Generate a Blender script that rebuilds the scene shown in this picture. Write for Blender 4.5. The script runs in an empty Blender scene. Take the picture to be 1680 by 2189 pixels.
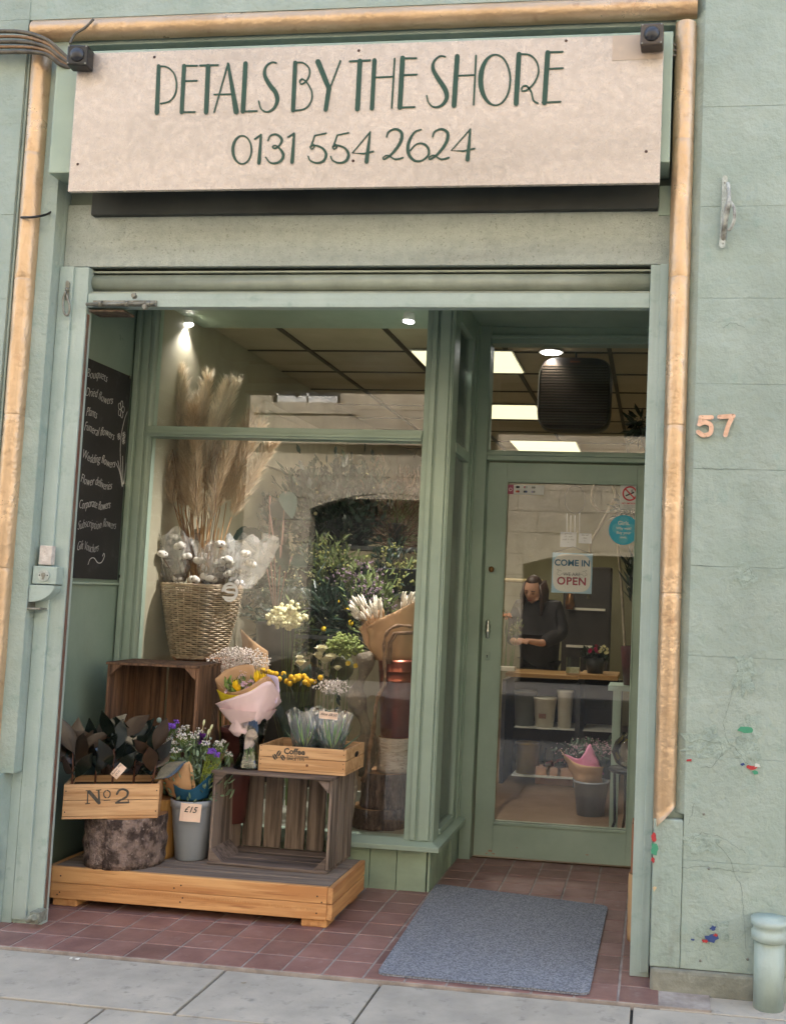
import bpy, bmesh, math, random
from mathutils import Vector, Matrix, Quaternion, noise
R = random.Random(7)
rad = math.radians
sc = bpy.context.scene
# ------------------------------------------------------------------ camera
CAM = Vector((2.37469, -3.86278, 1.37875))
CR = Vector((0.99064907, 0.13069183, 0.03916712)); CU = Vector((-0.02870555, -0.08099306, 0.99630122)); CF = Vector((-0.1333807, 0.98810919, 0.07648412))
FPX, PCX, PCY = 2202.85, 1112.29, 1110.86
cd = bpy.data.cameras.new('camera'); cam = bpy.data.objects.new('camera', cd); sc.collection.objects.link(cam)
cam.matrix_world = Matrix(((CR.x, CU.x, -CF.x, CAM.x), (CR.y, CU.y, -CF.y, CAM.y), (CR.z, CU.z, -CF.z, CAM.z), (0, 0, 0, 1)))
cd.sensor_fit = 'HORIZONTAL'; cd.sensor_width = 36; cd.lens = FPX / 1680 * 36
cd.shift_x = -(PCX - 840) / 1680; cd.shift_y = (PCY - 1094.5) / 1680
cd.clip_start = 0.05; cd.clip_end = 500
sc.camera = cam
# ------------------------------------------------------------------ light
w = bpy.data.worlds.new('World'); sc.world = w; w.use_nodes = True
wn = w.node_tree.nodes; wl = w.node_tree.links
sky = wn.new('ShaderNodeTexSky'); sky.sky_type = 'NISHITA'; sky.sun_disc = False
SUN_EL = 44      # sun behind our roof, lighting the far side of the street
sky.sun_elevation = rad(SUN_EL); sky.air_density = 1.2; sky.dust_density = 4.0; sky.ozone_density = 0.6
bg = wn['Background']; wl.new(sky.outputs[0], bg.inputs[0]); bg.inputs[1].default_value = 0.15
sd = bpy.data.lights.new('sun', 'SUN'); sun = bpy.data.objects.new('sun', sd); sc.collection.objects.link(sun)
sd.energy = 2.0; sd.angle = rad(3); sd.color = (1, .97, .93)
sdir = Vector((0.25, 0.75, math.tan(rad(SUN_EL)) * 0.79)).normalized()    # towards the sun
sun.rotation_euler = sdir.to_track_quat('Z', 'Y').to_euler()
sky.sun_rotation = math.atan2(sdir.x, sdir.y)
sc.view_settings.view_transform = 'Standard'; sc.view_settings.look = 'None'; sc.view_settings.exposure = 2.42; sc.view_settings.gamma = 1
sc.cycles.transparent_max_bounces = 24; sc.cycles.max_bounces = 10; sc.cycles.diffuse_bounces = 5
sc.cycles.sample_clamp_indirect = 6

# ------------------------------------------------------------------ photo-plane helpers (positions measured on the photograph, at their real depth)
def ray(x, y): return CF + CR * ((x - PCX) / FPX) - CU * ((y - PCY) / FPX)
def atY(x, y, Y): d = ray(x, y); return CAM + d * ((Y - CAM.y) / d.y)
def atX(x, y, X): d = ray(x, y); return CAM + d * ((X - CAM.x) / d.x)
def atZ(x, y, Z): d = ray(x, y); return CAM + d * ((Z - CAM.z) / d.z)
def pm(Y): return (Y - CAM.y) / .99 / FPX      # metres per photo unit at depth Y

# ------------------------------------------------------------------ materials
def lin(c): c = c / 255; return c / 12.92 if c <= .04045 else ((c + .055) / 1.055) ** 2.4
def S(r, g, b): return (lin(r), lin(g), lin(b), 1)
MC = {}
def mat(name, c1, c2=None, scale=8, rough=.6, metal=0, bump=0, bscale=60, stretch=(1, 1, 1), isl=0, c3=None, dirt=0, spec=.5, sub=0, detail=6, emis=0, bdist=.01, crack=0, ramp=(.35, .65)):
    if name in MC: return MC[name]
    m = bpy.data.materials.new(name); m.use_nodes = True; n = m.node_tree.nodes; l = m.node_tree.links; b = n['Principled BSDF']
    b.inputs['Roughness'].default_value = rough; b.inputs['Metallic'].default_value = metal; b.inputs['Specular IOR Level'].default_value = spec
    tc = n.new('ShaderNodeTexCoord'); mp = n.new('ShaderNodeMapping'); mp.inputs['Scale'].default_value = stretch; l.new(tc.outputs['Object'], mp.inputs[0])
    col = None
    def noi(s, d=detail, src=mp):
        t = n.new('ShaderNodeTexNoise'); t.inputs['Scale'].default_value = s; t.inputs['Detail'].default_value = d; t.inputs['Roughness'].default_value = .6
        l.new(src.outputs[0], t.inputs['Vector']); return t
    def mix(f, a, bb, mode='MIX'):
        x = n.new('ShaderNodeMix'); x.data_type = 'RGBA'; x.blend_type = mode
        if isinstance(f, (int, float)): x.inputs[0].default_value = f
        else: l.new(f, x.inputs[0])
        for i, v in ((6, a), (7, bb)):
            if isinstance(v, tuple): x.inputs[i].default_value = v
            else: l.new(v, x.inputs[i])
        return x.outputs[2]
    def rampf(src, a, bb):
        r = n.new('ShaderNodeMapRange'); r.inputs[1].default_value = a; r.inputs[2].default_value = bb; l.new(src, r.inputs[0]); return r.outputs[0]
    if c2 is None: c2 = tuple(v * .82 for v in c1[:3]) + (1,)
    nz = noi(scale)
    col = mix(rampf(nz.outputs[0], *ramp), c1, c2)
    if c3: col = mix(rampf(noi(scale * 3.1).outputs[0], .58, .72), col, c3)
    if isl:
        g = n.new('ShaderNodeNewGeometry'); r = n.new('ShaderNodeMapRange'); r.inputs[3].default_value = 1 - isl; r.inputs[4].default_value = 1 + isl
        l.new(g.outputs['Random Per Island'], r.inputs[0])
        hv = n.new('ShaderNodeHueSaturation'); l.new(col, hv.inputs['Color']); l.new(r.outputs[0], hv.inputs['Value']); col = hv.outputs[0]
    if dirt:
        d = noi(2.3, 8, tc); d2 = rampf(d.outputs[0], .45, .75)
        mm = n.new('ShaderNodeMath'); mm.operation = 'MULTIPLY'; mm.inputs[1].default_value = dirt; l.new(d2, mm.inputs[0])
        col = mix(mm.outputs[0], col, (.07, .06, .045, 1))
    l.new(col, b.inputs['Base Color'])
    if bump:
        bp = n.new('ShaderNodeBump'); bp.inputs['Strength'].default_value = bump; bp.inputs['Distance'].default_value = bdist
        t = noi(bscale, 5); l.new(t.outputs[0], bp.inputs['Height']); l.new(bp.outputs[0], b.inputs['Normal'])
        if crack:
            v = n.new('ShaderNodeTexVoronoi'); v.feature = 'DISTANCE_TO_EDGE'; v.inputs['Scale'].default_value = crack; l.new(mp.outputs[0], v.inputs['Vector'])
            b2 = n.new('ShaderNodeBump'); b2.inputs['Strength'].default_value = .5; b2.inputs['Distance'].default_value = .003
            l.new(rampf(v.outputs[0], 0, .08), b2.inputs['Height']); l.new(bp.outputs[0], b2.inputs['Normal']); l.new(b2.outputs[0], b.inputs['Normal'])
        rr = n.new('ShaderNodeMapRange'); rr.inputs[3].default_value = max(.05, rough - .12); rr.inputs[4].default_value = min(1, rough + .12)
        l.new(nz.outputs[0], rr.inputs[0]); l.new(rr.outputs[0], b.inputs['Roughness'])
    if sub: b.inputs['Subsurface Weight'].default_value = sub; b.inputs['Subsurface Radius'].default_value = (.01, .01, .005)
    if emis: l.new(col, b.inputs['Emission Color']); b.inputs['Emission Strength'].default_value = emis
    MC[name] = m; return m
def wood(name, c1, c2, axis='x', scale=1.0, rough=.65, isl=.12, knots=True, bump=.25, c3=None):
    """planks with grain running along an axis"""
    st = {'x': (1.2, 22, 22), 'y': (22, 1.2, 22), 'z': (22, 22, 1.2)}[axis]
    return mat(name, c1, c2, scale=1.6 * scale, rough=rough, stretch=st, isl=isl, bump=bump, bscale=3.0 * scale, detail=10, bdist=.008, c3=c3, ramp=(.42, .60))
def emit(name, c, s):
    if name in MC: return MC[name]
    m = bpy.data.materials.new(name); m.use_nodes = True; b = m.node_tree.nodes['Principled BSDF']
    b.inputs['Base Color'].default_value = (.8, .8, .8, 1); b.inputs['Emission Color'].default_value = c; b.inputs['Emission Strength'].default_value = s
    MC[name] = m; return m
def glassm(name, k=1.6, tint=(1, 1, 1, 1), rough=0.0, bump=0, bscale=30, base=0.0, haze=0.0, hcol=(.8, .8, .8, 1)):
    if name in MC: return MC[name]
    m = bpy.data.materials.new(name); m.use_nodes = True; n = m.node_tree.nodes; l = m.node_tree.links
    n.remove(n['Principled BSDF']); out = n['Material Output']
    tr = n.new('ShaderNodeBsdfTransparent'); tr.inputs[0].default_value = tint
    gl = n.new('ShaderNodeBsdfGlossy'); gl.inputs['Roughness'].default_value = rough
    fr = n.new('ShaderNodeFresnel'); fr.inputs[0].default_value = 1.5
    mt = n.new('ShaderNodeMath'); mt.operation = 'MULTIPLY_ADD'; mt.inputs[1].default_value = k; mt.inputs[2].default_value = base; mt.use_clamp = True
    l.new(fr.outputs[0], mt.inputs[0]); mx = n.new('ShaderNodeMixShader'); l.new(mt.outputs[0], mx.inputs[0]); l.new(tr.outputs[0], mx.inputs[1]); l.new(gl.outputs[0], mx.inputs[2])
    last = mx.outputs[0]
    if haze:
        df = n.new('ShaderNodeBsdfDiffuse'); df.inputs[0].default_value = hcol
        m2 = n.new('ShaderNodeMixShader'); tc = n.new('ShaderNodeTexCoord'); t = n.new('ShaderNodeTexNoise'); t.inputs['Scale'].default_value = 9; l.new(tc.outputs['Object'], t.inputs['Vector'])
        r = n.new('ShaderNodeMapRange'); r.inputs[1].default_value = .35; r.inputs[2].default_value = .7; r.inputs[3].default_value = haze * .4; r.inputs[4].default_value = haze; l.new(t.outputs[0], r.inputs[0])
        l.new(r.outputs[0], m2.inputs[0]); l.new(last, m2.inputs[1]); l.new(df.outputs[0], m2.inputs[2]); last = m2.outputs[0]
    if bump:
        tc = n.new('ShaderNodeTexCoord'); t = n.new('ShaderNodeTexNoise'); t.inputs['Scale'].default_value = bscale; t.inputs['Detail'].default_value = 3; t.inputs['Distortion'].default_value = .6
        l.new(tc.outputs['Object'], t.inputs['Vector']); bp = n.new('ShaderNodeBump'); bp.inputs['Strength'].default_value = bump; bp.inputs['Distance'].default_value = .01
        l.new(t.outputs[0], bp.inputs['Height']); l.new(bp.outputs[0], gl.inputs['Normal']); l.new(bp.outputs[0], fr.inputs['Normal'])
    l.new(last, out.inputs['Surface']); MC[name] = m; return m

GREEN = mat('green_paint', S(172, 188, 182), S(160, 177, 170), 5, .4, bump=.4, bscale=70, c3=S(148, 168, 161), bdist=.004, dirt=.2)
GREENF = mat('frame_paint', S(160, 178, 162), S(148, 166, 150), 4, .4, bump=.12, bscale=70, bdist=.003, dirt=.12)
STONEG = mat('painted_stone', S(163, 177, 169), S(149, 165, 156), 3.5, .7, bump=1.0, bscale=16, c3=S(146, 166, 158), bdist=.012, dirt=.3)
FASCIA = mat('fascia_paint', S(176, 184, 177), S(160, 169, 162), 30, .3, bump=.55, bscale=110, c3=S(128, 136, 122), bdist=.004, crack=95, dirt=.3, detail=9)
GOLD = mat('gold_paint', S(212, 184, 152), S(196, 166, 132), 5, .30, metal=.5, bump=.7, bscale=30, bdist=.008, c3=S(182, 150, 120), dirt=.2)
SIGNM = mat('sign_face', S(202, 192, 185), S(188, 177, 168), 30, .28, bump=.3, bscale=190, bdist=.002, c3=S(164, 148, 132), detail=12, dirt=.25, metal=.2)
LETTER = mat('letter_green', S(8, 60, 46), S(12, 68, 54), 10, .4)
DARKM = mat('dark_void', S(22, 24, 22), rough=.9)
STEEL = mat('galvanised_steel', S(150, 152, 146), S(120, 118, 108), 30, .45, metal=.5, bump=.2, bscale=80, c3=S(110, 90, 70))
CHROME = mat('chrome', S(200, 200, 196), S(180, 178, 170), 20, .15, metal=1)
BLACKP = mat('black_plastic', S(30, 31, 33), S(24, 25, 27), 30, .35, bump=.1)
CABLE = mat('cable', S(110, 104, 92), S(70, 66, 58), 20, .55)
WHITEP = mat('white_card', S(232, 230, 224), S(226, 224, 218), 10, .7)
PINKC = mat('peach_card', S(236, 208, 186), S(230, 200, 178), 12, .75)
INK = mat('ink', S(26, 24, 26), rough=.6)
CHALK = mat('chalk', S(220, 220, 218), S(200, 200, 198), 80, .95)
GLASS = glassm('window_glass', 1.5, haze=.010)
SOIL = mat('soil', S(52, 40, 30), S(30, 24, 18), 60, .95, bump=.8)

# ------------------------------------------------------------------ mesh builder
class MB:
    def __init__(s): s.v = []; s.f = []; s.mi = []; s.m = 0; s.sm = []
    def add(s, vs, fs, smooth=False):
        o = len(s.v); s.v += [Vector(v) for v in vs]
        for f in fs: s.f.append(tuple(i + o for i in f)); s.mi.append(s.m); s.sm.append(smooth)
        return s
    def box(s, x0, x1, y0, y1, z0, z1, M=None):
        vs = [Vector((x, y, z)) for z in (z0, z1) for y in (y0, y1) for x in (x0, x1)]
        if M is not None: vs = [M @ v for v in vs]
        return s.add(vs, [(0, 2, 3, 1), (4, 5, 7, 6), (0, 1, 5, 4), (2, 6, 7, 3), (0, 4, 6, 2), (1, 3, 7, 5)])
    def tube(s, pts, r, n=8, caps=True, jit=0, smooth=True):
        pts = [Vector(p) for p in pts]; k = len(pts); rs = r if isinstance(r, (list, tuple)) else [r] * k
        vs = []; prev = None
        for i, p in enumerate(pts):
            t = (pts[min(i + 1, k - 1)] - pts[max(i - 1, 0)])
            if t.length < 1e-9: t = Vector((0, 0, 1))
            t.normalize()
            if prev is None: a = t.orthogonal().normalized()
            else: a = (prev - t * prev.dot(t)); a = a.normalized() if a.length > 1e-6 else t.orthogonal().normalized()
            prev = a; b = t.cross(a)
            for j in range(n):
                th = 2 * math.pi * j / n; q = rs[i] * (1 + (R.uniform(-jit, jit) if jit else 0))
                vs.append(p + a * math.cos(th) * q + b * math.sin(th) * q)
        fs = [(i * n + j, i * n + (j + 1) % n, (i + 1) * n + (j + 1) % n, (i + 1) * n + j) for i in range(k - 1) for j in range(n)]
        s.add(vs, fs, smooth)
        if caps:
            o = len(s.v) - k * n
            s.f.append(tuple(o + j for j in range(n))[::-1]); s.mi.append(s.m); s.sm.append(False)
            s.f.append(tuple(o + (k - 1) * n + j for j in range(n))); s.mi.append(s.m); s.sm.append(False)
        return s
    def lathe(s, prof, c, n=24, smooth=True, jit=0, lean=(0, 0), ell=1.0):
        """prof: list of (radius, z)"""
        c = Vector(c); vs = []
        ph = [(R.uniform(0, 6.28), R.uniform(.3, 1)) for _ in range(4)]
        for (r, z) in prof:
            for j in range(n):
                th = 2 * math.pi * j / n
                q = r * (1 + jit * (math.sin(2 * th + ph[0][0]) * .5 + math.sin(5 * th + ph[1][0]) * .35 + math.sin(11 * th + ph[2][0] + z * 20) * .25))
                vs.append(c + Vector((q * math.cos(th) + lean[0] * z, q * ell * math.sin(th) + lean[1] * z, z)))
        k = len(prof)
        fs = [(i * n + j, i * n + (j + 1) % n, (i + 1) * n + (j + 1) % n, (i + 1) * n + j) for i in range(k - 1) for j in range(n)]
        s.add(vs, fs, smooth); o = len(s.v) - k * n
        if prof[0][0] > 1e-5: s.f.append(tuple(o + j for j in range(n))[::-1]); s.mi.append(s.m); s.sm.append(False)
        return s
    def cap(s, c, r, z, n=24, jit=0):
        s.add([Vector(c) + Vector((0, 0, z))] + [Vector(c) + Vector((r * math.cos(6.2832 * j / n), r * math.sin(6.2832 * j / n), z)) for j in range(n)], [(0, 1 + j, 1 + (j + 1) % n) for j in range(n)]); return s
    def ball(s, c, r, n=6, m=4, sq=(1, 1, 1), rot=None):
        c = Vector(c); vs = [Vector((0, 0, -1))]
        for i in range(1, m):
            ph = -math.pi / 2 + math.pi * i / m
            for j in range(n): th = 2 * math.pi * j / n; vs.append(Vector((math.cos(ph) * math.cos(th), math.cos(ph) * math.sin(th), math.sin(ph))))
        vs.append(Vector((0, 0, 1)))
        vs = [Vector((v.x * sq[0], v.y * sq[1], v.z * sq[2])) * r for v in vs]
        if rot is not None: vs = [rot @ v for v in vs]
        vs = [v + c for v in vs]
        fs = [(0, 1 + (j + 1) % n, 1 + j) for j in range(n)]
        for i in range(m - 2):
            for j in range(n): a = 1 + i * n; fs.append((a + j, a + (j + 1) % n, a + n + (j + 1) % n, a + n + j))
        a = 1 + (m - 2) * n; fs += [(a + j, a + (j + 1) % n, len(vs) - 1) for j in range(n)]
        return s.add(vs, fs, True)
    def leaf(s, base, d, length, width, up=None, curl=.2, fold=.15, n=4, shape=1.0, pw=.8):
        base = Vector(base); d = Vector(d).normalized()
        if up is None: up = Vector((R.uniform(-1, 1), R.uniform(-1, 1), R.uniform(-1, 1)))
        sd_ = d.cross(up)
        if sd_.length < 1e-4: sd_ = d.orthogonal()
        sd_.normalize(); nrm = sd_.cross(d).normalized(); vs = []; fs = []
        for i in range(n + 1):
            t = i / n; wv = width * .5 * math.sin(math.pi * min(1, t ** shape * .97 + .03)) ** pw if 0 < i < n else width * .03
            c = base + d * length * t + nrm * (curl * length * t * t)
            vs += [c - sd_ * wv + nrm * fold * wv, c, c + sd_ * wv + nrm * fold * wv]
        for i in range(n):
            a = i * 3; fs += [(a, a + 1, a + 4, a + 3), (a + 1, a + 2, a + 5, a + 4)]
        return s.add(vs, fs, True)
    def petalflower(s, c, axis, r, n=6, layers=2, cup=.5):
        axis = Vector(axis).normalized(); a = axis.orthogonal().normalized(); b = axis.cross(a)
        for L in range(layers):
            q = r * (1 - .28 * L)
            for k in range(n):
                th = 6.2832 * (k + .5 * L) / n; o = a * math.cos(th) + b * math.sin(th)
                s.leaf(Vector(c), o * (1 - cup * .3 * (L + 1)) + axis * (cup + .3 * L), q, q * 1.0, up=axis, curl=.25, n=3)
        return s
    def build(s, name, mats, parent=None, bevel=0, kind=None, loc=None, smooth=None):
        me = bpy.data.meshes.new(name)
        if parent is not None:
            Mi = WM[parent.name].inverted(); vs = [Mi @ v for v in s.v]
        else: vs = s.v
        me.from_pydata([tuple(v) for v in vs], [], s.f)
        for m in (mats if isinstance(mats, (list, tuple)) else [mats]): me.materials.append(m)
        me.polygons.foreach_set('material_index', s.mi); me.polygons.foreach_set('use_smooth', [True if smooth else x for x in s.sm]); me.update()
        o = bpy.data.objects.new(name, me); sc.collection.objects.link(o)
        if parent is not None: o.parent = parent; WM[o.name] = WM[parent.name].copy()
        else: WM[o.name] = Matrix()
        if bevel:
            b = o.modifiers.new('bevel', 'BEVEL'); b.width = bevel; b.segments = 2; b.limit_method = 'ANGLE'; b.angle_limit = rad(40)
        if kind: o['kind'] = kind
        return o
WM = {}
def tag(o, label, cat, group=None, kind=None):
    o['label'] = label; o['category'] = cat
    if group: o['group'] = group
    if kind: o['kind'] = kind
    return o
def thing(name, label, cat, loc=(0, 0, 0), rz=0, group=None):
    o = bpy.data.objects.new(name, None); sc.collection.objects.link(o); o.location = loc; o.rotation_euler = (0, 0, rz); o.empty_display_size = .05
    WM[o.name] = Matrix.Translation(Vector(loc)) @ Matrix.Rotation(rz, 4, 'Z')
    return tag(o, label, cat, group)
def smoothpts(pts, n=6):
    """Catmull-Rom through points of any dimension"""
    out = []; k = len(pts)
    for i in range(k - 1):
        p0, p1, p2, p3 = pts[max(i - 1, 0)], pts[i], pts[i + 1], pts[min(i + 2, k - 1)]
        for j in range(n):
            t = j / n; out.append(tuple(.5 * ((2 * b) + (-a + c) * t + (2 * a - 5 * b + 4 * c - d) * t * t + (-a + 3 * b - 3 * c + d) * t ** 3) for a, b, c, d in zip(p0, p1, p2, p3)))
    out.append(tuple(pts[-1])); return out
def ribbon(mb, pts3, widths, nrm, th=.002):
    """flat stroke of varying width lying across nrm, with thickness"""
    th = th * (1 + R.uniform(0, .35)); nrm = Vector(nrm).normalized(); k = len(pts3); P = [Vector(p) for p in pts3]; vs = []
    for i in range(k):
        t = P[min(i + 1, k - 1)] - P[max(i - 1, 0)]
        if t.length < 1e-9: t = Vector((0, 0, 1))
        sd_ = t.normalized().cross(nrm).normalized() * widths[i] / 2
        vs += [P[i] - sd_, P[i] + sd_, P[i] - sd_ + nrm * th, P[i] + sd_ + nrm * th]
    fs = []
    for i in range(k - 1):
        a = i * 4; b = a + 4; fs += [(a + 2, a + 3, b + 3, b + 2), (a, a + 2, b + 2, b), (a + 1, b + 1, b + 3, a + 3)]
    fs += [(0, 1, 3, 2), (4 * k - 4, 4 * k - 2, 4 * k - 1, 4 * k - 3)]
    mb.add(vs, fs)
    u = nrm.orthogonal().normalized(); v = nrm.cross(u)
    for i in (0, k - 1):
        mb.add([P[i] + nrm * th * R.uniform(1.03, 1.25) + (u * math.cos(a * .785) + v * math.sin(a * .785)) * widths[i] / 2 for a in range(8)], [tuple(range(8))])
def text(s, size, M, m, parent, name='lettering', th=.001, shear=0, off=0, align='LEFT', space=1, lines=1):
    cu = bpy.data.curves.new('t', 'FONT'); cu.body = s; cu.size = size; cu.extrude = th / 2; cu.shear = shear; cu.offset = off; cu.align_x = align; cu.space_character = space; cu.space_line = lines; cu.resolution_u = 3
    o = bpy.data.objects.new('t', cu); sc.collection.objects.link(o); bpy.context.view_layer.update()
    me = bpy.data.meshes.new_from_object(o.evaluated_get(bpy.context.evaluated_depsgraph_get())); bpy.data.objects.remove(o)
    me.transform(M)
    if parent is not None: me.transform(WM[parent.name].inverted())
    me.materials.clear(); me.materials.append(m)
    ob = bpy.data.objects.new(name, me); sc.collection.objects.link(ob); ob.name = name
    if parent is not None: ob.parent = parent; WM[ob.name] = WM[parent.name].copy()
    return ob
def frameM(p, xdir, up):
    """matrix mapping text plane (x right, y up) onto a plane at p"""
    x = Vector(xdir).normalized(); u = Vector(up); u = (u - x * u.dot(x)).normalized(); z = x.cross(u)
    return Matrix(((x.x, u.x, z.x, p[0]), (x.y, u.y, z.y, p[1]), (x.z, u.z, z.z, p[2]), (0, 0, 0, 1)))
def rv(a=1): return Vector((R.uniform(-a, a), R.uniform(-a, a), R.uniform(-a, a)))

# ================================================================== SETTING: ground
TS = .152; YP = -.155
TILE = mat('quarry_tile', S(148, 112, 104), S(126, 92, 86), 6, .5, bump=.3, bscale=30, isl=.16, c3=S(148, 124, 118), dirt=.25, bdist=.004)
GROUT = mat('grout', S(176, 166, 158), S(140, 130, 122), 12, .85, bump=.3)
SLAB = mat('paving_stone', S(188, 180, 166), S(168, 161, 149), 6, .8, bump=.35, bscale=60, isl=.05, c3=S(144, 139, 130), dirt=.3, bdist=.004, detail=10)
ASPH = mat('asphalt', (.06, .06, .06, 1), (.04, .04, .04, 1), 40, .9, bump=.5, bscale=150)
b = MB(); b.box(-.32, 2.6, YP, 1.66, -.05, -.0025); fl = b.build('entrance_floor', GROUT, kind='structure')
b = MB()
for i in range(-3, 18):
    for j in range(-1, 11):
        x0, x1 = max(i * TS + .0042, -.32), min((i + 1) * TS - .0042, 2.42); y0, y1 = max(j * TS + .0042, YP + .003), min((j + 1) * TS - .0042, 1.655)
        if x1 - x0 < .01 or y1 - y0 < .01: continue
        dz = R.uniform(-.0008, .0008); b.box(x0, x1, y0, y1, -.01, dz)
b.build('floor_tiles', TILE, kind='structure', bevel=.0015)
b = MB()
# pavement slabs : row joints across, staggered joints away from the shop
ys = [YP - .006, YP - .42, YP - 1.0, YP - 1.6, -2.35, -2.9]
xs = [[-3.2, -2.1, -.78, .02, .98 - .02, 1.72, 2.6, 3.5, 4.6], [-3, -1.8, -1.05, -.35, .86, 1.62, 2.7, 3.8, 4.8]]
b.m = 0
for r in range(len(ys) - 1):
    if r == 0:
        X = [-6, -4.2, -3.1, -1.6, -.42, -.115]; X2 = [-.115, .86, 1.44, 2.31, 3.3, 4.3, 6, 8]
        cells = [(-6, -3.1), (-3.1, -1.6), (-1.6, -.12), (-.12, .86), (.86, 1.44), (1.44, 2.33), (2.33, 3.3), (3.3, 5), (5, 8)]
    else:
        x = -6 + R.uniform(0, .5); cells = []
        while x < 8: wd = R.uniform(.6, 1.1); cells.append((x, x + wd)); x += wd
    for (xa, xb) in cells:
        b.box(xa + .005, xb - .005, ys[r + 1] + .005, ys[r] - .005, -.06, -.012 + R.uniform(-.002, .002))
b.box(2.425, 8, YP - .002, -.005, -.06, -.010); b.box(-8, -.325, YP - .002, -.005, -.06, -.012)
b.build('pavement', SLAB, kind='structure', bevel=.003)
b = MB(); b.box(-25, 25, -2.9, YP - .001, -.2, -.025); b.box(-25, 25, YP + .002, 10, -.2, -.055); b.build('pavement_bed', mat('joint_dirt', S(80, 78, 72), S(58, 56, 50), 20, .95), kind='structure')
b = MB()
x = -20
while x < 20: b.box(x + .004, x + .9, -3.05, -2.905, -.3, -.014); b.box(x + .004, x + .9, -7.75, -7.6, -.3, -.01); x += .904
b.build('kerb', mat('granite_kerb', S(140, 138, 134), S(110, 108, 104), 50, .7, bump=.3), kind='structure', bevel=.006)
b = MB(); b.box(-60, 60, -7.6, -3.05, -.4, -.13); b.build('road', ASPH, kind='structure')
b = MB(); b.box(-60, 60, -10.2, -7.75, -.4, -.02); b.build('far_pavement', SLAB, kind='structure')
b = MB(); b.box(-300, 300, -300, 300, -.6, -.45); b.build('ground', ASPH, kind='structure')

# ================================================================== building across the street (seen only as a reflection)
SAND = mat('sandstone', S(190, 178, 156), S(168, 157, 136), 2.2, .85, bump=.4, bscale=25, isl=.10, c3=S(150, 132, 100), bdist=.01)
op = thing('tenement_building', 'pale sandstone tenement across the street, seen only as a reflection in the shop glass', 'building', (0, -10, 0))
b = MB(); z = -.02; row = 0
# openings (x0,x1,z0,z1)
AR = [(-3.16, -.56, 2.96), (.15, 3.9, 2.25)]
WN_ = [(-3.9, -2.75, 4.42, 6.2), (-.9, .25, 4.42, 6.2), (2.1, 3.25, 4.42, 6.2), (5.1, 6.2, 4.42, 6.2), (-6.9, -5.8, 4.42, 6.2), (-3.9, -2.75, 7.6, 9.2), (-.9, .25, 7.6, 9.2), (2.1, 3.25, 7.6, 9.2)]
def blocked(x, z):
    for (a, c, t) in AR:
        if a < x < c and z < t: return True
    for (a, c, d, e) in WN_:
        if a < x < c and d < z < e: return True
    return False
while z < 10.5:
    h = .36 if z < 4 else .26; x = -14 + (row % 2) * .35
    while x < 14:
        wd = .7 if z < 4 else R.uniform(.35, .8)
        n = 6 if z < 3.2 or 4.4 < z < 6.3 or 7.4 < z < 9.3 else 1
        # split the block where it crosses an opening
        seg = []; xs_ = x
        for k in range(n):
            xm = x + wd * (k + .5) / n
            if blocked(xm, z + h / 2):
                if seg: pass
                if xs_ < x + wd * k / n - .001: b.box(xs_ + .004, x + wd * k / n, -.3, R.uniform(-.004, .006), z + .004, z + h - .004)
                xs_ = x + wd * (k + 1) / n
        if xs_ < x + wd - .001: b.box(xs_ + .004, x + wd - .004, -.3, R.uniform(-.004, .006), z + .004, z + h - .004)
        x += wd
    z += h; row += 1
for (a, c, t) in AR:
    k = 20; f = lambda x: t - .28 * ((x - (a + c) / 2) / ((c - a) / 2)) ** 2
    for i in range(k):
        xa, xb = a - .03 + (c - a + .06) * i / k, a - .03 + (c - a + .06) * (i + 1) / k; zt = t + .2
        b.add([(xa, .012, f(xa)), (xb, .012, f(xb)), (xb, .012, zt), (xa, .012, zt), (xa, -.3, f(xa)), (xb, -.3, f(xb))], [(0, 1, 2, 3), (0, 4, 5, 1)])
for v in b.v: v.y += -10
b.build('wall', SAND, op, bevel=0)
b = MB(); b.box(-14, 14, -10.7, -10.25, -.02, 10.5); b.build('inner_wall', DARKM, op)
b = MB(); b.box(-14, 14, -10.0, -9.86, 3.72, 3.86); b.box(-14, 14, -10.0, -9.8, 10.45, 10.7); b.build('string_course', SAND, op)
for (a, c, d, e) in WN_:
    b = MB()
    for q in ((a - .26, a, d - .02, e + .2), (c, c + .26, d - .02, e + .2), (a, c, e, e + .2), (a - .3, c + .3, d - .2, d - .02)): b.box(q[0], q[1], -10.3, -9.97, q[2], q[3])
    b.build('window_surround', SAND, op)
    b = MB(); y = -10.05
    for q in ((a, a + .07, d, e), (c - .07, c, d, e), (a, c, e - .07, e), (a, c, d, d + .1), (a, c, (d + e) / 2 - .03, (d + e) / 2 + .03), ((a + c) / 2 - .015, (a + c) / 2 + .015, d, e)): b.box(q[0], q[1], y - .04, y, q[2], q[3])
    wf = b.build('window', mat('white_paint', S(235, 235, 230), rough=.4), op)
    b = MB(); b.box(a, c, -10.09, -10.08, d, e); b.build('pane', mat('dark_pane', S(60, 66, 70), rough=.1), wf)
# terrace wall further along so that the reflections never run out of street
for (x0, x1, l_) in ((-40, -14.1, 'left'), (14.1, 40, 'right')):
    b = MB(); b.box(x0, x1, -11, -10, -.02, 9.5); tag(b.build('street_terrace', SAND), 'sandstone terrace beyond the ' + l_ + ' end of the tenement across the street', 'building')

# ================================================================== SHOP BUILDING
shop = thing('shop_building', 'sage green painted shopfront with gold trim around a recessed window and door', 'building', (0, 0, 0))
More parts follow.
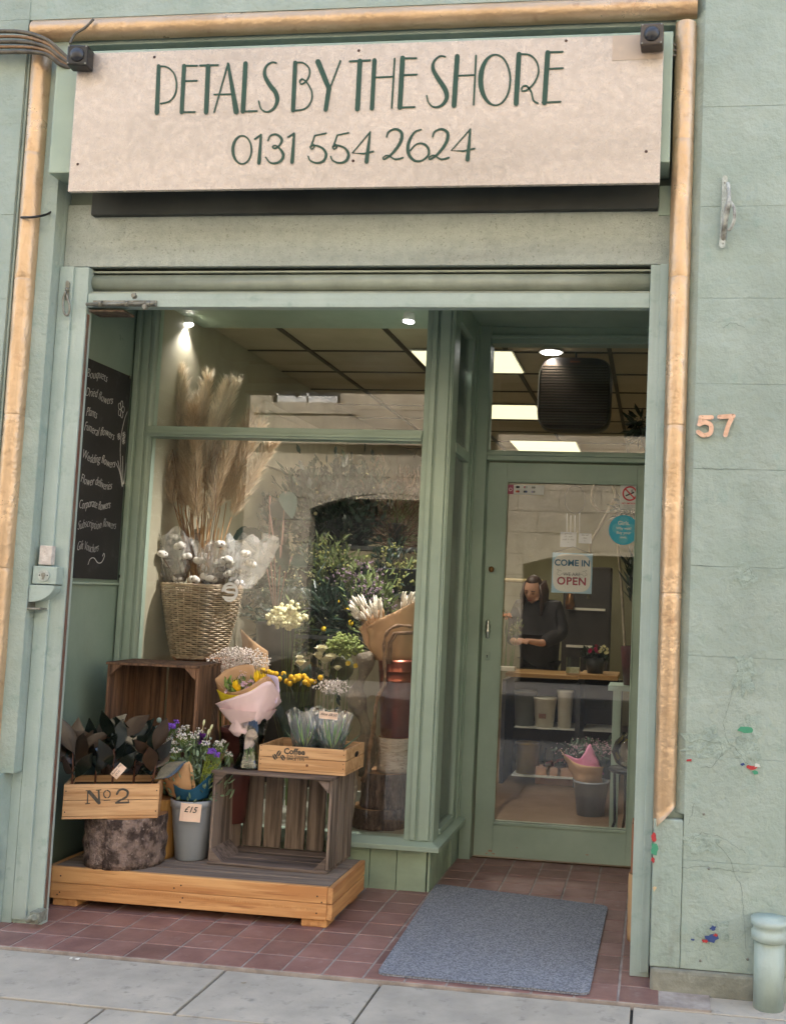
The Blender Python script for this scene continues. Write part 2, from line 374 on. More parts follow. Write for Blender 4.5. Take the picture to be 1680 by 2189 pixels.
# ---- stone walls either side and above, block by block
zr = [atY(1500, y, 0).z for y in (2075, 1842, 1618, 1403, 1210, 1002, 820, 637, 441, 228)] + [3.74, 4.1, 4.5]
def stonecourse(x0, x1, side):
    b = MB()
    for i in range(len(zr) - 1):
        a, c = zr[i], zr[i + 1]
        cut = x0 + (.36 if (i % 2) else .9) if side > 0 else x1 - (.4 if i % 2 else .8)
        for (p, q) in ((x0, cut), (cut, x1)):
            if q - p > .02: b.box(p + (.0003 if p != x0 else 0), q - .0003, -R.uniform(0, .001), .5, a + .0003, c - .0003)
    return b
wr = stonecourse(2.495, 4.2, 1); wr.m = 0
o = wr.build('wall', STONEG, shop, bevel=.0012)
wl_ = stonecourse(-2.2, -.325, -1); wl_.build('wall', STONEG, shop, bevel=.0012)
b = MB(); b.box(-2.2, 4.2, .004, .5, 3.74, 11.0); b.box(-14, -2.2, .004, .5, -.02, 11); b.box(4.2, 14, .004, .5, -.02, 11); b.build('upper_wall', STONEG, shop)
b = MB()
PL = mat('bare_stone', S(150, 152, 140), S(120, 122, 112), 5, .85, bump=.9, bscale=20, c3=S(168, 172, 160), bdist=.012, dirt=.3)
b.box(2.389, 2.768, -.016, .4, -.02, zr[0] - .002); b.build('plinth', PL, shop, bevel=.012)
b = MB(); b.box(2.77, 4.2, -.002, .4, -.02, zr[0] - .002); b.build('plinth', STONEG, shop, bevel=.008)
b = MB(); b.box(-2.2, -.33, -.012, .4, -.02, zr[0]); b.build('plinth', STONEG, shop, bevel=.008)
# base block under the gold moulding on each side
zg = .64
b = MB()
def pill(x0, x1, xin, tip, s):
    # green stone below the moulding stop, splayed face
    b.box(x0, x1, -.004, .3, zr[0] - .001, .60)
pill(2.386, 2.4935, 0, 0, 1); b.build('pillar_base', STONEG, shop, bevel=.006)
b = MB(); b.box(-.3235, -.2, -.004, .3, -.02, .60); b.build('pillar_base', STONEG, shop, bevel=.006)
# ---- gold roll mouldings
def gold_run(xc, side):
    zj = [1.42, 2.05, 2.62, 3.16]; zs = []
    z = .62
    while z < 3.66: zs.append(z); z += .035
    for j in zj: zs += [j - .006, j - .0012, j + .0012, j + .006]
    zs = sorted(zs); n = 18; b = MB(); vs = []
    for i, z in enumerate(zs):
        notch = any(abs(z - j) < .002 for j in zj)
        for j in range(n + 1):
            th = math.pi * (1.12 * j / n - .06)
            rr = .041 * (1 + .035 * noise.noise(Vector((j * .35, z * 7, xc * 7))) + .02 * noise.noise(Vector((j * 1.3, z * 30, xc)))) * (.955 if notch else 1)
            u = max(0, 1 - (z - .62) / .10); zz_ = z - u * (-math.cos(th) * side) * -.045 - u * .02
            vs.append(Vector((xc - math.cos(th) * rr * side, .028 - math.sin(th) * rr * 1.05, zz_)))
    k = len(zs) - 1
    b.add(vs, [(t * (n + 1) + j, t * (n + 1) + j + 1, (t + 1) * (n + 1) + j + 1, (t + 1) * (n + 1) + j) for t in range(k) for j in range(n)], True)
    b.f.append(tuple(range(n + 1))); b.mi.append(0); b.sm.append(False)
    b.build('gold_moulding', GOLD, shop)
gold_run(2.424, 1); gold_run(-.268, -1)
b = MB(); n = 14; vs = []; k = 60
for t in range(k + 1):
    x = -.31 + 2.775 * t / k
    for j in range(n + 1):
        th = math.pi * (1.12 * j / n - .06); rr = .044 * (1 + .04 * noise.noise(Vector((j * .5, x * 7, 3))))
        vs.append(Vector((x, .028 - math.sin(th) * rr, 3.700 - math.cos(th) * rr)))
b.add(vs, [(t * (n + 1) + j, t * (n + 1) + j + 1, (t + 1) * (n + 1) + j + 1, (t + 1) * (n + 1) + j) for t in range(k) for j in range(n)], True)
b.build('gold_moulding', GOLD, shop)
# splay strips beside and behind the mouldings, opening reveal
b = MB()
b.box(2.386, 2.4935, .034, .3, .6, 3.74); b.add([(2.462, .034, .62), (2.4955, -.001, .62), (2.4955, .034, .62), (2.462, .034, 3.74), (2.4955, -.001, 3.74), (2.4955, .034, 3.74)], [(0, 3, 4, 1), (0, 1, 2), (3, 5, 4), (1, 4, 5, 2)])
b.box(-.3235, -.1585, .034, .3, .6, 3.74); b.box(-.3235, -.314, .012, .034, .66, 3.74)
b.box(-.1585, 2.386, .05, .3, 3.645, 3.74)
b.build('reveal', STONEG, shop, bevel=.002)
# ---- timber jambs, beam, shutter box, fascia
b = MB(); b.box(2.314, 2.384, .10, .22, .0, 2.70); b.box(2.352, 2.3835, .088, .10, .02, 2.70); b.build('jamb', GREEN, shop, bevel=.003)
b = MB(); b.box(-.156, -.032, .10, .145, -.008, 2.70); b.box(-.156, -.095, .088, .10, .015, 2.70); b.box(-.2, -.158, .09, .25, -.008, 3.6); b.build('jamb', GREEN, shop, bevel=.003)
b = MB(); b.box(-.0315, -.028, .108, .122, .05, 2.5); b.build('red_edge', mat('red_brown_edge', S(104, 66, 54), S(110, 96, 84), 14, .7), shop)
b = MB(); b.box(-.031, 2.3135, .105, .15, 2.53, 2.588); b.build('beam', GREEN, shop, bevel=.003)
b = MB(); b.tube([(-.03, .16, 2.645), (2.313, .16, 2.645)], .038, 20); b.build('shutter_roll', mat('shutter_paint', S(156, 164, 150), S(138, 146, 132), 8, .35, bump=.15, bscale=60, dirt=.3), shop)
b = MB(); b.box(-.03, 2.313, .118, .14, 2.589, 2.6); b.box(-.03, 2.313, .13, .15, 2.684, 2.6915); b.build('shutter_rail', MC['shutter_paint'], shop, bevel=.001)
b = MB(); b.box(-.03, 2.313, .151, .16, 2.575, 2.705); b.build('shutter_back', DARKM, shop)
b = MB(); b.box(-.155, 2.385, .112, .134, 2.705, 2.975); b.build('fascia_board', FASCIA, shop, bevel=.003)
b = MB(); b.box(-.03, 2.335, .08, .111, 2.918, 3.054); b.build('painted_sign_shadow', mat('sign_shadow_dark', S(64, 68, 66), S(46, 50, 49), 3, .7, dirt=.3), shop, bevel=.002)  # dark strip added to stand in for the sign's shadow on the fascia
b = MB(); b.box(2.337, 2.385, .106, .111, 2.90, 3.02); b.build('fascia_patch', GREENF, shop, bevel=.002)
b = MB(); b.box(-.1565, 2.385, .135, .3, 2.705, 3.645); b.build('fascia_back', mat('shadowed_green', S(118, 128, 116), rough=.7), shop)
b = MB(); b.box(-.165, 2.375, -.03, .13, 3.055, 3.575); b.build('sign_case', GREENF, shop, bevel=.004)
# ---- recess : left return wall, soffit, right return wall
b = MB(); b.box(-.5, -.275, .3, 1.03, -.02, 2.86); b.build('return_wall', mat('return_paint', S(142, 162, 148), S(130, 150, 136), 3, .32, bump=.3, bscale=12, bdist=.004, dirt=.1), shop)
for q in ((-.5, -.276, .16, .3, -.02, 2.86), (2.385, 2.6, .22, 1.75, -.02, 2.86)): b = MB(); b.box(*q); b.build('return_wall', GREENF, shop)
b = MB(); b.box(-.5, 2.6, .24, 1.66, 2.86, 2.95); b.build('soffit', GREENF, shop)
# ---- display window frame
def part(name, boxes, m, parent, bevel=.003):
    b = MB()
    for q in boxes: b.box(*q)
    return b.build(name, m, parent, bevel=bevel)
win = part('window', [(-.274, -.165, .955, 1.03, .0, 2.86), (-.262, -.238, .935, .955, .25, 2.86), (-.225, -.19, .943, .955, .25, 2.86), (-.182, -.166, .947, .955, .25, 2.86),
                      (-.165, 1.232, .94, 1.03, 2.115, 2.168), (-.165, 1.232, .928, .94, 2.125, 2.14), (-.165, 1.232, .955, 1.03, 2.80, 2.86),
                      (1.232, 1.372, .955, 1.06, .215, 2.86), (1.262, 1.288, .938, .955, .235, 2.86), (1.30, 1.352, .944, .955, .235, 2.86), (1.357, 1.366, .947, .955, .235, 2.86)], GREENF, shop)
b = MB(); b.box(-.165, 1.232, .985, .99, 2.168, 2.80); b.box(-.165, 1.232, .985, .99, .236, 2.115); b.build('pane', GLASS, win)
b = MB()   # sloping sill with front nosing, mitred round the corner
def sill_profile(): return [(-.045, .192), (-.045, .214), (.012, .236), (.09, .236), (.09, .192)]
vs = []; pr = sill_profile(); k = len(pr)
for (px, py, dx, dy) in ((-.28, .955, 0, 1), (1.366, .955, -1, 1), (1.366, 1.66, -1, 0)):
    for (o_, z_) in pr: vs.append(Vector((px + dx * o_ if dx else px, py + dy * o_ if dy else py, z_)))
fs = [(s_ * k + i, s_ * k + (i + 1) % k, (s_ + 1) * k + (i + 1) % k, (s_ + 1) * k + i) for s_ in range(2) for i in range(k)]
b.add(vs, fs); b.f.append(tuple(range(k))); b.mi.append(0); b.sm.append(False)
b.build('window_sill', GREENF, shop, bevel=.002)
b = MB(); x = -.27
for xe in (.05, .25, .42, .58, .74, .92, 1.075, 1.205, 1.348):
    b.box(x, xe - .0025, .955, 1.0, -.01, .191); x = xe + .0005
b.box(1.352, 1.364, .957, 1.0, -.01, .191)
y = 1.0
while y < 1.6: b.box(1.32, 1.364, y + .001, min(y + .078, 1.655), -.01, .191); y += .08
b.build('stall_riser', mat('riser_paint', S(156, 176, 152), S(142, 160, 138), 5, .45, bump=.4, bscale=20, bdist=.006, dirt=.15, isl=.04), shop, bevel=.002)
# ---- side window of the lobby
sw = part('window', [(1.34, 1.372, 1.06, 1.085, .236, 2.86), (1.33, 1.372, 1.43, 1.655, .0, 2.86), (1.372, 1.380, 1.50, 1.53, .2, 2.86), (1.372, 1.380, 1.57, 1.59, .2, 2.86),
                     (1.33, 1.376, 1.085, 1.43, 2.085, 2.135), (1.33, 1.376, 1.085, 1.43, 2.74, 2.86), (1.34, 1.378, 1.085, 1.43, .236, .262)], GREENF, shop)
b = MB(); b.box(1.348, 1.352, 1.085, 1.43, .262, 2.085); b.box(1.348, 1.352, 1.085, 1.43, 2.135, 2.74); b.build('pane', GLASS, sw)
# ---- door frame and transom window
df = part('door_frame', [(1.376, 1.438, 1.60, 1.72, 0, 2.86), (1.438, 2.385, 1.62, 1.72, 2.125, 2.178), (1.438, 2.385, 1.60, 1.62, 2.15, 2.165), (1.438, 2.385, 1.62, 1.72, 2.77, 2.86), (1.438, 2.385, 1.605, 1.62, 2.795, 2.815), (2.362, 2.385, 1.60, 1.72, 0, 2.77)], GREENF, shop)
b = MB(); b.box(1.438, 2.362, 1.68, 1.685, 2.178, 2.77); b.build('pane', GLASS, df)
door = part('door', [(1.447, 1.548, 1.655, 1.70, .012, 2.116), (2.252, 2.355, 1.655, 1.70, .012, 2.116), (1.548, 2.252, 1.655, 1.70, 2.014, 2.116), (1.548, 2.252, 1.655, 1.70, .012, .180),
                     (1.548, 2.252, 1.645, 1.66, .180, .194), (1.548, 2.252, 1.662, 1.69, .194, .198), (1.546, 1.554, 1.648, 1.66, .194, 2.014), (2.246, 2.254, 1.648, 1.66, .194, 2.014), (1.548, 2.252, 1.648, 1.66, 2.008, 2.02)], GREENF, shop)
b = MB(); b.box(1.552, 2.25, 1.676, 1.681, .190, 2.016); b.build('pane', GLASS, door)
p = atY(1043, 1345, 1.64)
b = MB(); b.lathe([(.004, -.05), (.010, -.045), (.007, -.036), (.013, -.02), (.016, -.008), (.011, 0), (.015, .012), (.012, .022), (.008, .03), (.012, .038), (.004, .05)], (p.x, 1.635, p.z), 12); b.box(p.x - .003, p.x + .003, 1.635, 1.656, p.z - .045, p.z - .038); b.box(p.x - .003, p.x + .003, 1.635, 1.656, p.z + .03, p.z + .037)
b.build('handle', CHROME, door)
p = atY(1050, 1217, 1.64); b = MB(); b.ball((p.x, 1.64, p.z), .016, 12, 8); b.tube([(p.x, 1.656, p.z), (p.x, 1.64, p.z)], .008); b.build('door_knob', mat('brass', S(170, 120, 80), S(120, 90, 60), 20, .3, metal=.9), door)
p = atY(1041, 1403, 1.65); b = MB(); b.box(p.x - .015, p.x + .015, 1.649, 1.656, p.z - .022, p.z + .022); kp = b.build('keyhole_plate', GREENF, door, bevel=.002)
b = MB(); b.box(p.x - .002, p.x + .002, 1.6465, 1.6488, p.z - .008, p.z); b.ball((p.x, 1.648, p.z + .003), .004, 8, 6, (1, .2, 1)); b.build('keyhole', INK, kp)
for (x_, y_, s_) in ((1105, 1813, .006), (1048, 1820, .02), (1055, 1826, .012), (1040, 1825, .01), (1071, 1600, .003), (1062, 1555, .003), (1070, 1520, .002), (1047, 1305, .003), (1048, 1335, .004), (1255, 1828, .01)):
    p = atY(x_, y_, 1.655); b = MB()
    vs = [Vector((p.x + math.cos(a) * s_ * R.uniform(.4, 1.2), 1.6535, p.z + math.sin(a) * s_ * .4 * R.uniform(.5, 1.2))) for a in [i * .9 for i in range(7)]]; b.add(vs, [tuple(range(7))]); b.build('chipped_paint', mat('bare_wood_chip', S(190, 165, 145), S(150, 110, 95), 200, .8), door)
# ---- interior shell
CREAM = mat('cream_wall', S(160, 156, 122), S(142, 138, 106), 2, .8, bump=.2, bscale=10)
b = MB(); b.box(-.5, -.25, 1.03, 8, -.02, 2.89); b.build('inner_wall', mat('white_wall', S(178, 170, 146), S(160, 152, 130), 2, .7), shop)
b = MB(); b.box(2.75, 2.9, 1.72, 8, -.02, 2.89); b.box(-.5, 2.9, 8, 8.2, -.02, 2.89); b.box(2.362, 2.9, 1.72, 1.76, -.02, 2.89); b.build('inner_wall', CREAM, shop)
b = MB()
for i in range(-1, 5):
    for j in range(0, 12):
        x0 = .16 + (i - 1) * .63; y0 = 1.115 + j * .6
        b.box(max(x0 + .012, -.25), min(x0 + .618, 2.75), max(y0 + .008, 1.03), min(y0 + .592, 8), 2.893, 2.91)
b.build('ceiling_tile', mat('ceiling_tiles', S(192, 180, 154), S(178, 166, 140), 3, .9, bump=.2, bscale=120, isl=.05), shop)
b = MB(); b.box(-.5, 2.9, 1.03, 8.2, 2.95, 3.1); b.build('ceiling_void', DARKM, shop)
b = MB()
for i in range(-1, 6): b.box(.16 + (i - 1) * .63 - .013, .16 + (i - 1) * .63 + .013, 1.03, 8, 2.882, 2.896)
for j in range(0, 13): b.box(-.25, 2.75, 1.115 + j * .6 - .010, 1.115 + j * .6 + .010, 2.886, 2.898)
b.build('ceiling_grid', mat('dark_grid', S(74, 64, 52), rough=.6), shop)
b = MB(); b.box(-.25, 2.75, 1.72, 8, -.05, -.01); b.box(-.25, 1.3, 1.03, 1.72, -.05, -.01); b.build('shop_floor', mat('shop_lino', S(120, 98, 76), S(104, 84, 64), 3, .45, bump=.1), kind='structure')
b = MB(); b.box(-.25, 1.32, 1.0, 1.66, .0, .23); b.box(-.25, 1.3, 1.66, 1.69, .0, .30); b.build('display_bed', mat('bed_paint', S(140, 140, 126), S(120, 120, 108), 5, .7), shop)

# ================================================================== SIGN
YS = -.065
sign = thing('shop_sign', 'wide pale beige shop sign reading PETALS BY THE SHORE 0131 554 2624 in green lettering', 'sign', (1.12, YS, 2.985))
sa, sb = atY(145, 405, YS), atY(1410, 390, YS); b = MB(); b.box(sa.x, sb.x, YS, YS + .018, (atY(145, 411, YS).z + atY(1403, 388, YS).z) / 2, atY(1300, 75, YS).z); b.build('board', SIGNM, sign, bevel=.002)
def z1(x, y): return ((60 + x / 1.4) / 1.47321, (60 + y / 1.4) / 1.47321)
def z2(x, y): return ((1200 + x / 1.3548) / 1.47321, (60 + y / 1.3548) / 1.47321)
K1 = 3.88 / 2203 / 1.4 / 1.4732
def stroke(mb, Z, pts, ws, sm=False):
    P = [(*p, q) for p, q in zip(pts, ws if isinstance(ws, (list, tuple)) else [ws] * len(pts))]
    if sm: P = smoothpts(P, 5)
    A = [atY(*Z(p[0], p[1]), YS - .001) for p in P]
    ribbon(mb, A, [p[2] * K1 for p in P], (0, -1, 0), .0015)
def ell(cx, cy, rx, ry, wl_, wr_, n=30, tilt=0):
    pts = []; ws = []
    for i in range(n + 1):
        t = 2 * math.pi * i / n - math.pi / 2
        pts.append((cx + rx * math.cos(t) + tilt * math.sin(t), cy + ry * math.sin(t))); c = math.cos(t)
        ws.append(7 + (max(0, -c) ** 1.5) * (wl_ - 7) + max(0, c) * (wr_ - 7))
    return pts, ws
def let(Z, strokes):
    mb = MB()
    for st in strokes: stroke(mb, Z, *st)
    mb.build('letter', LETTER, sign)
T, t = 20, 7.5
let(z1, [([(616, 205), (608, 412)], [T - 2, T + 2]), ([(615, 207), (650, 209), (680, 233), (694, 275), (690, 325), (665, 360), (625, 371)], t, True)])
let(z1, [([(728, 204), (717, 410)], T), ([(730, 204), (786, 204)], t + 1), ([(725, 272), (785, 270)], t + 1), ([(712, 409), (777, 408)], t + 1)])
let(z1, [([(799, 203), (878, 201)], t + 2), ([(834, 205), (825, 410)], T + 2)])
let(z1, [([(922, 193), (860, 410)], t), ([(922, 195), (958, 408)], [12, 26]), ([(861, 331), (943, 329)], t)])
let(z1, [([(999, 194), (987, 406)], T + 2), ([(985, 406), (1050, 404)], t + 1)])
let(z1, [([(1135, 192), (1115, 189), (1090, 207), (1083, 243), (1103, 285), (1130, 320), (1139, 355), (1125, 390), (1095, 408), (1068, 395), (1057, 360)], [7, 8, 11, 17, 21, 22, 19, 13, 8, 7, 7], True)])
let(z1, [([(1218, 190), (1208, 402)], T), ([(1222, 190), (1252, 191), (1277, 212), (1281, 243), (1265, 273), (1245, 285), (1238, 272), (1250, 263), (1272, 282), (1291, 320), (1288, 360), (1262, 393), (1215, 402)], t, True)])
let(z1, [([(1318, 186), (1368, 308)], [26, 22]), ([(1367, 300), (1352, 399)], [22, T]), ([(1417, 182), (1369, 308)], t)])
let(z1, [([(1458, 185), (1548, 180)], t + 2), ([(1503, 183), (1492, 396)], T + 3)])
let(z1, [([(1567, 179), (1556, 394)], T), ([(1565, 256), (1648, 252)], t), ([(1656, 172), (1643, 390)], t + 1)])
let(z2, [([(92, 164), (80, 376)], T + 3), ([(92, 166), (151, 165)], t + 1), ([(85, 238), (153, 235)], t + 1), ([(75, 376), (143, 374)], t + 1)])
let(z2, [([(275, 159), (250, 157), (226, 180), (222, 212), (245, 255), (273, 298), (280, 335), (258, 367), (226, 374), (203, 355), (195, 325)], [7, 8, 11, 17, 21, 22, 19, 13, 8, 7, 7], True)])
let(z2, [([(325, 157), (311, 368)], T + 3), ([(322, 240), (398, 237)], t), ([(405, 154), (395, 365)], t + 1)])
let(z2, [ell(488, 258, 63, 108, 24, 9) + (True,)])
let(z2, [([(588, 148), (576, 360)], T + 3), ([(590, 148), (632, 151), (662, 178), (672, 222), (655, 268), (625, 299), (603, 305), (602, 289), (620, 283), (640, 308), (650, 345), (669, 358)], t + .5, True)])
let(z2, [([(711, 141), (697, 356)], T + 3), ([(712, 140), (775, 138)], t + 1), ([(705, 211), (776, 208)], t + 1), ([(688, 355), (766, 351)], t + 1)])
# telephone number
S1 = (z1, 0)
let(z1, [ell(984, 575, 41, 62, 14, 8) + (True,)])
for dx in (0, 146): let(z1, [([(1040 + dx, 528 - dx * .06), (1067 + dx, 508 - dx * .04)], 8), ([(1067 + dx, 508 - dx * .04), (1058 + dx, 633 - dx * .02)], [10, 18])])
let(z1, [([(1098, 535), (1108, 513), (1135, 507), (1158, 528), (1150, 553), (1128, 569), (1118, 562), (1132, 556), (1158, 580), (1165, 606), (1145, 630), (1110, 633), (1088, 608)], [7, 8, 10, 13, 9, 7, 7, 7, 12, 14, 11, 8, 7], True)])
for dx in (0, 99): let(z1, [([(1354 + dx, 502 - dx * .02), (1304 + dx, 512 - dx * .02), (1285 + dx, 566)], 8), ([(1284 + dx, 566), (1296 + dx, 550), (1302 + dx, 562), (1290 + dx, 572), (1284 + dx, 560), (1310 + dx, 556), (1340 + dx, 570), (1354 + dx, 596), (1342 + dx, 624), (1312 + dx, 633), (1284 + dx, 622), (1275 + dx, 604)], [6, 6, 6, 6, 6, 8, 10, 13, 12, 9, 7, 7], True)])
let(z1, [([(1548, 496), (1469, 590), (1520, 592), (1563, 582)], [6, 6, 8, 8]), ([(1548, 496), (1532, 628)], [8, 20])])
for dx in (0, 196): let(z2, [([(24 + dx, 502), (32 + dx, 480), (62 + dx, 468), (88 + dx, 485), (82 + dx, 525), (48 + dx, 572), (14 + dx, 597), (10 + dx, 588), (30 + dx, 580), (60 + dx, 597), (94 + dx, 590)], [7, 8, 10, 14, 15, 11, 7, 6, 6, 8, 8], True)])
let(z2, [([(172, 470), (142, 482), (118, 525), (116, 568), (138, 600), (172, 603), (202, 578), (200, 548), (178, 530), (150, 533), (124, 560)], [7, 9, 14, 16, 12, 8, 10, 12, 9, 7, 7], True)])
let(z2, [([(381, 468), (299, 560), (350, 562), (399, 551)], [6, 6, 8, 8]), ([(381, 468), (369, 598)], [8, 20])])
for (x, y) in ((330, 121), (767, 107), (1210, 86), (166, 350), (755, 343), (1381, 323)):
    p = atY(x, y, YS); b = MB(); b.ball((p.x, YS, p.z), .006, 8, 6, (1, .35, 1)); b.build('screw', mat('rusty_screw', S(70, 44, 36), rough=.8), sign)
# translucent tape at the top right corner and small bracket fixings
p = atY(1310, 75, YS); q = atY(1415, 125, YS)
b = MB(); b.box(p.x, sb.x - .001, YS - .0015, YS - .0005, q.z, atY(1300, 75, YS).z - .002); b.build('patch', mat('patch_face', S(190, 174, 158), S(182, 164, 148), 5, .5), sign)

# ---- alarm / floodlight boxes and cables
def wallbox(p, label, rot=0, dark=BLACKP, sz=.085):
    t = thing('alarm_box', label, 'alarm box', p, rot)
    M = Matrix.Translation(Vector(p)) @ Matrix.Rotation(rot, 4, 'Z')
    b = MB(); b.box(-sz / 2, sz / 2, -.03, .03, -sz / 2, sz / 2, M); b.build('housing', dark, t, bevel=.006)
    b = MB(); vs = []; 
    b.lathe([(0.0001, .018), (.012, .0165), (.022, .012), (.028, .005), (.03, 0)][::-1], (0, 0, 0), 20); b.v = [M @ Vector((v.x, -.03 - v.z, v.y)) for v in b.v]; b.build('lens', mat('smoked_dome', S(58, 60, 66), S(50, 52, 58), 10, .3), t)
    for (x, z) in ((-1, -1), (1, -1), (-1, 1), (1, 1)):
        b = MB(); b.box(x * sz * .42 - .003, x * sz * .42 + .003, -.032, -.030, z * sz * .42 - .003, z * sz * .42 + .003, M); b.build('screw', STEEL, t)
    return t
p = atY(172, 124, -.10); wallbox(p, 'small black domed box clipped over the top left corner of the sign', .1)
p = atY(1394, 80, -.10); wallbox(p, 'brown tinted square box over the top right corner of the sign', -.05, mat('smoked_brown', S(84, 74, 66), S(70, 62, 56), 10, .4))
def cable(pts, r, label, m=CABLE, name='cable', group=None):
    b = MB(); b.tube([Vector(q) for q in smoothpts([tuple(q) for q in pts], 6)], r, 6); return tag(b.build(name, m), label, 'cable', group)
lab = ['topmost of the bundle of grey cables at the top left corner', 'second cable from the top in the corner bundle left of the sign', 'middle cable of the corner bundle left of the sign', 'lower pale cable of the corner bundle left of the sign', 'lowest cable of the bundle hanging in the top left corner']
for i in range(5):
    a = atY(30, 66 + i * 11, -.05); c = atY(95, 82 + i * 8, -.055); d = atY(128, 108 + i * 7, -.04); e = atY(156, 135 + i * 3, -.02)
    cable([a + Vector((-.3, 0, .0)), a, c, d, e], .007 if i % 2 else .009, lab[i], [CABLE, mat('brown_cable', S(150, 118, 84), S(110, 86, 62), 20, .5)][i % 2], group='cables at the top left corner')
cable([atY(150, 92, -.06), atY(160, 72, -.05), atY(182, 58, -.04), atY(200, 40, -.03)], .005, 'thin grey cable rising from the black domed box', CABLE)
cable([atY(45, 464, -.02), atY(75, 463, -.03), atY(105, 455, .03), atY(130, 434, .07)], .005, 'short black cable drooping across the left gold moulding', BLACKP)
for i in range(3): cable([atY(1412, 90 + 8 * i, -.03), atY(1430, 88 + 14 * i, -.0), atY(1446, 98 + 10 * i, .01)], .006, ['upper', 'middle', 'lower'][i] + ' of three short cables behind the right sign corner', CABLE, group='cables at the right sign corner')

# ---- house number
NUM = mat('number_copper', S(226, 190, 168), S(206, 168, 146), 30, .4, metal=.3, c3=S(150, 120, 104))
def numeral(strokes, label):
    b = MB()
    for pts, sm in strokes:
        P = [tuple(atY(x, y, -.006)) for (x, y) in pts]
        if sm: P = smoothpts(P, 5)
        ribbon(b, P, [.0165] * len(P), (0, -1, 0), .009)
    tag(b.build('house_number', NUM, bevel=0), label, 'house number', 'numerals of the house number')
numeral([([(1521, 893), (1497, 893)], 0), ([(1498, 893), (1495, 908)], 0), ([(1494, 908), (1506, 903), (1519, 910), (1518, 926), (1504, 931), (1492, 924)], 1)], 'copper numeral five on the green wall')
numeral([([(1537, 892), (1567, 890)], 0), ([(1566, 891), (1557, 908), (1550, 931)], 1)], 'copper numeral seven on the green wall')
# ---- hook bracket on the right wall
t = thing('awning_hook', 'white painted cast hook on a long back plate above the house number', 'hook', tuple(atY(1551, 527, -.004)))
a = atY(1549, 382, -.006); c = atY(1543, 526, -.006); WP = mat('chipped_white', S(196, 204, 198), S(160, 168, 162), 40, .45, bump=.3, c3=S(110, 112, 104))
b = MB(); ribbon(b, [a, (a + c) / 2, c], [.020, .017, .022], (0, -1, 0), .008); b.build('back_plate', WP, t, bevel=.001)
b = MB(); b.tube([Vector(q) for q in smoothpts([tuple(atY(1556, 392, -.015)), tuple(atY(1558, 425, -.06)), tuple(atY(1551, 465, -.05)), tuple(atY(1547, 500, -.02)), tuple(atY(1546, 512, -.008))], 6)], [.008] * 8 + [.011] * 17, 8); b.build('hook_arm', mat('worn_iron', S(108, 106, 100), S(190, 194, 188), 22, .5, bump=.4), t)
b = MB(); b.tube([Vector(q) for q in smoothpts([tuple(atY(1560, 430, -.05)), tuple(atY(1569, 445, -.075)), tuple(atY(1569, 470, -.08)), tuple(atY(1561, 489, -.07)), tuple(atY(1557, 490, -.06))], 5)], .006, 8); b.build('ring', MC['worn_iron'], t)
for y in (390, 521):
    p = atY(1549 if y < 400 else 1543, y, -.015); b = MB(); b.ball(p, .005, 8, 5, (1, .5, 1)); b.build('screw', STEEL, t)
# ---- bits on the left jamb : snap hook, slide bolt, lock box
t = thing('shutter_clip', 'grey steel snap hook screwed near the top of the left jamb', 'hook', tuple(atY(142, 670, .08)))
b = MB(); ribbon(b, [atY(146, 604, .086), atY(144, 640, .086)], [.016, .014], (0, -1, 0), .006); b.build('plate', STEEL, t)
b = MB(); b.tube([Vector(q) for q in smoothpts([tuple(atY(x, y, .072)) for x, y in ((141, 622), (135, 640), (137, 668), (145, 673), (149, 655), (142, 628))], 4)], .0045, 8); b.ball(atY(143, 618, .075), .009, 8, 6); b.build('ring', STEEL, t)
t = thing('slide_bolt', 'rusty grey slide bolt at the left end of the shutter beam', 'bolt', tuple(atY(260, 655, .09)))
a, c = atY(185, 650, .085), atY(330, 648, .085)
b = MB(); b.tube([a, c], .008, 10); b.build('bar', STEEL, t)
b = MB(); p, q = atY(200, 642, .1), atY(335, 655, .1); b.box(p.x, q.x, .094, .1045, q.z, p.z); b.build('back_plate', STEEL, t, bevel=.002)
for x in (215, 272, 318):
    b = MB(); p = atY(x, 649, .085); b.tube([(p.x - .008, .085, p.z), (p.x + .008, .085, p.z)], .0125, 12); b.build('staple', STEEL, t)
for (x, y) in ((287, 632), (310, 656)):
    p = atY(x, y, .075); b = MB(); b.box(p.x - .007, p.x + .007, .072, .078, p.z - .013, p.z + .013); b.tube([p + Vector((0, -.01, 0)), p + Vector((0, .01, 0))], .010, 12); b.build('lug', STEEL, t, bevel=.002)
p = atY(258, 665, .12); b = MB(); b.box(-.025, p.x + .02, .11, .2, p.z - .004, p.z + .004); tag(b.build('shutter_slot', mat('rust', S(120, 104, 88), S(80, 66, 54), 30, .8, bump=.4)), 'rusty strip under the left end of the beam below the slide bolt', 'metal strip')
t = thing('lock_box', 'green painted key switch with a round lock on the left jamb', 'key switch', tuple(atY(97, 1300, .06)))
p, q = atY(77, 1210, .07), atY(125, 1250, .07)
b = MB(); b.box(p.x, q.x, .05, .1, q.z, p.z); b.build('housing', GREEN, t, bevel=.003)
c = atY(93, 1230, .045); b = MB(); b.tube([(c.x, .05, c.z), (c.x, .044, c.z)], .024, 24); cyl = b.build('lock_plate', WP, t)
b = MB(); b.tube([(c.x, .0445, c.z + .002), (c.x, .041, c.z + .002)], .009, 16); b.box(c.x - .004, c.x + .004, .0415, .0438, c.z - .017, c.z); b.build('cylinder', STEEL, cyl)
for dx in (-.017, .017): b = MB(); b.ball((c.x + dx, .044, c.z), .003, 6, 4); b.build('screw', INK, cyl)
p, q = atY(68, 1250, .07), atY(120, 1302, .07); r_ = p.z - q.z
b = MB(); vs = []; k = 8
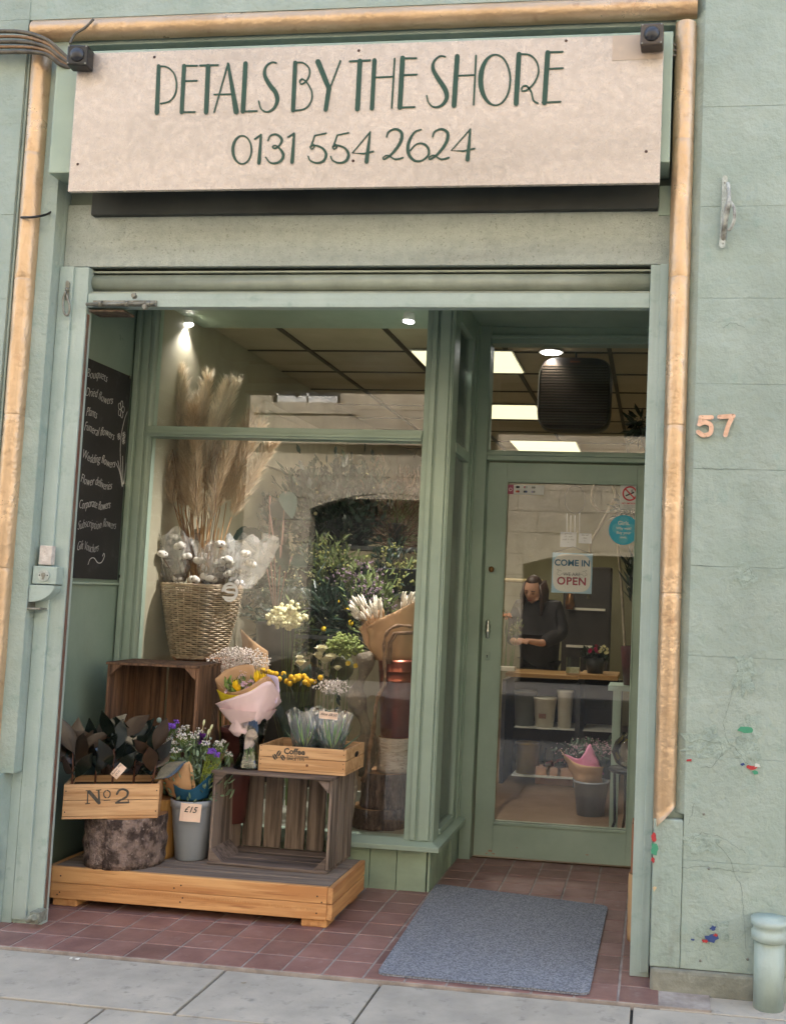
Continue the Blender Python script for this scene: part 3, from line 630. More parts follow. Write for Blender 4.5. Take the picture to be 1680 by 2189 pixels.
for y in (.045, .1): vs += [Vector((p.x, y, p.z)), *[Vector((p.x + (q.x - p.x) * math.cos(i / k * 1.57), y, p.z - r_ * .75 * math.sin(i / k * 1.57))) for i in range(k + 1)]]
m_ = k + 2; b.add(vs, [tuple(range(m_))[::-1], tuple(m_ + i for i in range(m_))] + [(i, (i + 1) % m_, m_ + (i + 1) % m_, m_ + i) for i in range(m_)]); b.build('cover', GREEN, t, bevel=.002)
b = MB(); b.box(p.x - .01, p.x + .006, .04, .1, q.z, p.z - .01); b.box(p.x - .01, q.x - .05, .04, .1, q.z - .006, q.z + .002); b.build('bracket', STEEL, t, bevel=.002)
b = MB(); p, q = atY(86, 1166, .06), atY(109, 1208, .06); b.box(p.x, q.x, .058, .086, q.z, p.z); o = b.build('label_tag', mat('torn_white', S(214, 206, 198), S(190, 180, 172), 30, .8, bump=.5), bevel=.002); tag(o, 'small worn white tag standing above the round key switch', 'tag')
p = atY(82, 1955, .07); b = MB(); b.box(p.x - .02, p.x + .02, .04, .1, p.z - .03, p.z + .015); b.tube([(p.x - .03, .05, p.z - .02), (p.x + .01, .03, p.z + .0)], .014, 8); tag(b.build('foot_bracket', mat('crusty_paint', S(150, 156, 144), S(116, 120, 108), 40, .85, bump=.8), bevel=.003), 'lumpy paint-crusted metal bracket at the foot of the left jamb', 'bracket')
# ---- chips, peeled patches and a pipe on the right wall
def blot(p, s, m, asp=.6, n=11, th=.0012, par=shop, name='paint_chip', seed=0):
    q = random.Random(seed); vs = []
    for i in range(n):
        a = 6.2832 * i / n; r_ = s * q.uniform(.45, 1.1); vs.append(Vector((p.x + math.cos(a) * r_, p.y - th, p.z + math.sin(a) * r_ * asp)))
    k = len(vs); vs2 = [v + Vector((0, th * 2, 0)) for v in vs]
    b = MB(); b.add(vs + vs2, [tuple(range(k))[::-1]] + [(i, (i + 1) % k, k + (i + 1) % k, k + i) for i in range(k)]); return b.build(name, m, par)
CRED = mat('old_red', S(180, 56, 60), rough=.5); CGRN = mat('old_green', S(70, 150, 118), rough=.5); CBLU = mat('old_blue', S(60, 80, 136), rough=.5); CWHT = mat('old_white', S(206, 210, 204), rough=.6)
for i, (x, y, s_, m_, a_) in enumerate(((1592, 1560, .030, CGRN, .55), (1473, 1626, .012, CRED, .5), (1606, 1641, .02, CRED, .55), (1618, 1637, .014, CWHT, .6), (1588, 1634, .01, CBLU, .7), (1614, 1652, .012, CGRN, .6), (1520, 2006, .028, CBLU, .7), (1507, 2013, .018, CRED, .5), (1524, 1985, .013, CBLU, .9), (1530, 2000, .010, CRED, .7), (1481, 2010, .008, CBLU, .5))):
    blot(atY(x, y, -.0025 - .0006 * i), s_, m_, a_, seed=i)
for i, (x, y, s_, a_) in enumerate(((1512, 1590, .11, .6), (1535, 1595, .05, .8), (1590, 1230, .055, 1.0), (1600, 1585, .06, 1.7), (1525, 1990, .07, .9), (1500, 1800, .10, .5), (1590, 1440, .05, 1.6), (1420, 1870, .05, .8))):
    blot(atY(x, y, -.0016), s_, mat('peeled_paint', S(160, 176, 167), S(140, 156, 147), 18, .8, bump=1.0, bscale=30, c3=S(140, 156, 146), bdist=.014), a_, n=19, th=.0008 + .0001 * i, name='peeled_patch', seed=40 + i)
for i, (x, y, m_, s_) in enumerate(((1397, 1790, CRED, .012), (1399, 1815, CGRN, .018), (1396, 1840, CRED, .008), (1399, 1900, mat('chip_buff', S(206, 180, 140)), .008))):
    blot(atY(x, y, -.006), s_, m_, 1.4, seed=80 + i)
t = thing('drain_pipe', 'pale green painted pipe with a collar rising from the pavement at the right edge', 'drain pipe', (2.80, -.06, 0))
b = MB(); b.tube([(2.80, -.06, -.01), (2.80, -.06, .24)], .052, 20); b.build('pipe', GREEN, t)
b = MB(); b.lathe([(.053, 0), (.064, .004), (.064, .03), (.058, .034), (.058, .05), (.066, .055), (.066, .075), (.0, .08)], (2.80, -.06, .22), 20); b.build('collar', GREEN, t)
for (x, y) in ((1504, 1741), (1497, 2055), (1515, 1858), (1598, 2052)):
    p = atY(x, y, -.002); b = MB(); b.ball(p, .005, 8, 5, (1, .6, 1)); b.build('wall_plug', STEEL, shop)

def crackline(pts, w_=.0008, nm='crack'):
    P = []
    for i in range(len(pts) - 1):
        for j in range(6):
            u = j / 6; x = pts[i][0] + (pts[i + 1][0] - pts[i][0]) * u + R.uniform(-2, 2); y = pts[i][1] + (pts[i + 1][1] - pts[i][1]) * u + R.uniform(-2, 2); P.append(atY(x, y, -.0022))
    b = MB(); ribbon(b, P, [w_ * R.uniform(.3, 1.5) for _ in P], (0, -1, 0), .0006); b.build(nm, mat('crack_dark', S(92, 102, 94), rough=.9), shop)
for c_ in ([(1590, 1400), (1575, 1440), (1560, 1500), (1545, 1545), (1552, 1580), (1580, 1610), (1600, 1640)], [(1470, 1588), (1500, 1580), (1540, 1592), (1545, 1615), (1520, 1640), (1490, 1640)], [(1480, 1792), (1500, 1780), (1540, 1790), (1570, 1808), (1600, 1830)], [(1440, 1858), (1500, 1852), (1560, 1862), (1612, 1868)], [(1470, 1765), (1485, 1720), (1500, 1740)], [(1590, 1225), (1600, 1215), (1612, 1235), (1595, 1245)], [(1530, 1800), (1560, 1840), (1585, 1900), (1590, 1960), (1592, 2040)], [(1545, 700), (1560, 690), (1600, 700)], [(1500, 1000), (1540, 1003), (1600, 1001)], [(1490, 1210), (1540, 1212)]):
    crackline(c_)
# ================================================================== CHALKBOARD on the left return wall
XB = -.262
t = thing('chalkboard', 'tall black chalkboard listing bouquets, plants and flower services in white chalk', 'chalkboard', (XB, .6, 1.4))
p, q = atX(279, 806, XB), atX(253, 1240, XB)
y1 = (p.y + q.y) / 2; zt, zb = atX(235, 785, XB).z, q.z; y0 = .20
BOARD = mat('board_black', S(34, 33, 35), S(42, 42, 44), 4, .6, c3=S(58, 58, 60), detail=9)
b = MB(); b.box(-.274, XB, y0, y1, zb, zt); b.build('board', BOARD, t, bevel=.001)
words = [(193, 815, 'Bouquets'), (188, 858, 'Dried flowers'), (183, 890, 'Plants'), (178, 935, 'Funeral flowers'), (175, 993, 'Wedding flowers'), (171, 1040, 'Flower deliveries'), (167, 1090, 'Corporate flowers'), (164, 1135, 'Subscription flowers'), (163, 1175, 'Gift Vouchers')]
yl = [228, 240, 206, 243, 243, 238, 233, 246, 208]
for i, (x, y, s_) in enumerate(words):
    c = atX(yl[i], y, XB + .001); n_ = len(s_)
    ys_ = atX(x - (10, 8, 1, 1, 3, 1, 1, 0, 1)[i], y, XB).y; ln = c.y - ys_
    M = frameM((XB + .001, ys_, c.z - .012), (0, 1, 0), (0, 0, 1)) @ Matrix.Rotation(rad(R.uniform(-1, 3)), 4, 'Z')
    o = text(s_, .062, M, CHALK, t, 'chalk_writing', th=.0008, shear=.35, off=-.0012 if i < 7 else -.0017)
    # stretch the word to end where it ends in the photograph
    ysv = [v.co.y for v in o.data.vertices]; w0 = max(ysv) - min(ysv); m0 = min(ysv); f_ = ln / w0
    for v in o.data.vertices: v.co.y = m0 + (v.co.y - m0) * f_; v.co.z += .006 * math.sin(v.co.y * 40 + i)
b = MB()
def cs(pts, w_=.003, n=6):
    P = [tuple(atX(x, y, XB + .001)) for x, y in pts]; P = smoothpts(P, n); ribbon(b, P, [w_] * len(P), (1, 0, 0), .0006)
for a in range(5):
    cx, cy = 259, 875; d = a * 1.2566; cs([(cx, cy), (cx + 5 * math.cos(d - .5), cy + 14 * math.sin(d - .5)), (cx + 7 * math.cos(d), cy + 19 * math.sin(d)), (cx + 5 * math.cos(d + .5), cy + 14 * math.sin(d + .5)), (cx, cy)], .0025)
for (cx, cy) in ((254, 933), (265, 930), (264, 942)):
    for a in range(4):
        d = a * 1.57 + .4; cs([(cx, cy), (cx + 3 * math.cos(d - .5), cy + 7 * math.sin(d - .5)), (cx + 3 * math.cos(d + .5), cy + 7 * math.sin(d + .5)), (cx, cy)], .002, 3)
cs([(267, 893), (260, 925), (257, 960), (259, 1010), (262, 1040)]); cs([(272, 880), (267, 893)]); cs([(252, 985), (262, 1035)]); cs([(262, 975), (263, 1035)]); cs([(270, 990), (264, 1035)]); cs([(248, 990), (256, 1010), (261, 1040)])
cs([(188, 1207), (193, 1195), (201, 1193), (209, 1203), (217, 1202), (223, 1190), (222, 1183), (219, 1189)])
b.build('chalk_drawing', CHALK, t)
for y in (806, 1033, 1232): pass
for (x, y) in ((277, 806), (267, 1033), (256, 1232)):
    p = atX(x, y, XB); b = MB(); b.box(p.x - .002, p.x + .006, p.y - .008, p.y + .004, p.z - .008, p.z + .008); b.build('mirror_clip', CHROME, t, bevel=.001)
# conduit pipe running down beside the board
pts = [atX(293, 665, -.262), atX(289, 900, -.262), atX(280, 1150, -.262), atX(268, 1222, -.262), atX(262, 1238, -.262), atX(250, 1243, -.262)]
yy = (pts[0].y + pts[3].y) / 2 + .02
pp = [Vector((-.262, yy, 2.84)), Vector((-.262, yy, 1.9)), Vector((-.262, yy, 1.42)), Vector((-.262, yy - .008, 1.385)), Vector((-.262, yy - .035, 1.372)), Vector((-.262, .24, 1.368))]
t = thing('cable_conduit', 'thin green painted conduit running down beside the chalkboard and under it', 'conduit', tuple(pp[2]))
b = MB(); b.tube(pp, .0065, 8); b.build('tube', GREENF, t)
for z in (2.5, 2.2, 1.9, 1.6): b = MB(); b.box(-.274, -.252, yy - .009, yy + .009, z - .008, z + .008); b.build('clip', GREENF, t, bevel=.002)

# ================================================================== OUTSIDE DISPLAY
PINE = wood('pine', S(216, 166, 110), S(188, 132, 80), 'x', .8, isl=.08, c3=S(160, 104, 62)); PINEY = wood('pine_y', S(206, 156, 102), S(176, 122, 76), 'y', .8, isl=.08)
GREYW = wood('weathered_top', S(138, 124, 112), S(112, 98, 88), 'x', 1.2, isl=.1, rough=.85)
def nails(name, pts, parent, r=.0035, m=INK):
    for p in pts: b = MB(); b.ball(p, r, 6, 4, (1, .3, 1)); b.build(name, m, parent)
t = thing('pallet', 'low orange pine platform of two boards holding the crates and buckets on the red tiles', 'pallet', (.46, .6, 0))
ZT = .166; FX0, FX1, FY = -.142, 1.072, .33
for (z0, z1_) in ((.034, .0985), (.1, ZT)):
    b = MB(); b.box(FX0, FX1, FY, FY + .022, z0, z1_); b.build('front_board', PINE, t, bevel=.003)
    b = MB(); b.box(FX1 + .001, FX1 + .024, FY + .0, .80, z0 + .001, z1_ - .001); b.build('end_board', PINEY, t, bevel=.003)
    b = MB(); b.box(FX0 - .024, FX0 - .001, FY + .0, .80, z0 + .001, z1_ - .001); b.build('end_board', PINEY, t, bevel=.003)
y = FY + .023; k = 0
while y < .79:
    wd = (.085, .078, .09, .082, .088, .08)[k % 6]; b = MB(); b.box(FX0 + .001, FX1 - .001, y, min(y + wd, .80), ZT - .018, ZT - .001); b.build('top_slat', [GREYW, GREYW][k % 2], t, bevel=.002); y += wd + .008; k += 1
for i in range(5): b = MB(); b.box(FX0 + .02 + i * .27, FX0 + .06 + i * .27, FY + .022, .79, .04, ZT - .02); b.build('bearer', PINEY, t)
for x in (FX0 + .005, .962):
    b = MB(); b.box(x, x + .11, FY + .012, FY + .12, .0, .034); b.build('foot', PINEY, t, bevel=.006)
    b = MB(); b.box(x, x + .11, .68, .79, .0, .034); b.build('foot', PINEY, t, bevel=.006)
nails('nail', [(x, FY, z) for x in (-.10, .44, 1.03) for z in (.06, .128)] + [(.41, FY, .115), (.45, FY, .078), (1.05, FY, .105), (-.11, FY, .05)], t)
# saw ripple on the front boards
b = MB()
for i in range(150):
    x = .1 + i * .0062 + R.uniform(-.001, .001); zc = .066 + .012 * math.sin(x * 3)
    if R.random() < .8: b.add([(x, FY - .0006, zc), (x + .0012, FY - .0006, zc), (x + .003, FY - .0006, zc + .011), (x + .0022, FY - .0006, zc + .011)], [(0, 1, 2, 3)])
b.build('saw_marks', mat('saw_mark', S(172, 112, 60)), t)

# ---- wooden crate builder
def crate(name, label, loc, rz, sx, sy, sz, m, cat='crate', group=None, open_side='top', board=.012, nf=2, gaps=.004, corner=True, tilt=0, cm=None, bottomgap=.003, top_rim=0):
    """open box with board sides; local x = width, y = depth, z = height. open_side 'top' or 'front'"""
    t = thing(name, label, cat, loc, rz, group)
    if tilt: t.rotation_euler[0] = tilt; WM[t.name] = Matrix.Translation(Vector(loc)) @ Matrix.Rotation(rz, 4, 'Z') @ Matrix.Rotation(tilt, 4, 'X')
    M = WM[t.name]; hx, hy = sx / 2, sy / 2
    def bd(nm, *q, mm=m): b = MB(); b.box(*q, M); return b.build(nm, mm, t, bevel=.0018)
    if open_side == 'top':
        h = (sz - board) / nf
        for i in range(nf):
            z0 = board + i * h; z1_ = z0 + h - gaps
            bd('front_board', -hx, hx, -hy, -hy + board, z0, z1_); bd('back_board', -hx, hx, hy - board, hy, z0, z1_)
            bd('end_board', -hx, -hx + board, -hy + board, hy - board, z0, z1_); bd('end_board', hx - board, hx, -hy + board, hy - board, z0, z1_)
        bd('base', -hx, hx, -hy, hy, 0, board - .001)
    else:
        # lying on its side, mouth to the front; walls made of boards running front to back
        n = 3; 
        for i in range(n):
            y0 = -hy + board + 0 + i * (sy - board) / n; y1 = y0 + (sy - board) / n - gaps
            bd('top_board', -hx - .004, hx + .004, y0 - (board if i == 0 else 0), y1, sz - board, sz); bd('bottom_board', -hx, hx, y0 - (board if i == 0 else 0), y1, 0, board)
            bd('side_board', -hx, -hx + board, y0, y1, board, sz - board, mm=cm or m); bd('side_board', hx - board, hx, y0, y1, board, sz - board, mm=cm or m)
        n = nf; wd = (sx - 2 * board) / n
        for i in range(n): x0 = -hx + board + i * wd; bd('back_board', x0 + gaps * .5, x0 + wd - gaps * .5 - (0.01 if i % 2 else 0), hy - board, hy, board, sz - board, mm=cm or m)
        if corner:
            for (cx, cz) in ((-1, 0), (1, 0), (-1, 1), (1, 1)):
                b = MB(); L = .055; z0 = board if cz == 0 else sz - board; s_ = 1 if cz == 0 else -1; x0 = cx * (hx - board)
                tri = [(x0, z0), (x0 - cx * L, z0), (x0, z0 + s_ * L)]
                vs = [M @ Vector((a, -hy + .004, c)) for a, c in tri] + [M @ Vector((a, -hy + (.2 if cz == 0 and cx < 0 and corner == 2 else .03), c)) for a, c in tri]
                b.add(vs, [(0, 1, 2), (3, 5, 4), (0, 3, 4, 1), (1, 4, 5, 2), (2, 5, 3, 0)]); b.build('corner_block', m, t, bevel=.001)
    return t
WX = wood('old_wood_x', S(126, 110, 100), S(80, 68, 60), 'x', 1, isl=.18, rough=.85, bump=.5); WZ = wood('old_wood_z', S(134, 100, 76), S(76, 56, 44), 'z', 1, isl=.2, rough=.8, bump=.5, c3=S(140, 108, 82))
WZG = wood('old_wood_grey', S(140, 124, 112), S(88, 76, 68), 'z', 1, isl=.15, rough=.85, bump=.6)
ORX = wood('box_wood', S(214, 172, 126), S(190, 144, 98), 'x', 1, isl=.08, c3=S(150, 108, 72)); 
# big crate on its side in the middle
a = atZ(440, 1828, ZT); c = atZ(690, 1853, ZT)
wc = crate('wooden_crate', 'weathered grey-brown slatted crate lying on its side on the pallet, mouth facing out', (.735, .695, ZT), rad(-1.5), .55, .33, .405, WX, open_side='front', nf=5, gaps=.012, cm=WZG, corner=2)
# tall crate standing on end at the left
ZC = atY(318, 1418, .66).z
uc = crate('wooden_crate', 'dark brown crate standing on end behind the rubber plants', ((atY(222, 1500, .63).x + atY(415, 1500, .63).x) / 2, .77, ZC - .52), rad(2), atY(415, 1500, .63).x - atY(222, 1500, .63).x, .28, .52, WZ, open_side='front', nf=5, gaps=.004, cm=WZ)
crate('wooden_crate', 'shadowed brown crate under the standing crate behind the bark stump', ((atY(222, 1500, .63).x + atY(415, 1500, .63).x) / 2, .79, ZT), 0, .44, .25, ZC - .52 - ZT - .001, WZ, open_side='front', nf=5, gaps=.004, cm=WZ, corner=False)
# ---- logs
BARK = mat('bark', S(150, 130, 120), S(74, 60, 54), 22, .95, bump=1.0, bscale=48, c3=S(186, 168, 156), bdist=.035, stretch=(1, 1, .75), detail=9, ramp=(.42, .58))
BARKV = mat('ridged_bark', S(124, 100, 86), S(60, 46, 40), 14, .95, bump=1.0, bscale=24, bdist=.02, stretch=(3.2, 3.2, .8), c3=S(128, 110, 98), detail=9)
BIRCH = mat('birch_bark', S(222, 212, 198), S(196, 176, 156), 12, .8, bump=.9, bscale=24, c3=S(92, 66, 48), bdist=.012, stretch=(1, 1, 4.5))
ENDG = mat('log_end', S(170, 130, 88), S(140, 100, 64), 20, .8)
def log(name, label, loc, r, h, m, n=40, jit=.03, cat='log', group=None, endm=ENDG, split=0, parent=None):
    b = MB(); prof = [(r * (1 + .02 * math.sin(i * 2.1)), h * i / 8) for i in range(9)]; prof[0] = (r * .985, 0); prof[-1] = (r * .985, h)
    b.lathe(prof, (0, 0, 0), n, jit=jit)
    if split:
        for v in b.v:
            th = math.atan2(v.y, v.x); d = abs(th - split)
            if d < .09: f_ = .86 + .14 * (d / .09) ** 2; v.x *= f_; v.y *= f_
    for v in b.v:
        nn = noise.noise(Vector((v.x * 18, v.y * 18, v.z * 12)) + Vector(loc)); f_ = 1 + .035 * nn; v.x *= f_; v.y *= f_
    top = [v.copy() for v in b.v[-n:]]
    t = thing(name, label, cat, loc, 0, group)
    b.v = [v + Vector(loc) for v in b.v]; b.build('bark', m, t)
    e = MB(); e.add([Vector((0, 0, h))] + top, [(0, 1 + j, 1 + (j + 1) % n) for j in range(n)]); e.v = [v + Vector(loc) for v in e.v]; e.build('cut_end', endm, t)
    return t
zb_ = atY(240, 1752, .32).z
# box no 2 front plane
Yb = .335; bx0, bx1 = atY(134, 1715, Yb).x, atY(339, 1715, Yb).x; bz0, bz1 = atY(235, 1751, Yb).z, atY(235, 1677, Yb).z
log('tree_stump', 'wide bark-covered stump with a deep split under the stencilled box', (.10, .485, ZT), .168, bz0 - ZT - .001, BARK, split=-1.78)
log('log', 'yellowish round post section between the bark stump and the grey bucket', (atY(342, 1800, .60).x, .60, ZT), .062, atY(343, 1700, .66).z - ZT, wood('yellow_log', S(176, 136, 70), S(136, 98, 46), 'z', .6, isl=0, rough=.8))
AN = rad(22); NP = Vector((math.sin(AN), -math.cos(AN), 0)); P0 = Vector((.10, Yb, 0))
def atP(x, y, off=0): d = ray(x, y); p0 = P0 + NP * off; return CAM + d * ((p0 - CAM).dot(NP) / d.dot(NP))
e0, e1 = atP(134, 1715), atP(339, 1715); bw = (e1 - e0).xy.length; bh = atP(236, 1676).z - atP(236, 1751).z; bz0 = atP(236, 1751).z; bz1 = bz0 + bh
bc = (e0 + e1) / 2 - NP * .115
box2 = crate('wooden_box', 'pale pine box stencilled N° 2 holding rubber plants on the bark stump', (bc.x, bc.y, bz0), AN, bw, .23, bh, ORX, nf=2, gaps=.002)
M2 = WM[box2.name]
b = MB(); b.box(-bw / 2 + .013, bw / 2 - .013, -.1, .1, .02, bh - .03, M2); b.build('soil', SOIL, box2)
b = MB(); ST = mat('stencil_ink', S(58, 58, 56), S(92, 84, 72), 60, .8)
def fs_(pts, w_, sm=False):
    P = [tuple(atP(x, y, .0012)) for x, y in pts]
    if sm: P = smoothpts(P, 5)
    ribbon(b, P, w_ if isinstance(w_, list) else [w_] * len(P), NP, .0006)
fs_([(188, 1691), (187, 1717)], .005); fs_([(211, 1691), (212, 1712)], .008); fs_([(191, 1693), (212, 1717)], .014); fs_([(184, 1691), (192, 1691)], .004); fs_([(206, 1690), (216, 1689)], .004); fs_([(183, 1719), (192, 1718)], .004)
fs_([(226, 1691), (222, 1696), (223, 1703), (227, 1706)], .005, sm=True); fs_([(229, 1690), (235, 1694), (235, 1702), (231, 1706)], .005, sm=True); fs_([(222, 1712), (236, 1711)], .003)
fs_([(250, 1698), (255, 1690), (264, 1688), (273, 1693), (271, 1703), (262, 1709)], .009, sm=True); fs_([(259, 1710), (248, 1717)], .008); fs_([(250, 1717), (275, 1716)], .007); fs_([(274, 1710), (275, 1717)], .004)
b.build('stencil_lettering', ST, box2)
nails('nail', [M2 @ Vector((s_ * (bw / 2 - .01), -.116, z)) for s_ in (-1, 1) for z in (.03, bh - .03)], box2, .003)
# ---- price cards
def card(name, label, p, M2, w_, h_, lines, size, m=PINKC, cat='price card', shear=.3, stick=0, off=-.0006):
    t = thing(name, label, cat, p); M = Matrix.Translation(Vector(p)) @ M2
    b = MB(); k = 5; vs = []
    for i in range(k + 1):
        for j in (0, 1): x = -w_ / 2 + w_ * i / k; vs.append(M @ Vector((x, -h_ / 2 + h_ * j, .004 * math.sin(i * 1.1)))); vs.append(M @ Vector((x, -h_ / 2 + h_ * j, .004 * math.sin(i * 1.1) - .0012)))
    fs = []
    for i in range(k): a = i * 4; fs += [(a, a + 4, a + 6, a + 2), (a + 1, a + 3, a + 7, a + 5), (a, a + 1, a + 5, a + 4), (a + 2, a + 6, a + 7, a + 3)]
    b.add(vs, fs + [(0, 2, 3, 1), (k * 4, k * 4 + 1, k * 4 + 3, k * 4 + 2)]); b.build('card', m, t)
    for i, s_ in enumerate(lines): text(s_, size, M @ Matrix.Translation((-w_ * .42, h_ * .5 - size * (1.0 + i * 1.15), .0048)), INK, t, 'writing', th=.0004, shear=shear, off=off)
    if stick: b = MB(); b.tube([M @ Vector((0, -h_ / 2, -.002)), M @ Vector((0, -h_ / 2 - stick, -.002))], .0015, 5); b.build('stick', INK, t)
    return t
UP = Matrix.Rotation(rad(90), 4, 'X')
p = atP(253, 1649, .006); card('price_card', 'tilted peach card reading Rubber Plant £9.50 on the stencilled box', p, Matrix.Rotation(rad(10), 4, 'Z') @ UP @ Matrix.Rotation(rad(52), 4, 'Z'), .062, .036, ['Rubber Plant', '  £9.50'], .0115, off=-.0001)
# ---- rubber plants
RL = mat('rubber_leaf', S(30, 38, 32), S(22, 28, 24), 6, .16, isl=.35, spec=.8); RU = mat('rubber_leaf_under', S(70, 54, 42), S(48, 38, 30), 12, .3, isl=.2)
def rubber(label, x, y, z0, h, seeds, nl=8, spread=1):
    t = thing('rubber_plant', label, 'rubber plant', (x, y, z0), 0, 'rubber plants in the stencilled box'); q = random.Random(seeds)
    b = MB(); top = Vector((x + q.uniform(-.02, .02), y + q.uniform(-.02, .02), z0 + h)); b.tube([(x, y, z0 - .02), ((x + top.x) / 2, (y + top.y) / 2, z0 + h * .5), top], [.005, .004, .003], 6); b.build('stem', mat('rubber_stem', S(110, 70, 52)), t)
    for i in range(nl):
        az = i * 2.4 + q.uniform(-.3, .3); el = q.uniform(.55, 1.3); zz = z0 + h * (.15 + .8 * i / nl); d = Vector((math.cos(az) * math.cos(el) * spread, math.sin(az) * math.cos(el) * spread, math.sin(el)))
        bs = Vector((x, y, zz)); L = q.uniform(.105, .165); W = L * q.uniform(.40, .50); up = (Vector((.45, -1, .35)) * (1 if q.random() < .62 else -1) + Vector((q.uniform(-.7, .7), q.uniform(-.4, .4), q.uniform(-.3, .3))))
        b = MB(); b.leaf(bs + d * .02, d, L, W, up=up, curl=q.uniform(-.25, .15), fold=.2, n=9, pw=1.05); nn = len(b.f)
        b.m = 1; vs = [v.copy() for v in b.v]; sdv = d.cross(up).normalized(); nrm = sdv.cross(d).normalized(); b.add([v - nrm * .0012 for v in vs], [f[::-1] for f in b.f[:nn]], True)
        b.m = 0; b.tube([bs, bs + d * .022], .002, 5)
        b.build('leaf', [RL, RU], t)
SB = bz1 - .03
for (lx, ly, h_, sd_, lab_) in ((-.17, -.03, .17, 3, 'leftmost rubber plant with dark glossy leaves leaning over the box edge'), (-.09, .04, .22, 5, 'rubber plant with a brown backed leaf, just right of the leftmost one'), (-.01, -.02, .24, 16, 'middle rubber plant with the tallest upright pointed leaf'), (.07, .04, .21, 12, 'rubber plant behind and right of the price card'), (.15, -.03, .16, 23, 'rightmost rubber plant beside the purple bouquet')):
    p = M2 @ Vector((lx, ly, 0)); rubber(lab_, p.x, p.y, SB, h_, sd_, 9)
# ---- grey bucket with £15 bouquet
GB = mat('grey_plastic', S(150, 156, 162), S(142, 148, 155), 3, .38, bump=.05)
pb = atZ(402, 1838, ZT); px_ = pm(pb.y); zr_ = atY(402, 1708, pb.y).z
t = thing('flower_bucket', 'tapered grey plastic bucket holding the £15 bouquet', 'bucket', (pb.x, pb.y + .03, ZT))
cx, cy = pb.x, pb.y + .03; rt, rb_ = 50 * px_, 34 * px_; H = zr_ - ZT
b = MB(); b.lathe([(rb_ * .92, 0), (rb_, .006), (rt * .95, H - .035), (rt * .955, H - .034), (rt, H - .032), (rt * 1.02, H - .002), (rt * 1.0, H), (rt * .95, H), (rt * .93, H - .04), (rb_ * .93, .02), (0.0005, .02)], (cx, cy, ZT), 40); b.build('tub', GB, t)
bq = (cx, cy, ZT + H)
card('price_card', 'square peach card reading £15 clipped to the grey bucket rim', atY(407, 1738, cy - rt - .008), Matrix.Rotation(rad(4), 4, 'Z') @ UP @ Matrix.Rotation(rad(-3), 4, 'Z'), .092, .078, [' £15'], .037, off=.0003)
# flower helpers
STEMG = mat('stem_green', S(112, 134, 72), S(84, 108, 54), 10, .6, isl=.2); LEAFG = mat('leaf_green', S(134, 154, 126), S(92, 114, 88), 8, .55, isl=.3); EUC = mat('eucalyptus', S(146, 166, 158), S(110, 132, 122), 6, .6, isl=.15)
WHF = mat('white_bloom', S(236, 232, 226), S(222, 214, 208), 40, .7, isl=.06, sub=.1); PKF = mat('pale_pink_bloom', S(236, 206, 214), S(222, 184, 198), 30, .6, isl=.08, sub=.1)
PUR = mat('purple_bloom', S(140, 92, 204), S(104, 60, 168), 40, .7, isl=.2); DPU = mat('deep_purple_bloom', S(92, 34, 116), S(64, 20, 84), 30, .6, isl=.25); YEL = mat('yellow_bloom', S(246, 212, 40), S(228, 184, 24), 30, .6, isl=.1); LIM = mat('lime_bloom', S(176, 190, 84), S(138, 156, 56), 40, .7, isl=.2)
KRAFT = mat('kraft_paper', S(196, 156, 116), S(182, 142, 102), 4, .7, bump=.35, bscale=14, bdist=.006); TEAL = mat('teal_paper', S(24, 84, 112), S(20, 74, 100), 4, .7, bump=.3, bscale=14, bdist=.006); PINKP = mat('pink_paper', S(238, 212, 212), S(228, 200, 204), 3, .55, bump=.3, bscale=11, bdist=.008); YELP = mat('yellow_paper', S(244, 220, 48), rough=.6); LILP = mat('lilac_paper', S(222, 206, 228), S(212, 196, 222), 3, .6, bump=.2, bscale=12)
def wrap(base, pts_low, pts_up, m, name, parent, th=.0014, wob=.004, nu=10):
    """sheet of paper between a lower and an upper polyline of points"""
    A = smoothpts([tuple(p) for p in pts_low], 5); B_ = smoothpts([tuple(p) for p in pts_up], 5); k = min(len(A), len(B_)); b = MB(); vs = []
    for i in range(k):
        for j in range(nu + 1):
            t_ = j / nu; p = Vector(A[i]) * (1 - t_) + Vector(B_[i]) * t_
            nn = noise.noise(p * 22) + .5 * noise.noise(p * 55) + .5 * abs(noise.noise(p * 30 + Vector((5, 0, 0)))); c = Vector(base); r_ = Vector((p.x - c.x, p.y - c.y, 0)).normalized()
            vs.append(p + r_ * (wob * nn + .012 * math.sin(math.pi * t_) * 0))
    n = len(vs); fs = [(i * (nu + 1) + j, (i + 1) * (nu + 1) + j, (i + 1) * (nu + 1) + j + 1, i * (nu + 1) + j + 1) for i in range(k - 1) for j in range(nu)]
    b.add(vs, fs, True); o = b.build(name, m, parent); s_ = o.modifiers.new('solid', 'SOLIDIFY'); s_.thickness = th; return o
def polar(c, r, a, z): return Vector((c[0] + r * math.cos(a), c[1] + r * math.sin(a), z))
def stems(b, c, heads, r=.0016, z0=None):
    for h in heads:
        h = Vector(h); a = Vector(c) + Vector((R.uniform(-.02, .02), R.uniform(-.02, .02), 0)); mid = (a * .45 + h * .55) + Vector((0, 0, -.01)); b.tube([a, mid, h], [r * 1.2, r, r * .7], 5, caps=False)
def sprig(b, bw, p, d, L, n, r=.0035, spread=.035):
    """branched sprig of tiny blossoms; stems into b, blossoms into bw"""
    p = Vector(p); d = Vector(d).normalized()
    for i in range(n):
        q = p + d * L * R.uniform(.3, 1) + rv(spread) * .9; b.tube([p + d * L * R.uniform(0, .4), q], .0007, 3, caps=False); bw.ball(q, r * R.uniform(.6, 1.25), 5, 3)
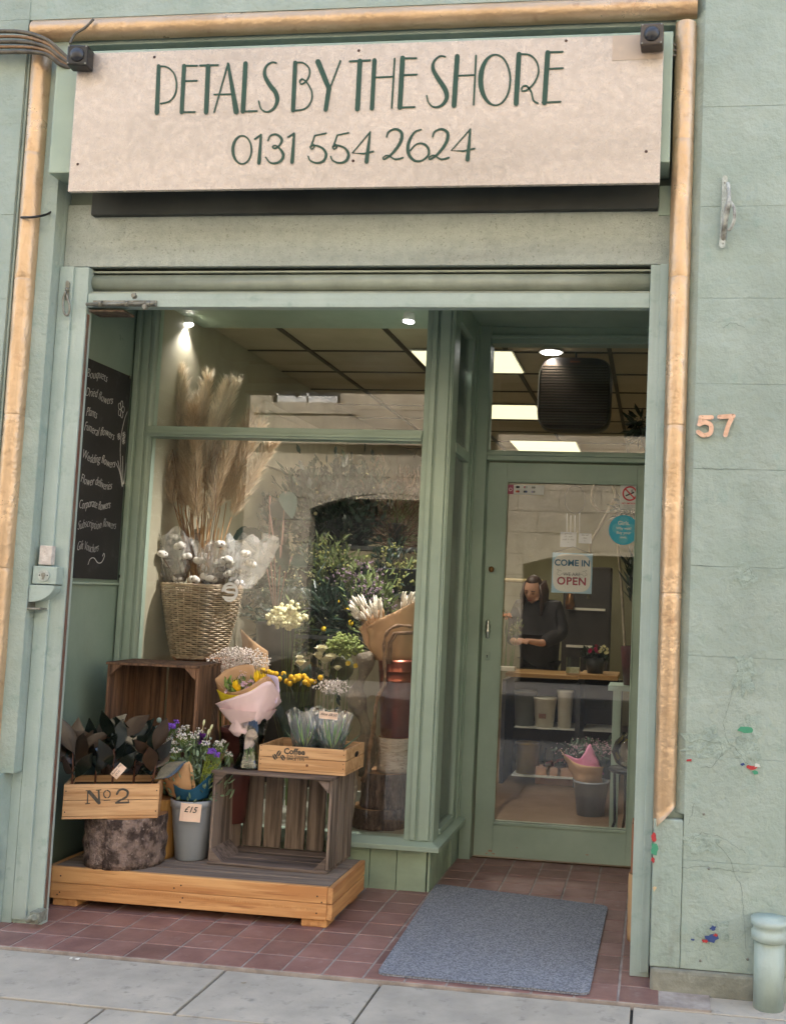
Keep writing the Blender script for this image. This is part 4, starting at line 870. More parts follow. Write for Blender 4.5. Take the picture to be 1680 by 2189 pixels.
t = thing('bouquet', 'purple and white bouquet in kraft and teal paper standing in the grey bucket', 'bouquet', bq)
c0 = Vector(bq) + Vector((0, 0, -.10)); Yq = cy - .01
g = MB(); hd = []
for i in range(90):
    a = R.uniform(0, 6.28); r_ = R.uniform(.02, .165) ; z = bq[2] + .12 + R.uniform(0, .13) - r_ * .35; hd.append((cx - .005 + r_ * math.cos(a) * 1.05, cy + r_ * math.sin(a) * .6, z))
stems(g, c0, hd, .0015); g.build('stems', STEMG, t)
lf = MB()
for i in range(760):
    a = R.uniform(0, 6.28); r_ = R.uniform(.0, .16); z = bq[2] + R.uniform(.05, .27) - r_ * .35; lf.leaf((cx + r_ * math.cos(a), cy + r_ * .65 * math.sin(a), z), rv() + Vector((math.cos(a) * .6, math.sin(a) * .6, 1.1)), R.uniform(.02, .05), R.uniform(.006, .014), n=3)
lf.build('foliage', LEAFG, t)
def blossoms(name, m, specs, parent, stemp=None):
    b = MB(); s2 = MB()
    for (x, y, dy, n, sp, r) in specs:
        p = atY(x, y, cy + dy); 
        for i in range(n): q = p + Vector((R.uniform(-1, 1) * sp, R.uniform(-.6, .6) * sp, R.uniform(-.6, .6) * sp)); b.ball(q, r * R.uniform(.6, 1.2), 5, 3); s2.tube([q, q + Vector((R.uniform(-.01, .01), .004, -.035))], .0006, 3, caps=False)
    b.build(name, m, parent, kind='stuff'); s2.build('stem_tufts', STEMG, parent, kind='stuff')
blossoms('white_filler', WHF, [(350, 1583, -.02, 26, .018, .0036), (362, 1572, 0, 30, .020, .0036), (380, 1563, 0, 34, .022, .0036), (395, 1556, .02, 30, .02, .0036), (340, 1600, -.04, 24, .02, .0034), (372, 1590, -.05, 26, .02, .0034), (430, 1562, .03, 20, .02, .003), (400, 1590, -.06, 22, .022, .003), (470, 1598, .0, 24, .018, .003), (490, 1612, .0, 26, .016, .003), (478, 1585, .02, 16, .012, .003), (330, 1592, 0, 18, .016, .003), (455, 1605, -.03, 18, .018, .003), (420, 1583, 0, 18, .02, .003), (360, 1585, -.09, 44, .024, .0036), (390, 1575, -.09, 44, .026, .0036), (415, 1572, -.08, 34, .024, .0034), (345, 1610, -.09, 34, .02, .0034), (375, 1605, -.1, 30, .02, .0034), (440, 1590, -.08, 30, .02, .0034), (468, 1590, -.05, 30, .02, .0034)], t)
blossoms('purple_statice', PUR, [(355, 1560, -.06, 60, .015, .0055), (368, 1552, -.05, 50, .014, .0055), (345, 1563, -.02, 24, .010, .0045), (377, 1543, -.02, 24, .010, .0045), (452, 1606, -.08, 60, .015, .0055), (462, 1614, -.07, 46, .013, .0055), (443, 1592, -.04, 20, .010, .0045)], t)
blossoms('pink_filler', PKF, [(352, 1590, -.05, 30, .02, .0032), (385, 1570, -.03, 24, .02, .0032), (335, 1608, -.03, 20, .015, .003)], t)
b = MB(); p = atY(429, 1580, cy - .05)
for i in range(26): b.leaf(p + rv(.006), rv() + Vector((0, -.3, .5)), .022, .02, curl=.5, fold=.3, n=3)
b.build('lisianthus', DPU, t)
for (x, y, dx) in ((436, 1545, .1), (452, 1555, .3), (446, 1565, .2)):
    p = atY(x, y, cy - .03); b = MB(); b.ball(p, .0075, 7, 6, (.8, .8, 1.9), Matrix.Rotation(dx, 3, 'Y')); b.tube([p, p + Vector((-.012, .01, -.05))], .0012, 4); b.build('bud', mat('cream_bud', S(228, 226, 188), S(196, 206, 150), 30, .6), t)
b = MB()
for (x, y, r_) in ((340, 1540, .013), (350, 1553, .014), (357, 1561, .009), (336, 1556, .01), (450, 1579, .007), (412, 1650, .012), (425, 1640, .014), (415, 1665, .010), (392, 1655, .012), (445, 1660, .012), (365, 1630, .012), (385, 1625, .012)):
    p = atY(x, y, cy - .03 if y > 1570 else cy); b.ball(p, r_, 8, 4, (1, .25, 1))
b.tube([atY(340, 1540, cy), atY(358, 1575, cy), atY(375, 1630, cy), c0], .0012, 4); b.build('eucalyptus_sprig', EUC, t)
b = MB()
for i in range(60):
    x = R.choice([R.uniform(322, 370), R.uniform(440, 478)]); p = atY(x, R.uniform(1590, 1660), cy - .05); q = atY(402 + (x - 402) * .5, 1690, cy - .03); b.tube([p, q], .0009, 3, caps=False)
    for k in range(5): b.ball(p + (q - p) * R.uniform(0, .4) + rv(.004), .0022, 4, 3)
b.build('lime_sprays', LIM, t)
# papers (kraft left, teal right front)
def AP(x, y, dy): return tuple(atY(x, y, cy + dy))
wrap(bq, [AP(362, 1700, 0), AP(372, 1706, -.05), AP(392, 1708, -.07), AP(412, 1706, -.07)], [AP(332, 1652, .02), AP(352, 1650, -.07), AP(380, 1640, -.10), AP(404, 1628, -.10)], KRAFT, 'kraft_wrap', t)
wrap(bq, [AP(404, 1628, -.10), AP(407, 1650, -.098), AP(412, 1690, -.08), AP(412, 1706, -.07)], [AP(404, 1628, -.10), AP(411, 1640, -.098), AP(415, 1670, -.095), AP(418, 1680, -.09)], KRAFT, 'kraft_wrap', t)
wrap(bq, [AP(376, 1706, -.072), AP(395, 1712, -.082), AP(420, 1712, -.08), AP(444, 1706, -.03)], [AP(370, 1677, -.092), AP(390, 1688, -.105), AP(418, 1684, -.10), AP(466, 1640, -.02)], TEAL, 'teal_wrap', t)
wrap(bq, [AP(440, 1700, -.0), AP(446, 1700, .03), AP(440, 1700, .05)], [AP(486, 1602, .0), AP(478, 1606, .05), AP(455, 1620, .09)], KRAFT, 'kraft_wrap', t)
# ---- coffee crate with aloes
ZK = wc.location.z + .405; Yk = .60
kx0, kx1 = atY(554, 1625, Yk).x, atY(741, 1640, Yk).x; kz1 = atY(640, 1597, Yk).z
kb = crate('wooden_box', 'pale wooden box printed Coffee with bean marks on the weathered crate', ((kx0 + kx1) / 2, Yk + .13, ZK + .001), rad(-1.2), kx1 - kx0, .27, kz1 - ZK, ORX, nf=2, gaps=.002)
Mk = WM[kb.name]; hx = (kx1 - kx0) / 2; hz = kz1 - ZK
b = MB(); b.box(-hx + .013, hx - .013, -.122, .122, .012, hz - .055, Mk); b.build('soil', SOIL, kb)
def kt(s_, size, x, z, off=0): return text(s_, size, Mk @ Matrix.Translation((x, -.1358, z)) @ UP, ST, kb, 'printed_lettering', th=.0006, off=off)
kt('Coffee', .036, -.085, hz * .70, .0012); kt('from Guatemala', .0155, -.070, hz * .585, .0002); kt('SINCE 1975', .0165, -.070, hz * .47, .0004)
for (x, z, a) in ((-.108, .70, .5), (-.125, .56, -.6), (-.088, .55, -.7)):
    for s_ in (-1, 1):
        b = MB(); vs = []; M = Mk @ Matrix.Translation((x, -.136, hz * z)) @ Matrix.Rotation(a, 4, 'Y')
        for i in range(9): th = math.pi * i / 8; vs.append(M @ Vector((s_ * (.0012 + .0085 * math.sin(th)), 0, .0135 * math.cos(th))))
        b.add(vs, [tuple(range(9))]); b.build('bean_mark', ST, kb)
nails('nail', [Mk @ Vector((s_ * (hx - .01), -.136, z)) for s_ in (-1, 1) for z in (.03, .05, .09, .11)], kb, .0025)
b = MB(); b.ball(Mk @ Vector((.025, -.1355, .035)), .006, 8, 6, (1, .2, 1)); b.build('knot', mat('knot', S(120, 74, 44)), kb)
b = MB(); b.ball(Mk @ Vector((hx + .0003, .02, hz - .04)), .03, 14, 8, (.03, 1, .42)); b.build('hand_hole', INK, kb)
ALOE = mat('aloe_leaf', S(86, 112, 92), S(60, 88, 70), 8, .4, isl=.2); ALOEC = mat('aloe_heart', S(150, 196, 88), S(116, 170, 70), 10, .4, isl=.1); CELLO = glassm('cellophane', 2.2, rough=.1, bump=.6, bscale=26, base=.03, haze=.10, hcol=(.75, .8, .8, 1))
def aloe(label, x, y, z, s_, seed):
    q = random.Random(seed); t = thing('aloe_plant', label, 'aloe plant', (x, y, z), 0, 'aloes in clear sleeves in the printed box')
    b = MB(); b.lathe([(.03, -.03), (.038, .02), (.036, .02)], (x, y, z), 16); b.build('pot', mat('dark_pot', S(60, 50, 44)), t)
    b = MB()
    for i in range(20):
        az = i * 2.4; el = .45 + .9 * i / 20; d = Vector((math.cos(az) * math.cos(el), math.sin(az) * math.cos(el), math.sin(el))); L = s_ * q.uniform(.75, 1.1); b.m = 1 if i > 14 else 0
        k = 5; pts = [Vector((x, y, z + .01)) + d * L * j / k + Vector((0, 0, .25 * L * (j / k) ** 2)) for j in range(k + 1)]; b.tube(pts, [.008 * (1 - .93 * j / k) for j in range(k + 1)], 6)
    b.build('leaves', [ALOE, ALOEC], t)
    b = MB(); n = 36; prof = [(.045, -.02), (.056, .05), (.070, .13), (.085, .19)]; b.lathe(prof, (x, y, z), n)
    for i, v in enumerate(b.v):
        th = math.atan2(v.y - y, v.x - x); h_ = (v.z - z) / .19; f_ = 1 + .10 * h_ * math.sin(th * 9 + seed) + .05 * h_ * math.sin(th * 17); v.x = x + (v.x - x) * f_; v.y = y + (v.y - y) * f_; v.z += .012 * h_ * math.sin(th * 5 + seed)
    b.build('sleeve', CELLO, t)
za = ZK + hz - .045
aloe('aloe in a clear sleeve at the left of the printed box', atY(655, 1560, Yk + .1).x, Yk + .09, za, .13, 1)
aloe('aloe in a clear sleeve behind the peach price card', atY(715, 1560, Yk + .1).x, Yk + .08, za, .135, 2)
aloe('aloe in a clear sleeve at the back of the printed box', atY(690, 1560, Yk + .2).x, Yk + .20, za, .12, 3)
card('price_card', 'peach card reading Aloe £8.50 propped on the aloe leaves', atY(702, 1530, Yk - .014), UP @ Matrix.Rotation(rad(-3), 4, 'Z'), .083, .032, ['Aloe £8.50'], .0165, off=.0001)
# ---- glass vase with pink wrapped bouquet
VG = glassm('vase_glass', 1.3, tint=(.95, .98, .96, 1), base=.008)
pv = atY(528, 1640, .62); zv = ZK + .001; vx, vy = pv.x, .655
t = thing('glass_vase', 'clear glass vase of water on top of the weathered crate holding the pink bouquet', 'vase', (vx, vy, zv)); k = pm(vy)
hv = atY(528, 1528, vy).z - zv
b = MB(); b.lathe([(.001, .004), (34 * k, .004), (34 * k, 0), (36 * k, .004), (31 * k, .03), (24 * k, .07), (25 * k, .10), (36 * k, hv), (35 * k, hv), (24 * k, .10), (22.5 * k, .07), (29 * k, .03), (33 * k, .008)], (vx, vy, zv), 36); b.build('glass', VG, t)
b = MB(); b.lathe([(.001, .0085), (28 * k, .009), (29.5 * k, .025), (22.6 * k, .06), (.001, .061)], (vx, vy, zv), 30); b.build('water', glassm('water', .8, tint=(.86, .93, .86, 1), base=.0), t)
t = thing('bouquet', 'yellow tulip bouquet wrapped in pale pink paper standing in the glass vase', 'bouquet', (vx, vy, zv + .1))
def VP(x, y, dy): return tuple(atY(x, y, vy + dy))
neck = Vector(VP(530, 1590, 0))
b = MB()
for i in range(22): a = i * .9; r_ = .012 + .012 * R.random(); b.tube([neck + Vector((math.cos(a) * .008, math.sin(a) * .008, 0)), Vector((vx + math.cos(a) * r_ * 1.7, vy + math.sin(a) * r_ * 1.5, zv + .035 + R.uniform(0, .02)))], .0034, 6)
b.build('stems', STEMG, t)
b = MB(); n = 22
rows = [(1600, 10, 1), (1588, 15, 1), (1580, 13, 1), (1572, 30, 1.3), (1560, 38, 1.3), (1546, 36, 1.2), (1535, 46, 1.1), (1515, 60, 1.05)]
vs = []
for (y, r_, e) in rows:
    c = Vector(VP(529 + (1600 - y) * .02, y, 0))
    for j in range(n):
        a = 6.2832 * j / n; q = r_ * k * (1 + .06 * math.sin(5 * a + y * .3) + .05 * math.sin(9 * a + y)); vs.append(c + Vector((q * math.cos(a), q * .8 * math.sin(a), .004 * math.sin(3 * a + y))))
b.add(vs, [(i * n + j, i * n + (j + 1) % n, (i + 1) * n + (j + 1) % n, (i + 1) * n + j) for i in range(len(rows) - 1) for j in range(n)], True)
b.build('pink_wrap', PINKP, t)
wrap(VP(530, 1540, 0), [VP(497, 1545, .0), VP(508, 1552, -.04), VP(530, 1553, -.055), VP(556, 1548, -.045), VP(565, 1540, 0)], [VP(460, 1505, .02), VP(490, 1494, -.07), VP(535, 1478, -.10), VP(578, 1457, -.085), VP(603, 1500, .02)], PINKP, 'pink_wrap', t, wob=.008)
wrap(VP(530, 1540, 0), [VP(478, 1512, .03), VP(500, 1505, -.04), VP(532, 1500, -.07), VP(566, 1492, -.06), VP(588, 1510, .02)], [VP(462, 1474, .03), VP(488, 1486, -.055), VP(520, 1484, -.08), VP(560, 1462, -.06), VP(580, 1450, .0)], YELP, 'yellow_wrap', t)
wrap(VP(530, 1540, 0), [VP(478, 1512, .04), VP(500, 1505, -.03), VP(532, 1500, -.06), VP(566, 1492, -.05), VP(588, 1510, .03)], [VP(460, 1454, .05), VP(490, 1480, -.045), VP(530, 1470, -.068), VP(572, 1446, -.045), VP(596, 1480, .03)], KRAFT, 'kraft_wrap', t)
wrap(VP(530, 1540, 0), [VP(480, 1510, .06), VP(520, 1500, .08), VP(580, 1500, .06)], [VP(460, 1452, .04), VP(488, 1430, .06), VP(540, 1422, .07), VP(594, 1462, .04)], KRAFT, 'kraft_back_sheet', t)
wrap(VP(530, 1540, 0), [VP(560, 1500, .02), VP(580, 1500, .0), VP(590, 1505, -.02)], [VP(572, 1442, .04), VP(592, 1448, .01), VP(598, 1475, -.01)], LILP, 'lilac_sheet', t)
lf = MB()
for i in range(160): lf.leaf(Vector(VP(R.uniform(482, 575), R.uniform(1455, 1485), R.uniform(-.04, .05))), rv() + Vector((0, -.2, 1)), R.uniform(.02, .04), R.uniform(.006, .012), n=3)
lf.build('foliage', mat('fresh_green', S(128, 150, 66), S(92, 120, 50), 10, .5, isl=.25), t)
for (x, y, h_) in ((503, 1466, 22), (549, 1452, 28), (562, 1456, 26), (509, 1472, 18)):
    b = MB(); p = Vector(VP(x, y, -.03))
    for a in range(6): d = Vector((math.cos(a * 1.05) * .35, math.sin(a * 1.05) * .35, 1)); b.leaf(p + Vector((0, 0, -.018)), d, h_ * k, .017, up=Vector((math.cos(a * 1.05), math.sin(a * 1.05), 0)), curl=-.15, fold=.5, n=4)
    b.build('tulip', YEL, t)
for (x, y, r_) in ((521, 1464, .016), (536, 1458, .014), (545, 1466, .016), (528, 1473, .012), (484, 1480, .008), (574, 1452, .01)):
    b = MB(); p = Vector(VP(x, y, -.035))
    for i in range(22): b.leaf(p + rv(.003), rv() + Vector((0, -.4, .5)), r_, r_ * .9, curl=.4, n=2)
    b.build('carnation', PKF, t)
b = MB(); s2 = MB()
for (x, y) in ((497, 1462), (515, 1450), (571, 1448), (490, 1470), (520, 1440)):
    for i in range(18): q = Vector(VP(x, y, 0)) + rv(.013); b.ball(q, .0022, 4, 3); s2.tube([q, q + Vector((0, 0, -.03))], .0005, 3, caps=False)
b.build('wax_flower', PKF, t); s2.build('stem_tufts', STEMG, t, kind='stuff')
# ---- driftwood by the tall crate
b = MB(); DW = mat('driftwood', S(126, 98, 76), S(78, 60, 50), 8, .85, bump=.9, bscale=14, stretch=(3, 3, .6), bdist=.02, c3=S(150, 128, 104), detail=9)
pts = [atY(430, 1436, .86), atY(436, 1470, .86), atY(440, 1530, .86), atY(446, 1600, .86), atY(448, 1680, .86), atY(448, 1790, .84)]
b.tube([Vector(q) for q in smoothpts([tuple(p) for p in pts], 5)], [.014 + .035 * min(1, i / 10) for i in range(26)], 14, jit=.06); tag(b.build('driftwood', DW), 'tall upright slab of driftwood between the standing crate and the pink bouquet', 'driftwood')
# pot behind vase
t = thing('plant_pot', 'dark red-brown pot behind the glass vase', 'pot', tuple(atY(505, 1640, .80)))
p = atY(505, 1640, .80); b = MB(); b.lathe([(.055, -.25), (.07, 0), (.078, .16), (.082, .16), (.082, .185), (.07, .185), (.06, .0)], p, 28); b.build('pot', mat('maroon_glaze', S(96, 56, 52), S(74, 42, 40), 6, .4), t)
# ---- door mat
MATM = mat('mat_pile', S(158, 160, 166), S(110, 113, 121), 150, .95, bump=1, bscale=170, bdist=.008, c3=S(172, 178, 190), detail=3, ramp=(.42, .58))
b = MB(); c4 = [atZ(x, y, .01) for x, y in ((1257, 2125), (807, 2080), (934, 1890), (1298, 1937))]
def rounded(c4, r=.035, k=6):
    out = []
    for i in range(4):
        p, a, c = c4[i], c4[i - 1], c4[(i + 1) % 4]; d1 = (a - p).normalized() * r; d2 = (c - p).normalized() * r
        for j in range(k + 1): t_ = j / k; out.append((p + d1) * (1 - t_) ** 2 + p * 2 * t_ * (1 - t_) + (p + d2) * t_ * t_)
    return out
o_ = rounded(c4); n = len(o_); vs = [Vector((v.x, v.y, .002)) for v in o_] + [Vector((v.x, v.y, .010)) for v in o_]
b.add(vs, [tuple(n + i for i in range(n))[::-1], tuple(range(n))] + [(i, (i + 1) % n, n + (i + 1) % n, n + i) for i in range(n)])
tag(b.build('door_mat', MATM, bevel=.003), 'large blue-grey textured door mat lying on the tiles before the door', 'door mat')
# litter
for i, (x, y, s_, m_, l_) in enumerate(((152, 2049, .009, WHITEP, 'larger of two white specks on the pavement at the left'), (166, 2051, .010, WHITEP, 'smaller of two white specks on the pavement at the left'), (520, 2100, .012, SLAB, 'flattened pale gum spot on the pavement slab'), (990, 2010, .02, MC['dry_leaf'] if 'dry_leaf' in MC else GROUT, 'chipped pale patch on a tile left of the mat'))):
    p = atZ(x, y, -.008 if y > 2040 else .002); b = MB(); vs = [p + Vector((s_ * math.cos(a * .9) * R.uniform(.4, 1.2), s_ * math.sin(a * .9) * R.uniform(.4, 1.2), .001)) for a in range(7)]; b.add(vs + [v + Vector((0, 0, -.002)) for v in vs], [tuple(range(7))] + [(k, 7 + k, 7 + (k + 1) % 7, (k + 1) % 7) for k in range(7)]); tag(b.build('speck', m_), l_, 'litter')
for (x, y, l_) in ((1055, 1909, 'curled dry leaf on the tiles near the door post'), (1190, 1925, 'thin pale straw on the lobby tiles')):
    p = atZ(x, y, .004); b = MB(); b.leaf(p, (1, -.2, .05), .035 if y < 1915 else .05, .012 if y < 1915 else .003, up=(0, 0, 1), curl=.2); tag(b.build('dry_leaf' if y < 1915 else 'straw', mat('dry_leaf', S(190, 160, 130))), l_, 'litter')
# ---- box and log in the right corner of the lobby
p = atZ(1343, 2000, 0)
log('log', 'pale upright log half hidden behind the right jamb', (2.345, .52, 0), .052, atY(1343, 1866, .52).z, wood('pale_log', S(196, 160, 116), S(166, 130, 90), 'z', .6, isl=0, rough=.8))
t = thing('wooden_box', 'small reddish wooden box on the log behind the right jamb', 'box', (2.345, .56, atY(1343, 1865, .52).z + .001)); z0 = t.location.z
b = MB(); b.box(2.30, 2.383, .50, .62, z0, z0 + .20); b.build('box_body', wood('red_wood', S(178, 126, 92), S(146, 98, 70), 'z', .6, isl=0), t, bevel=.002)
b = MB(); b.box(2.335, 2.365, .4975, .4995, z0 + .08, z0 + .14); b.build('paper_label', WHITEP, t)

# ================================================================== INSIDE THE SHOP
def spot(o, p, tgt, W, col=(1, .93, .82), ang=110, r=.03):
    L = bpy.data.lights.new('lamp_light', 'SPOT'); L.energy = W; L.color = col; L.spot_size = rad(ang); L.spot_blend = .6; L.shadow_soft_size = r
    ob = bpy.data.objects.new('lamp_light', L); sc.collection.objects.link(ob); ob.parent = o
    M = WM[o.name].inverted(); d = (Vector(tgt) - Vector(p)).normalized(); ob.matrix_local = M @ (Matrix.Translation(Vector(p)) @ d.to_track_quat('-Z', 'Y').to_matrix().to_4x4())
PANEL = emit('panel_glow', (1, .93, .56, 1), .28); LAMPG = emit('lamp_glow', (1, 1, .98, 1), 4)
for i, (x0, x1, y0, y1, lab_) in enumerate(((.835, 1.455, 2.24, 2.80, 'nearest of the three glowing square ceiling panels, cut by the window post'), (.80, 1.40, 3.97, 4.54, 'middle glowing ceiling panel left of the black heater'), (.95, 1.57, 5.76, 6.40, 'farthest glowing ceiling panel seen under the black heater'))):
    t = thing('ceiling_light', lab_, 'ceiling light', ((x0 + x1) / 2, (y0 + y1) / 2, 2.88), 0, 'square ceiling light panels')
    b = MB(); b.box(x0, x1, y0, y1, 2.868, 2.874); b.build('diffuser', PANEL, t)
    b = MB(); b.box(x0 - .01, x1 + .01, y0 - .01, y1 + .01, 2.8745, 2.8815); b.build('frame', WHITEP, t)
    spot(t, ((x0 + x1) / 2, (y0 + y1) / 2, 2.86), ((x0 + x1) / 2, (y0 + y1) / 2, 0), 17, (1, .9, .74), 165, .25)
def track(p, label, W, tgt, body=WHITEP):
    t = thing('spot_light', label, 'spot light', p, 0); p = Vector(p); d = (Vector(tgt) - p).normalized()
    b = MB(); b.tube([p - d * .10, p - d * .01], [.026, .032], 16); b.tube([p - d * .07, (p.x, p.y, 2.88)], .008, 6); b.build('lamp_body', body, t)
    b = MB(); b.tube([p - d * .009, p - d * .004], .029, 16); b.build('bulb', LAMPG, t); spot(t, p + d * .01, tgt, W, (1, .97, .92), 120, .028)
p = atY(402, 697, 1.45); track(tuple(p), 'lit white track spot above the pampas grass', 5, (.2, 1.35, .6))
p = atY(352, 683, 1.40); track(tuple(p), 'dark spotlight at the far left of the window ceiling, turned to the wall', 8, (-.2, 1.6, 1.2), BLACKP)
p = atY(873, 690, 1.35); track(tuple(p), 'small square spotlight hanging in front of the ceiling by the window post', 45, (.9, 1.25, .5))
p = atY(1178, 752, 2.6); t = thing('ceiling_light', 'small round recessed downlight above the black heater', 'ceiling light', (p.x, 2.9, 2.88)); 
q = atZ(1178, 752, 2.875); b = MB(); b.tube([(q.x, q.y, 2.872), (q.x, q.y, 2.881)], .075, 24); b.build('rim', WHITEP, t); b = MB(); b.tube([(q.x, q.y, 2.868), (q.x, q.y, 2.8715)], .06, 24); b.build('bulb', LAMPG, t); spot(t, (q.x, q.y, 2.86), (q.x, q.y, 0), 10)
# heater hanging inside the transom window
t = thing('fan_heater', 'black rounded square slatted heater hanging behind the window over the door', 'heater', tuple(atY(1228, 845, 2.3)))
a, c = atY(1153, 765, 2.3), atY(1305, 925, 2.3); cx_, cz_ = (a.x + c.x) / 2, (a.z + c.z) / 2; hw, hh = (c.x - a.x) / 2, (a.z - c.z) / 2
def sq(x, n=5): return math.copysign(abs(x) ** (2 / n), x)
b = MB(); n = 40; vs = []
prof = [(.90, 2.40), (1.0, 2.36), (1.0, 2.28), (.96, 2.255)]
for (s_, y) in prof: vs += [Vector((cx_ + hw * s_ * sq(math.cos(6.2832 * j / n)), y, cz_ + hh * s_ * sq(math.sin(6.2832 * j / n)))) for j in range(n)]
b.add(vs, [(i * n + j, i * n + (j + 1) % n, (i + 1) * n + (j + 1) % n, (i + 1) * n + j) for i in range(3) for j in range(n)] + [tuple(range(n))], True); b.add(vs[-n:], [tuple(range(n))[::-1]]); b.build('casing', mat('heater_black', S(34, 28, 24), rough=.4), t)
b = MB()
for i in range(22): z = cz_ - hh * .82 + i * hh * 1.56 / 21; w_ = hw * .90 * (1 - .06 * abs((i - 10.5) / 10.5) ** 4); b.box(cx_ - w_, cx_ + w_, 2.238, 2.253, z - .0035, z + .0035)
b.build('grille', mat('grille_brown', S(66, 54, 40), rough=.5), t)
b = MB(); b.tube([(cx_, 2.3, cz_ + hh), (cx_, 2.3, 2.89)], .006, 6); b.build('hanger', BLACKP, t)
b = MB(); b.box(cx_ - .03, cx_ + .03, 2.250, 2.2545, cz_ + hh * .84, cz_ + hh * .88); b.build('badge', mat('badge_red', S(110, 60, 40)), t)

# ---- wicker basket of cotton and pampas on a printed crate
WICK = mat('wicker', S(210, 190, 164), S(176, 152, 126), 30, .75, isl=.22, bump=.3)
YB = 1.42; bp_ = atY(423, 1403, YB); kB = pm(YB); zb0 = bp_.z; hb = atY(423, 1252, YB).z - zb0
t = thing('wicker_basket', 'large round wicker basket of cotton stems and pampas grass in the window', 'basket', tuple(bp_))
b = MB(); rows_ = 34; nseg = 30
def rB(u): return (56 + (88 - 56) * u ** .8) * kB
for i in range(rows_):
    u = i / (rows_ - 1); r_ = rB(u); z = zb0 + .008 + u * (hb - .016)
    for s_ in range(nseg // 2):
        pts = []
        for j in range(5):
            th = 6.2832 * (s_ * 2 + (i % 2) + j / 2 - 1) / nseg; o_ = .0055 * math.sin(math.pi * j / 4) ** 1 ; pts.append((bp_.x + (r_ + o_) * math.cos(th), YB + (r_ + o_) * .85 * math.sin(th), z + .0015 * math.sin(j * 2 + s_)))
        b.tube(pts, [.0028, .0046, .0052, .0046, .0028], 5, caps=False)
b.build('weave', WICK, t)
b = MB()
for j in range(nseg):
    th = 6.2832 * j / nseg; b.tube([(bp_.x + (rB(u) - .002) * math.cos(th), YB + (rB(u) - .002) * .85 * math.sin(th), zb0 + u * hb) for u in (0, .5, 1)], .0035, 5)
b.build('stakes', WICK, t)
for (u, nm) in ((1.0, 'rim'), (0.0, 'foot_rim')):
    b = MB()
    for q in range(3): b.tube([(bp_.x + (rB(u) + .004 * math.cos(j * .9 + q * 2.1)) * math.cos(6.2832 * j / 60), YB + (rB(u) + .004) * .85 * math.sin(6.2832 * j / 60), zb0 + u * hb + .006 * math.sin(j * .9 + q * 2.1)) for j in range(61)], .0055, 5, caps=False)
    b.build(nm, WICK, t)
b = MB(); b.lathe([(.001, .0), (rB(0) * .95, .0), (rB(.9) * .93, hb * .9)], (bp_.x, YB, zb0), 24, ell=.85); b.build('lining', mat('basket_inside', S(96, 82, 64), rough=.9), t)
crt = crate('wooden_crate', 'orange-brown printed wooden crate under the wicker basket', (bp_.x + .035, YB + .02, .231), 0, .25, .24, zb0 - .232, wood('printed_wood', S(160, 110, 80), S(132, 88, 62), 'z', .6, isl=.08), nf=1, open_side='front', corner=False)
for i, (x, y, s_, z_) in enumerate(((422, 1420, 'H', .03), (436, 1422, 'O', .035), (417, 1500, 'BOTTLE', .026))):
    p = atY(x, y, YB - .102); M = Matrix.Translation((p.x, YB - .1025, p.z)) @ (Matrix.Rotation(rad(90), 4, 'Y') if i == 2 else Matrix()) @ UP; text(s_, z_, M, mat('brown_print', S(84, 50, 36)), crt, 'printed_lettering', th=.0005)
PAMP = mat('pampas', S(216, 196, 166), S(184, 158, 128), 10, .9, isl=.25, ramp=(.3, .7)); PAMPL = mat('pampas_pale', S(224, 212, 190), S(202, 188, 162), 10, .9, isl=.2); STRAW = mat('straw_stem', S(176, 134, 84), S(134, 96, 60), 10, .7, isl=.25)
lab_p = ['tall pale pampas plume leaning against the left edge of the window', 'pale bushy pampas plume under the white spot light', 'pampas plume with a ragged top just right of the pale ones', 'pampas plume in the middle of the bunch crossing the glazing bar', 'pampas plume right of the middle of the bunch, tip above the bar', 'low brown pampas plume at the left edge below the bar', 'brown pampas plume in front of the middle stems', 'brown pampas plume with its tip at the glazing bar', 'pinkish pampas plume leaning right behind the reflection', 'rightmost pampas plume leaning furthest over', 'pampas plume behind the middle of the bunch', 'short plume hanging low on the left of the stems', 'pale pampas plume between the two tallest at the top left', 'pale plume right under the glazing bar left of the middle', 'pale plume rising just right of the middle of the bunch', 'pinkish plume between the two rightmost ones', 'brown plume in the very middle below the bar', 'brown plume right of the middle below the bar', 'brown plume behind the left edge of the bunch crossing the bar']
PL_ = [((350, 735), (356, 900), 1, .050), ((392, 785), (385, 935), 1, .055), ((440, 800), (425, 960), 1, .042), ((410, 870), (405, 1010), 0, .045), ((484, 815), (455, 985), 1, .035), ((338, 930), (372, 1080), 0, .04), ((420, 940), (420, 1110), 0, .045), ((455, 900), (445, 1060), 0, .045), ((520, 880), (478, 1050), 0, .045), ((562, 945), (495, 1105), 0, .045), ((495, 930), (465, 1085), 0, .045), ((370, 960), (395, 1090), 0, .035), ((370, 758), (372, 920), 1, .05), ((424, 850), (412, 990), 1, .05), ((466, 812), (440, 1000), 1, .05), ((536, 905), (484, 1075), 0, .05), ((400, 930), (408, 1090), 0, .05), ((478, 930), (452, 1110), 0, .05), ((350, 880), (380, 1040), 0, .05)]
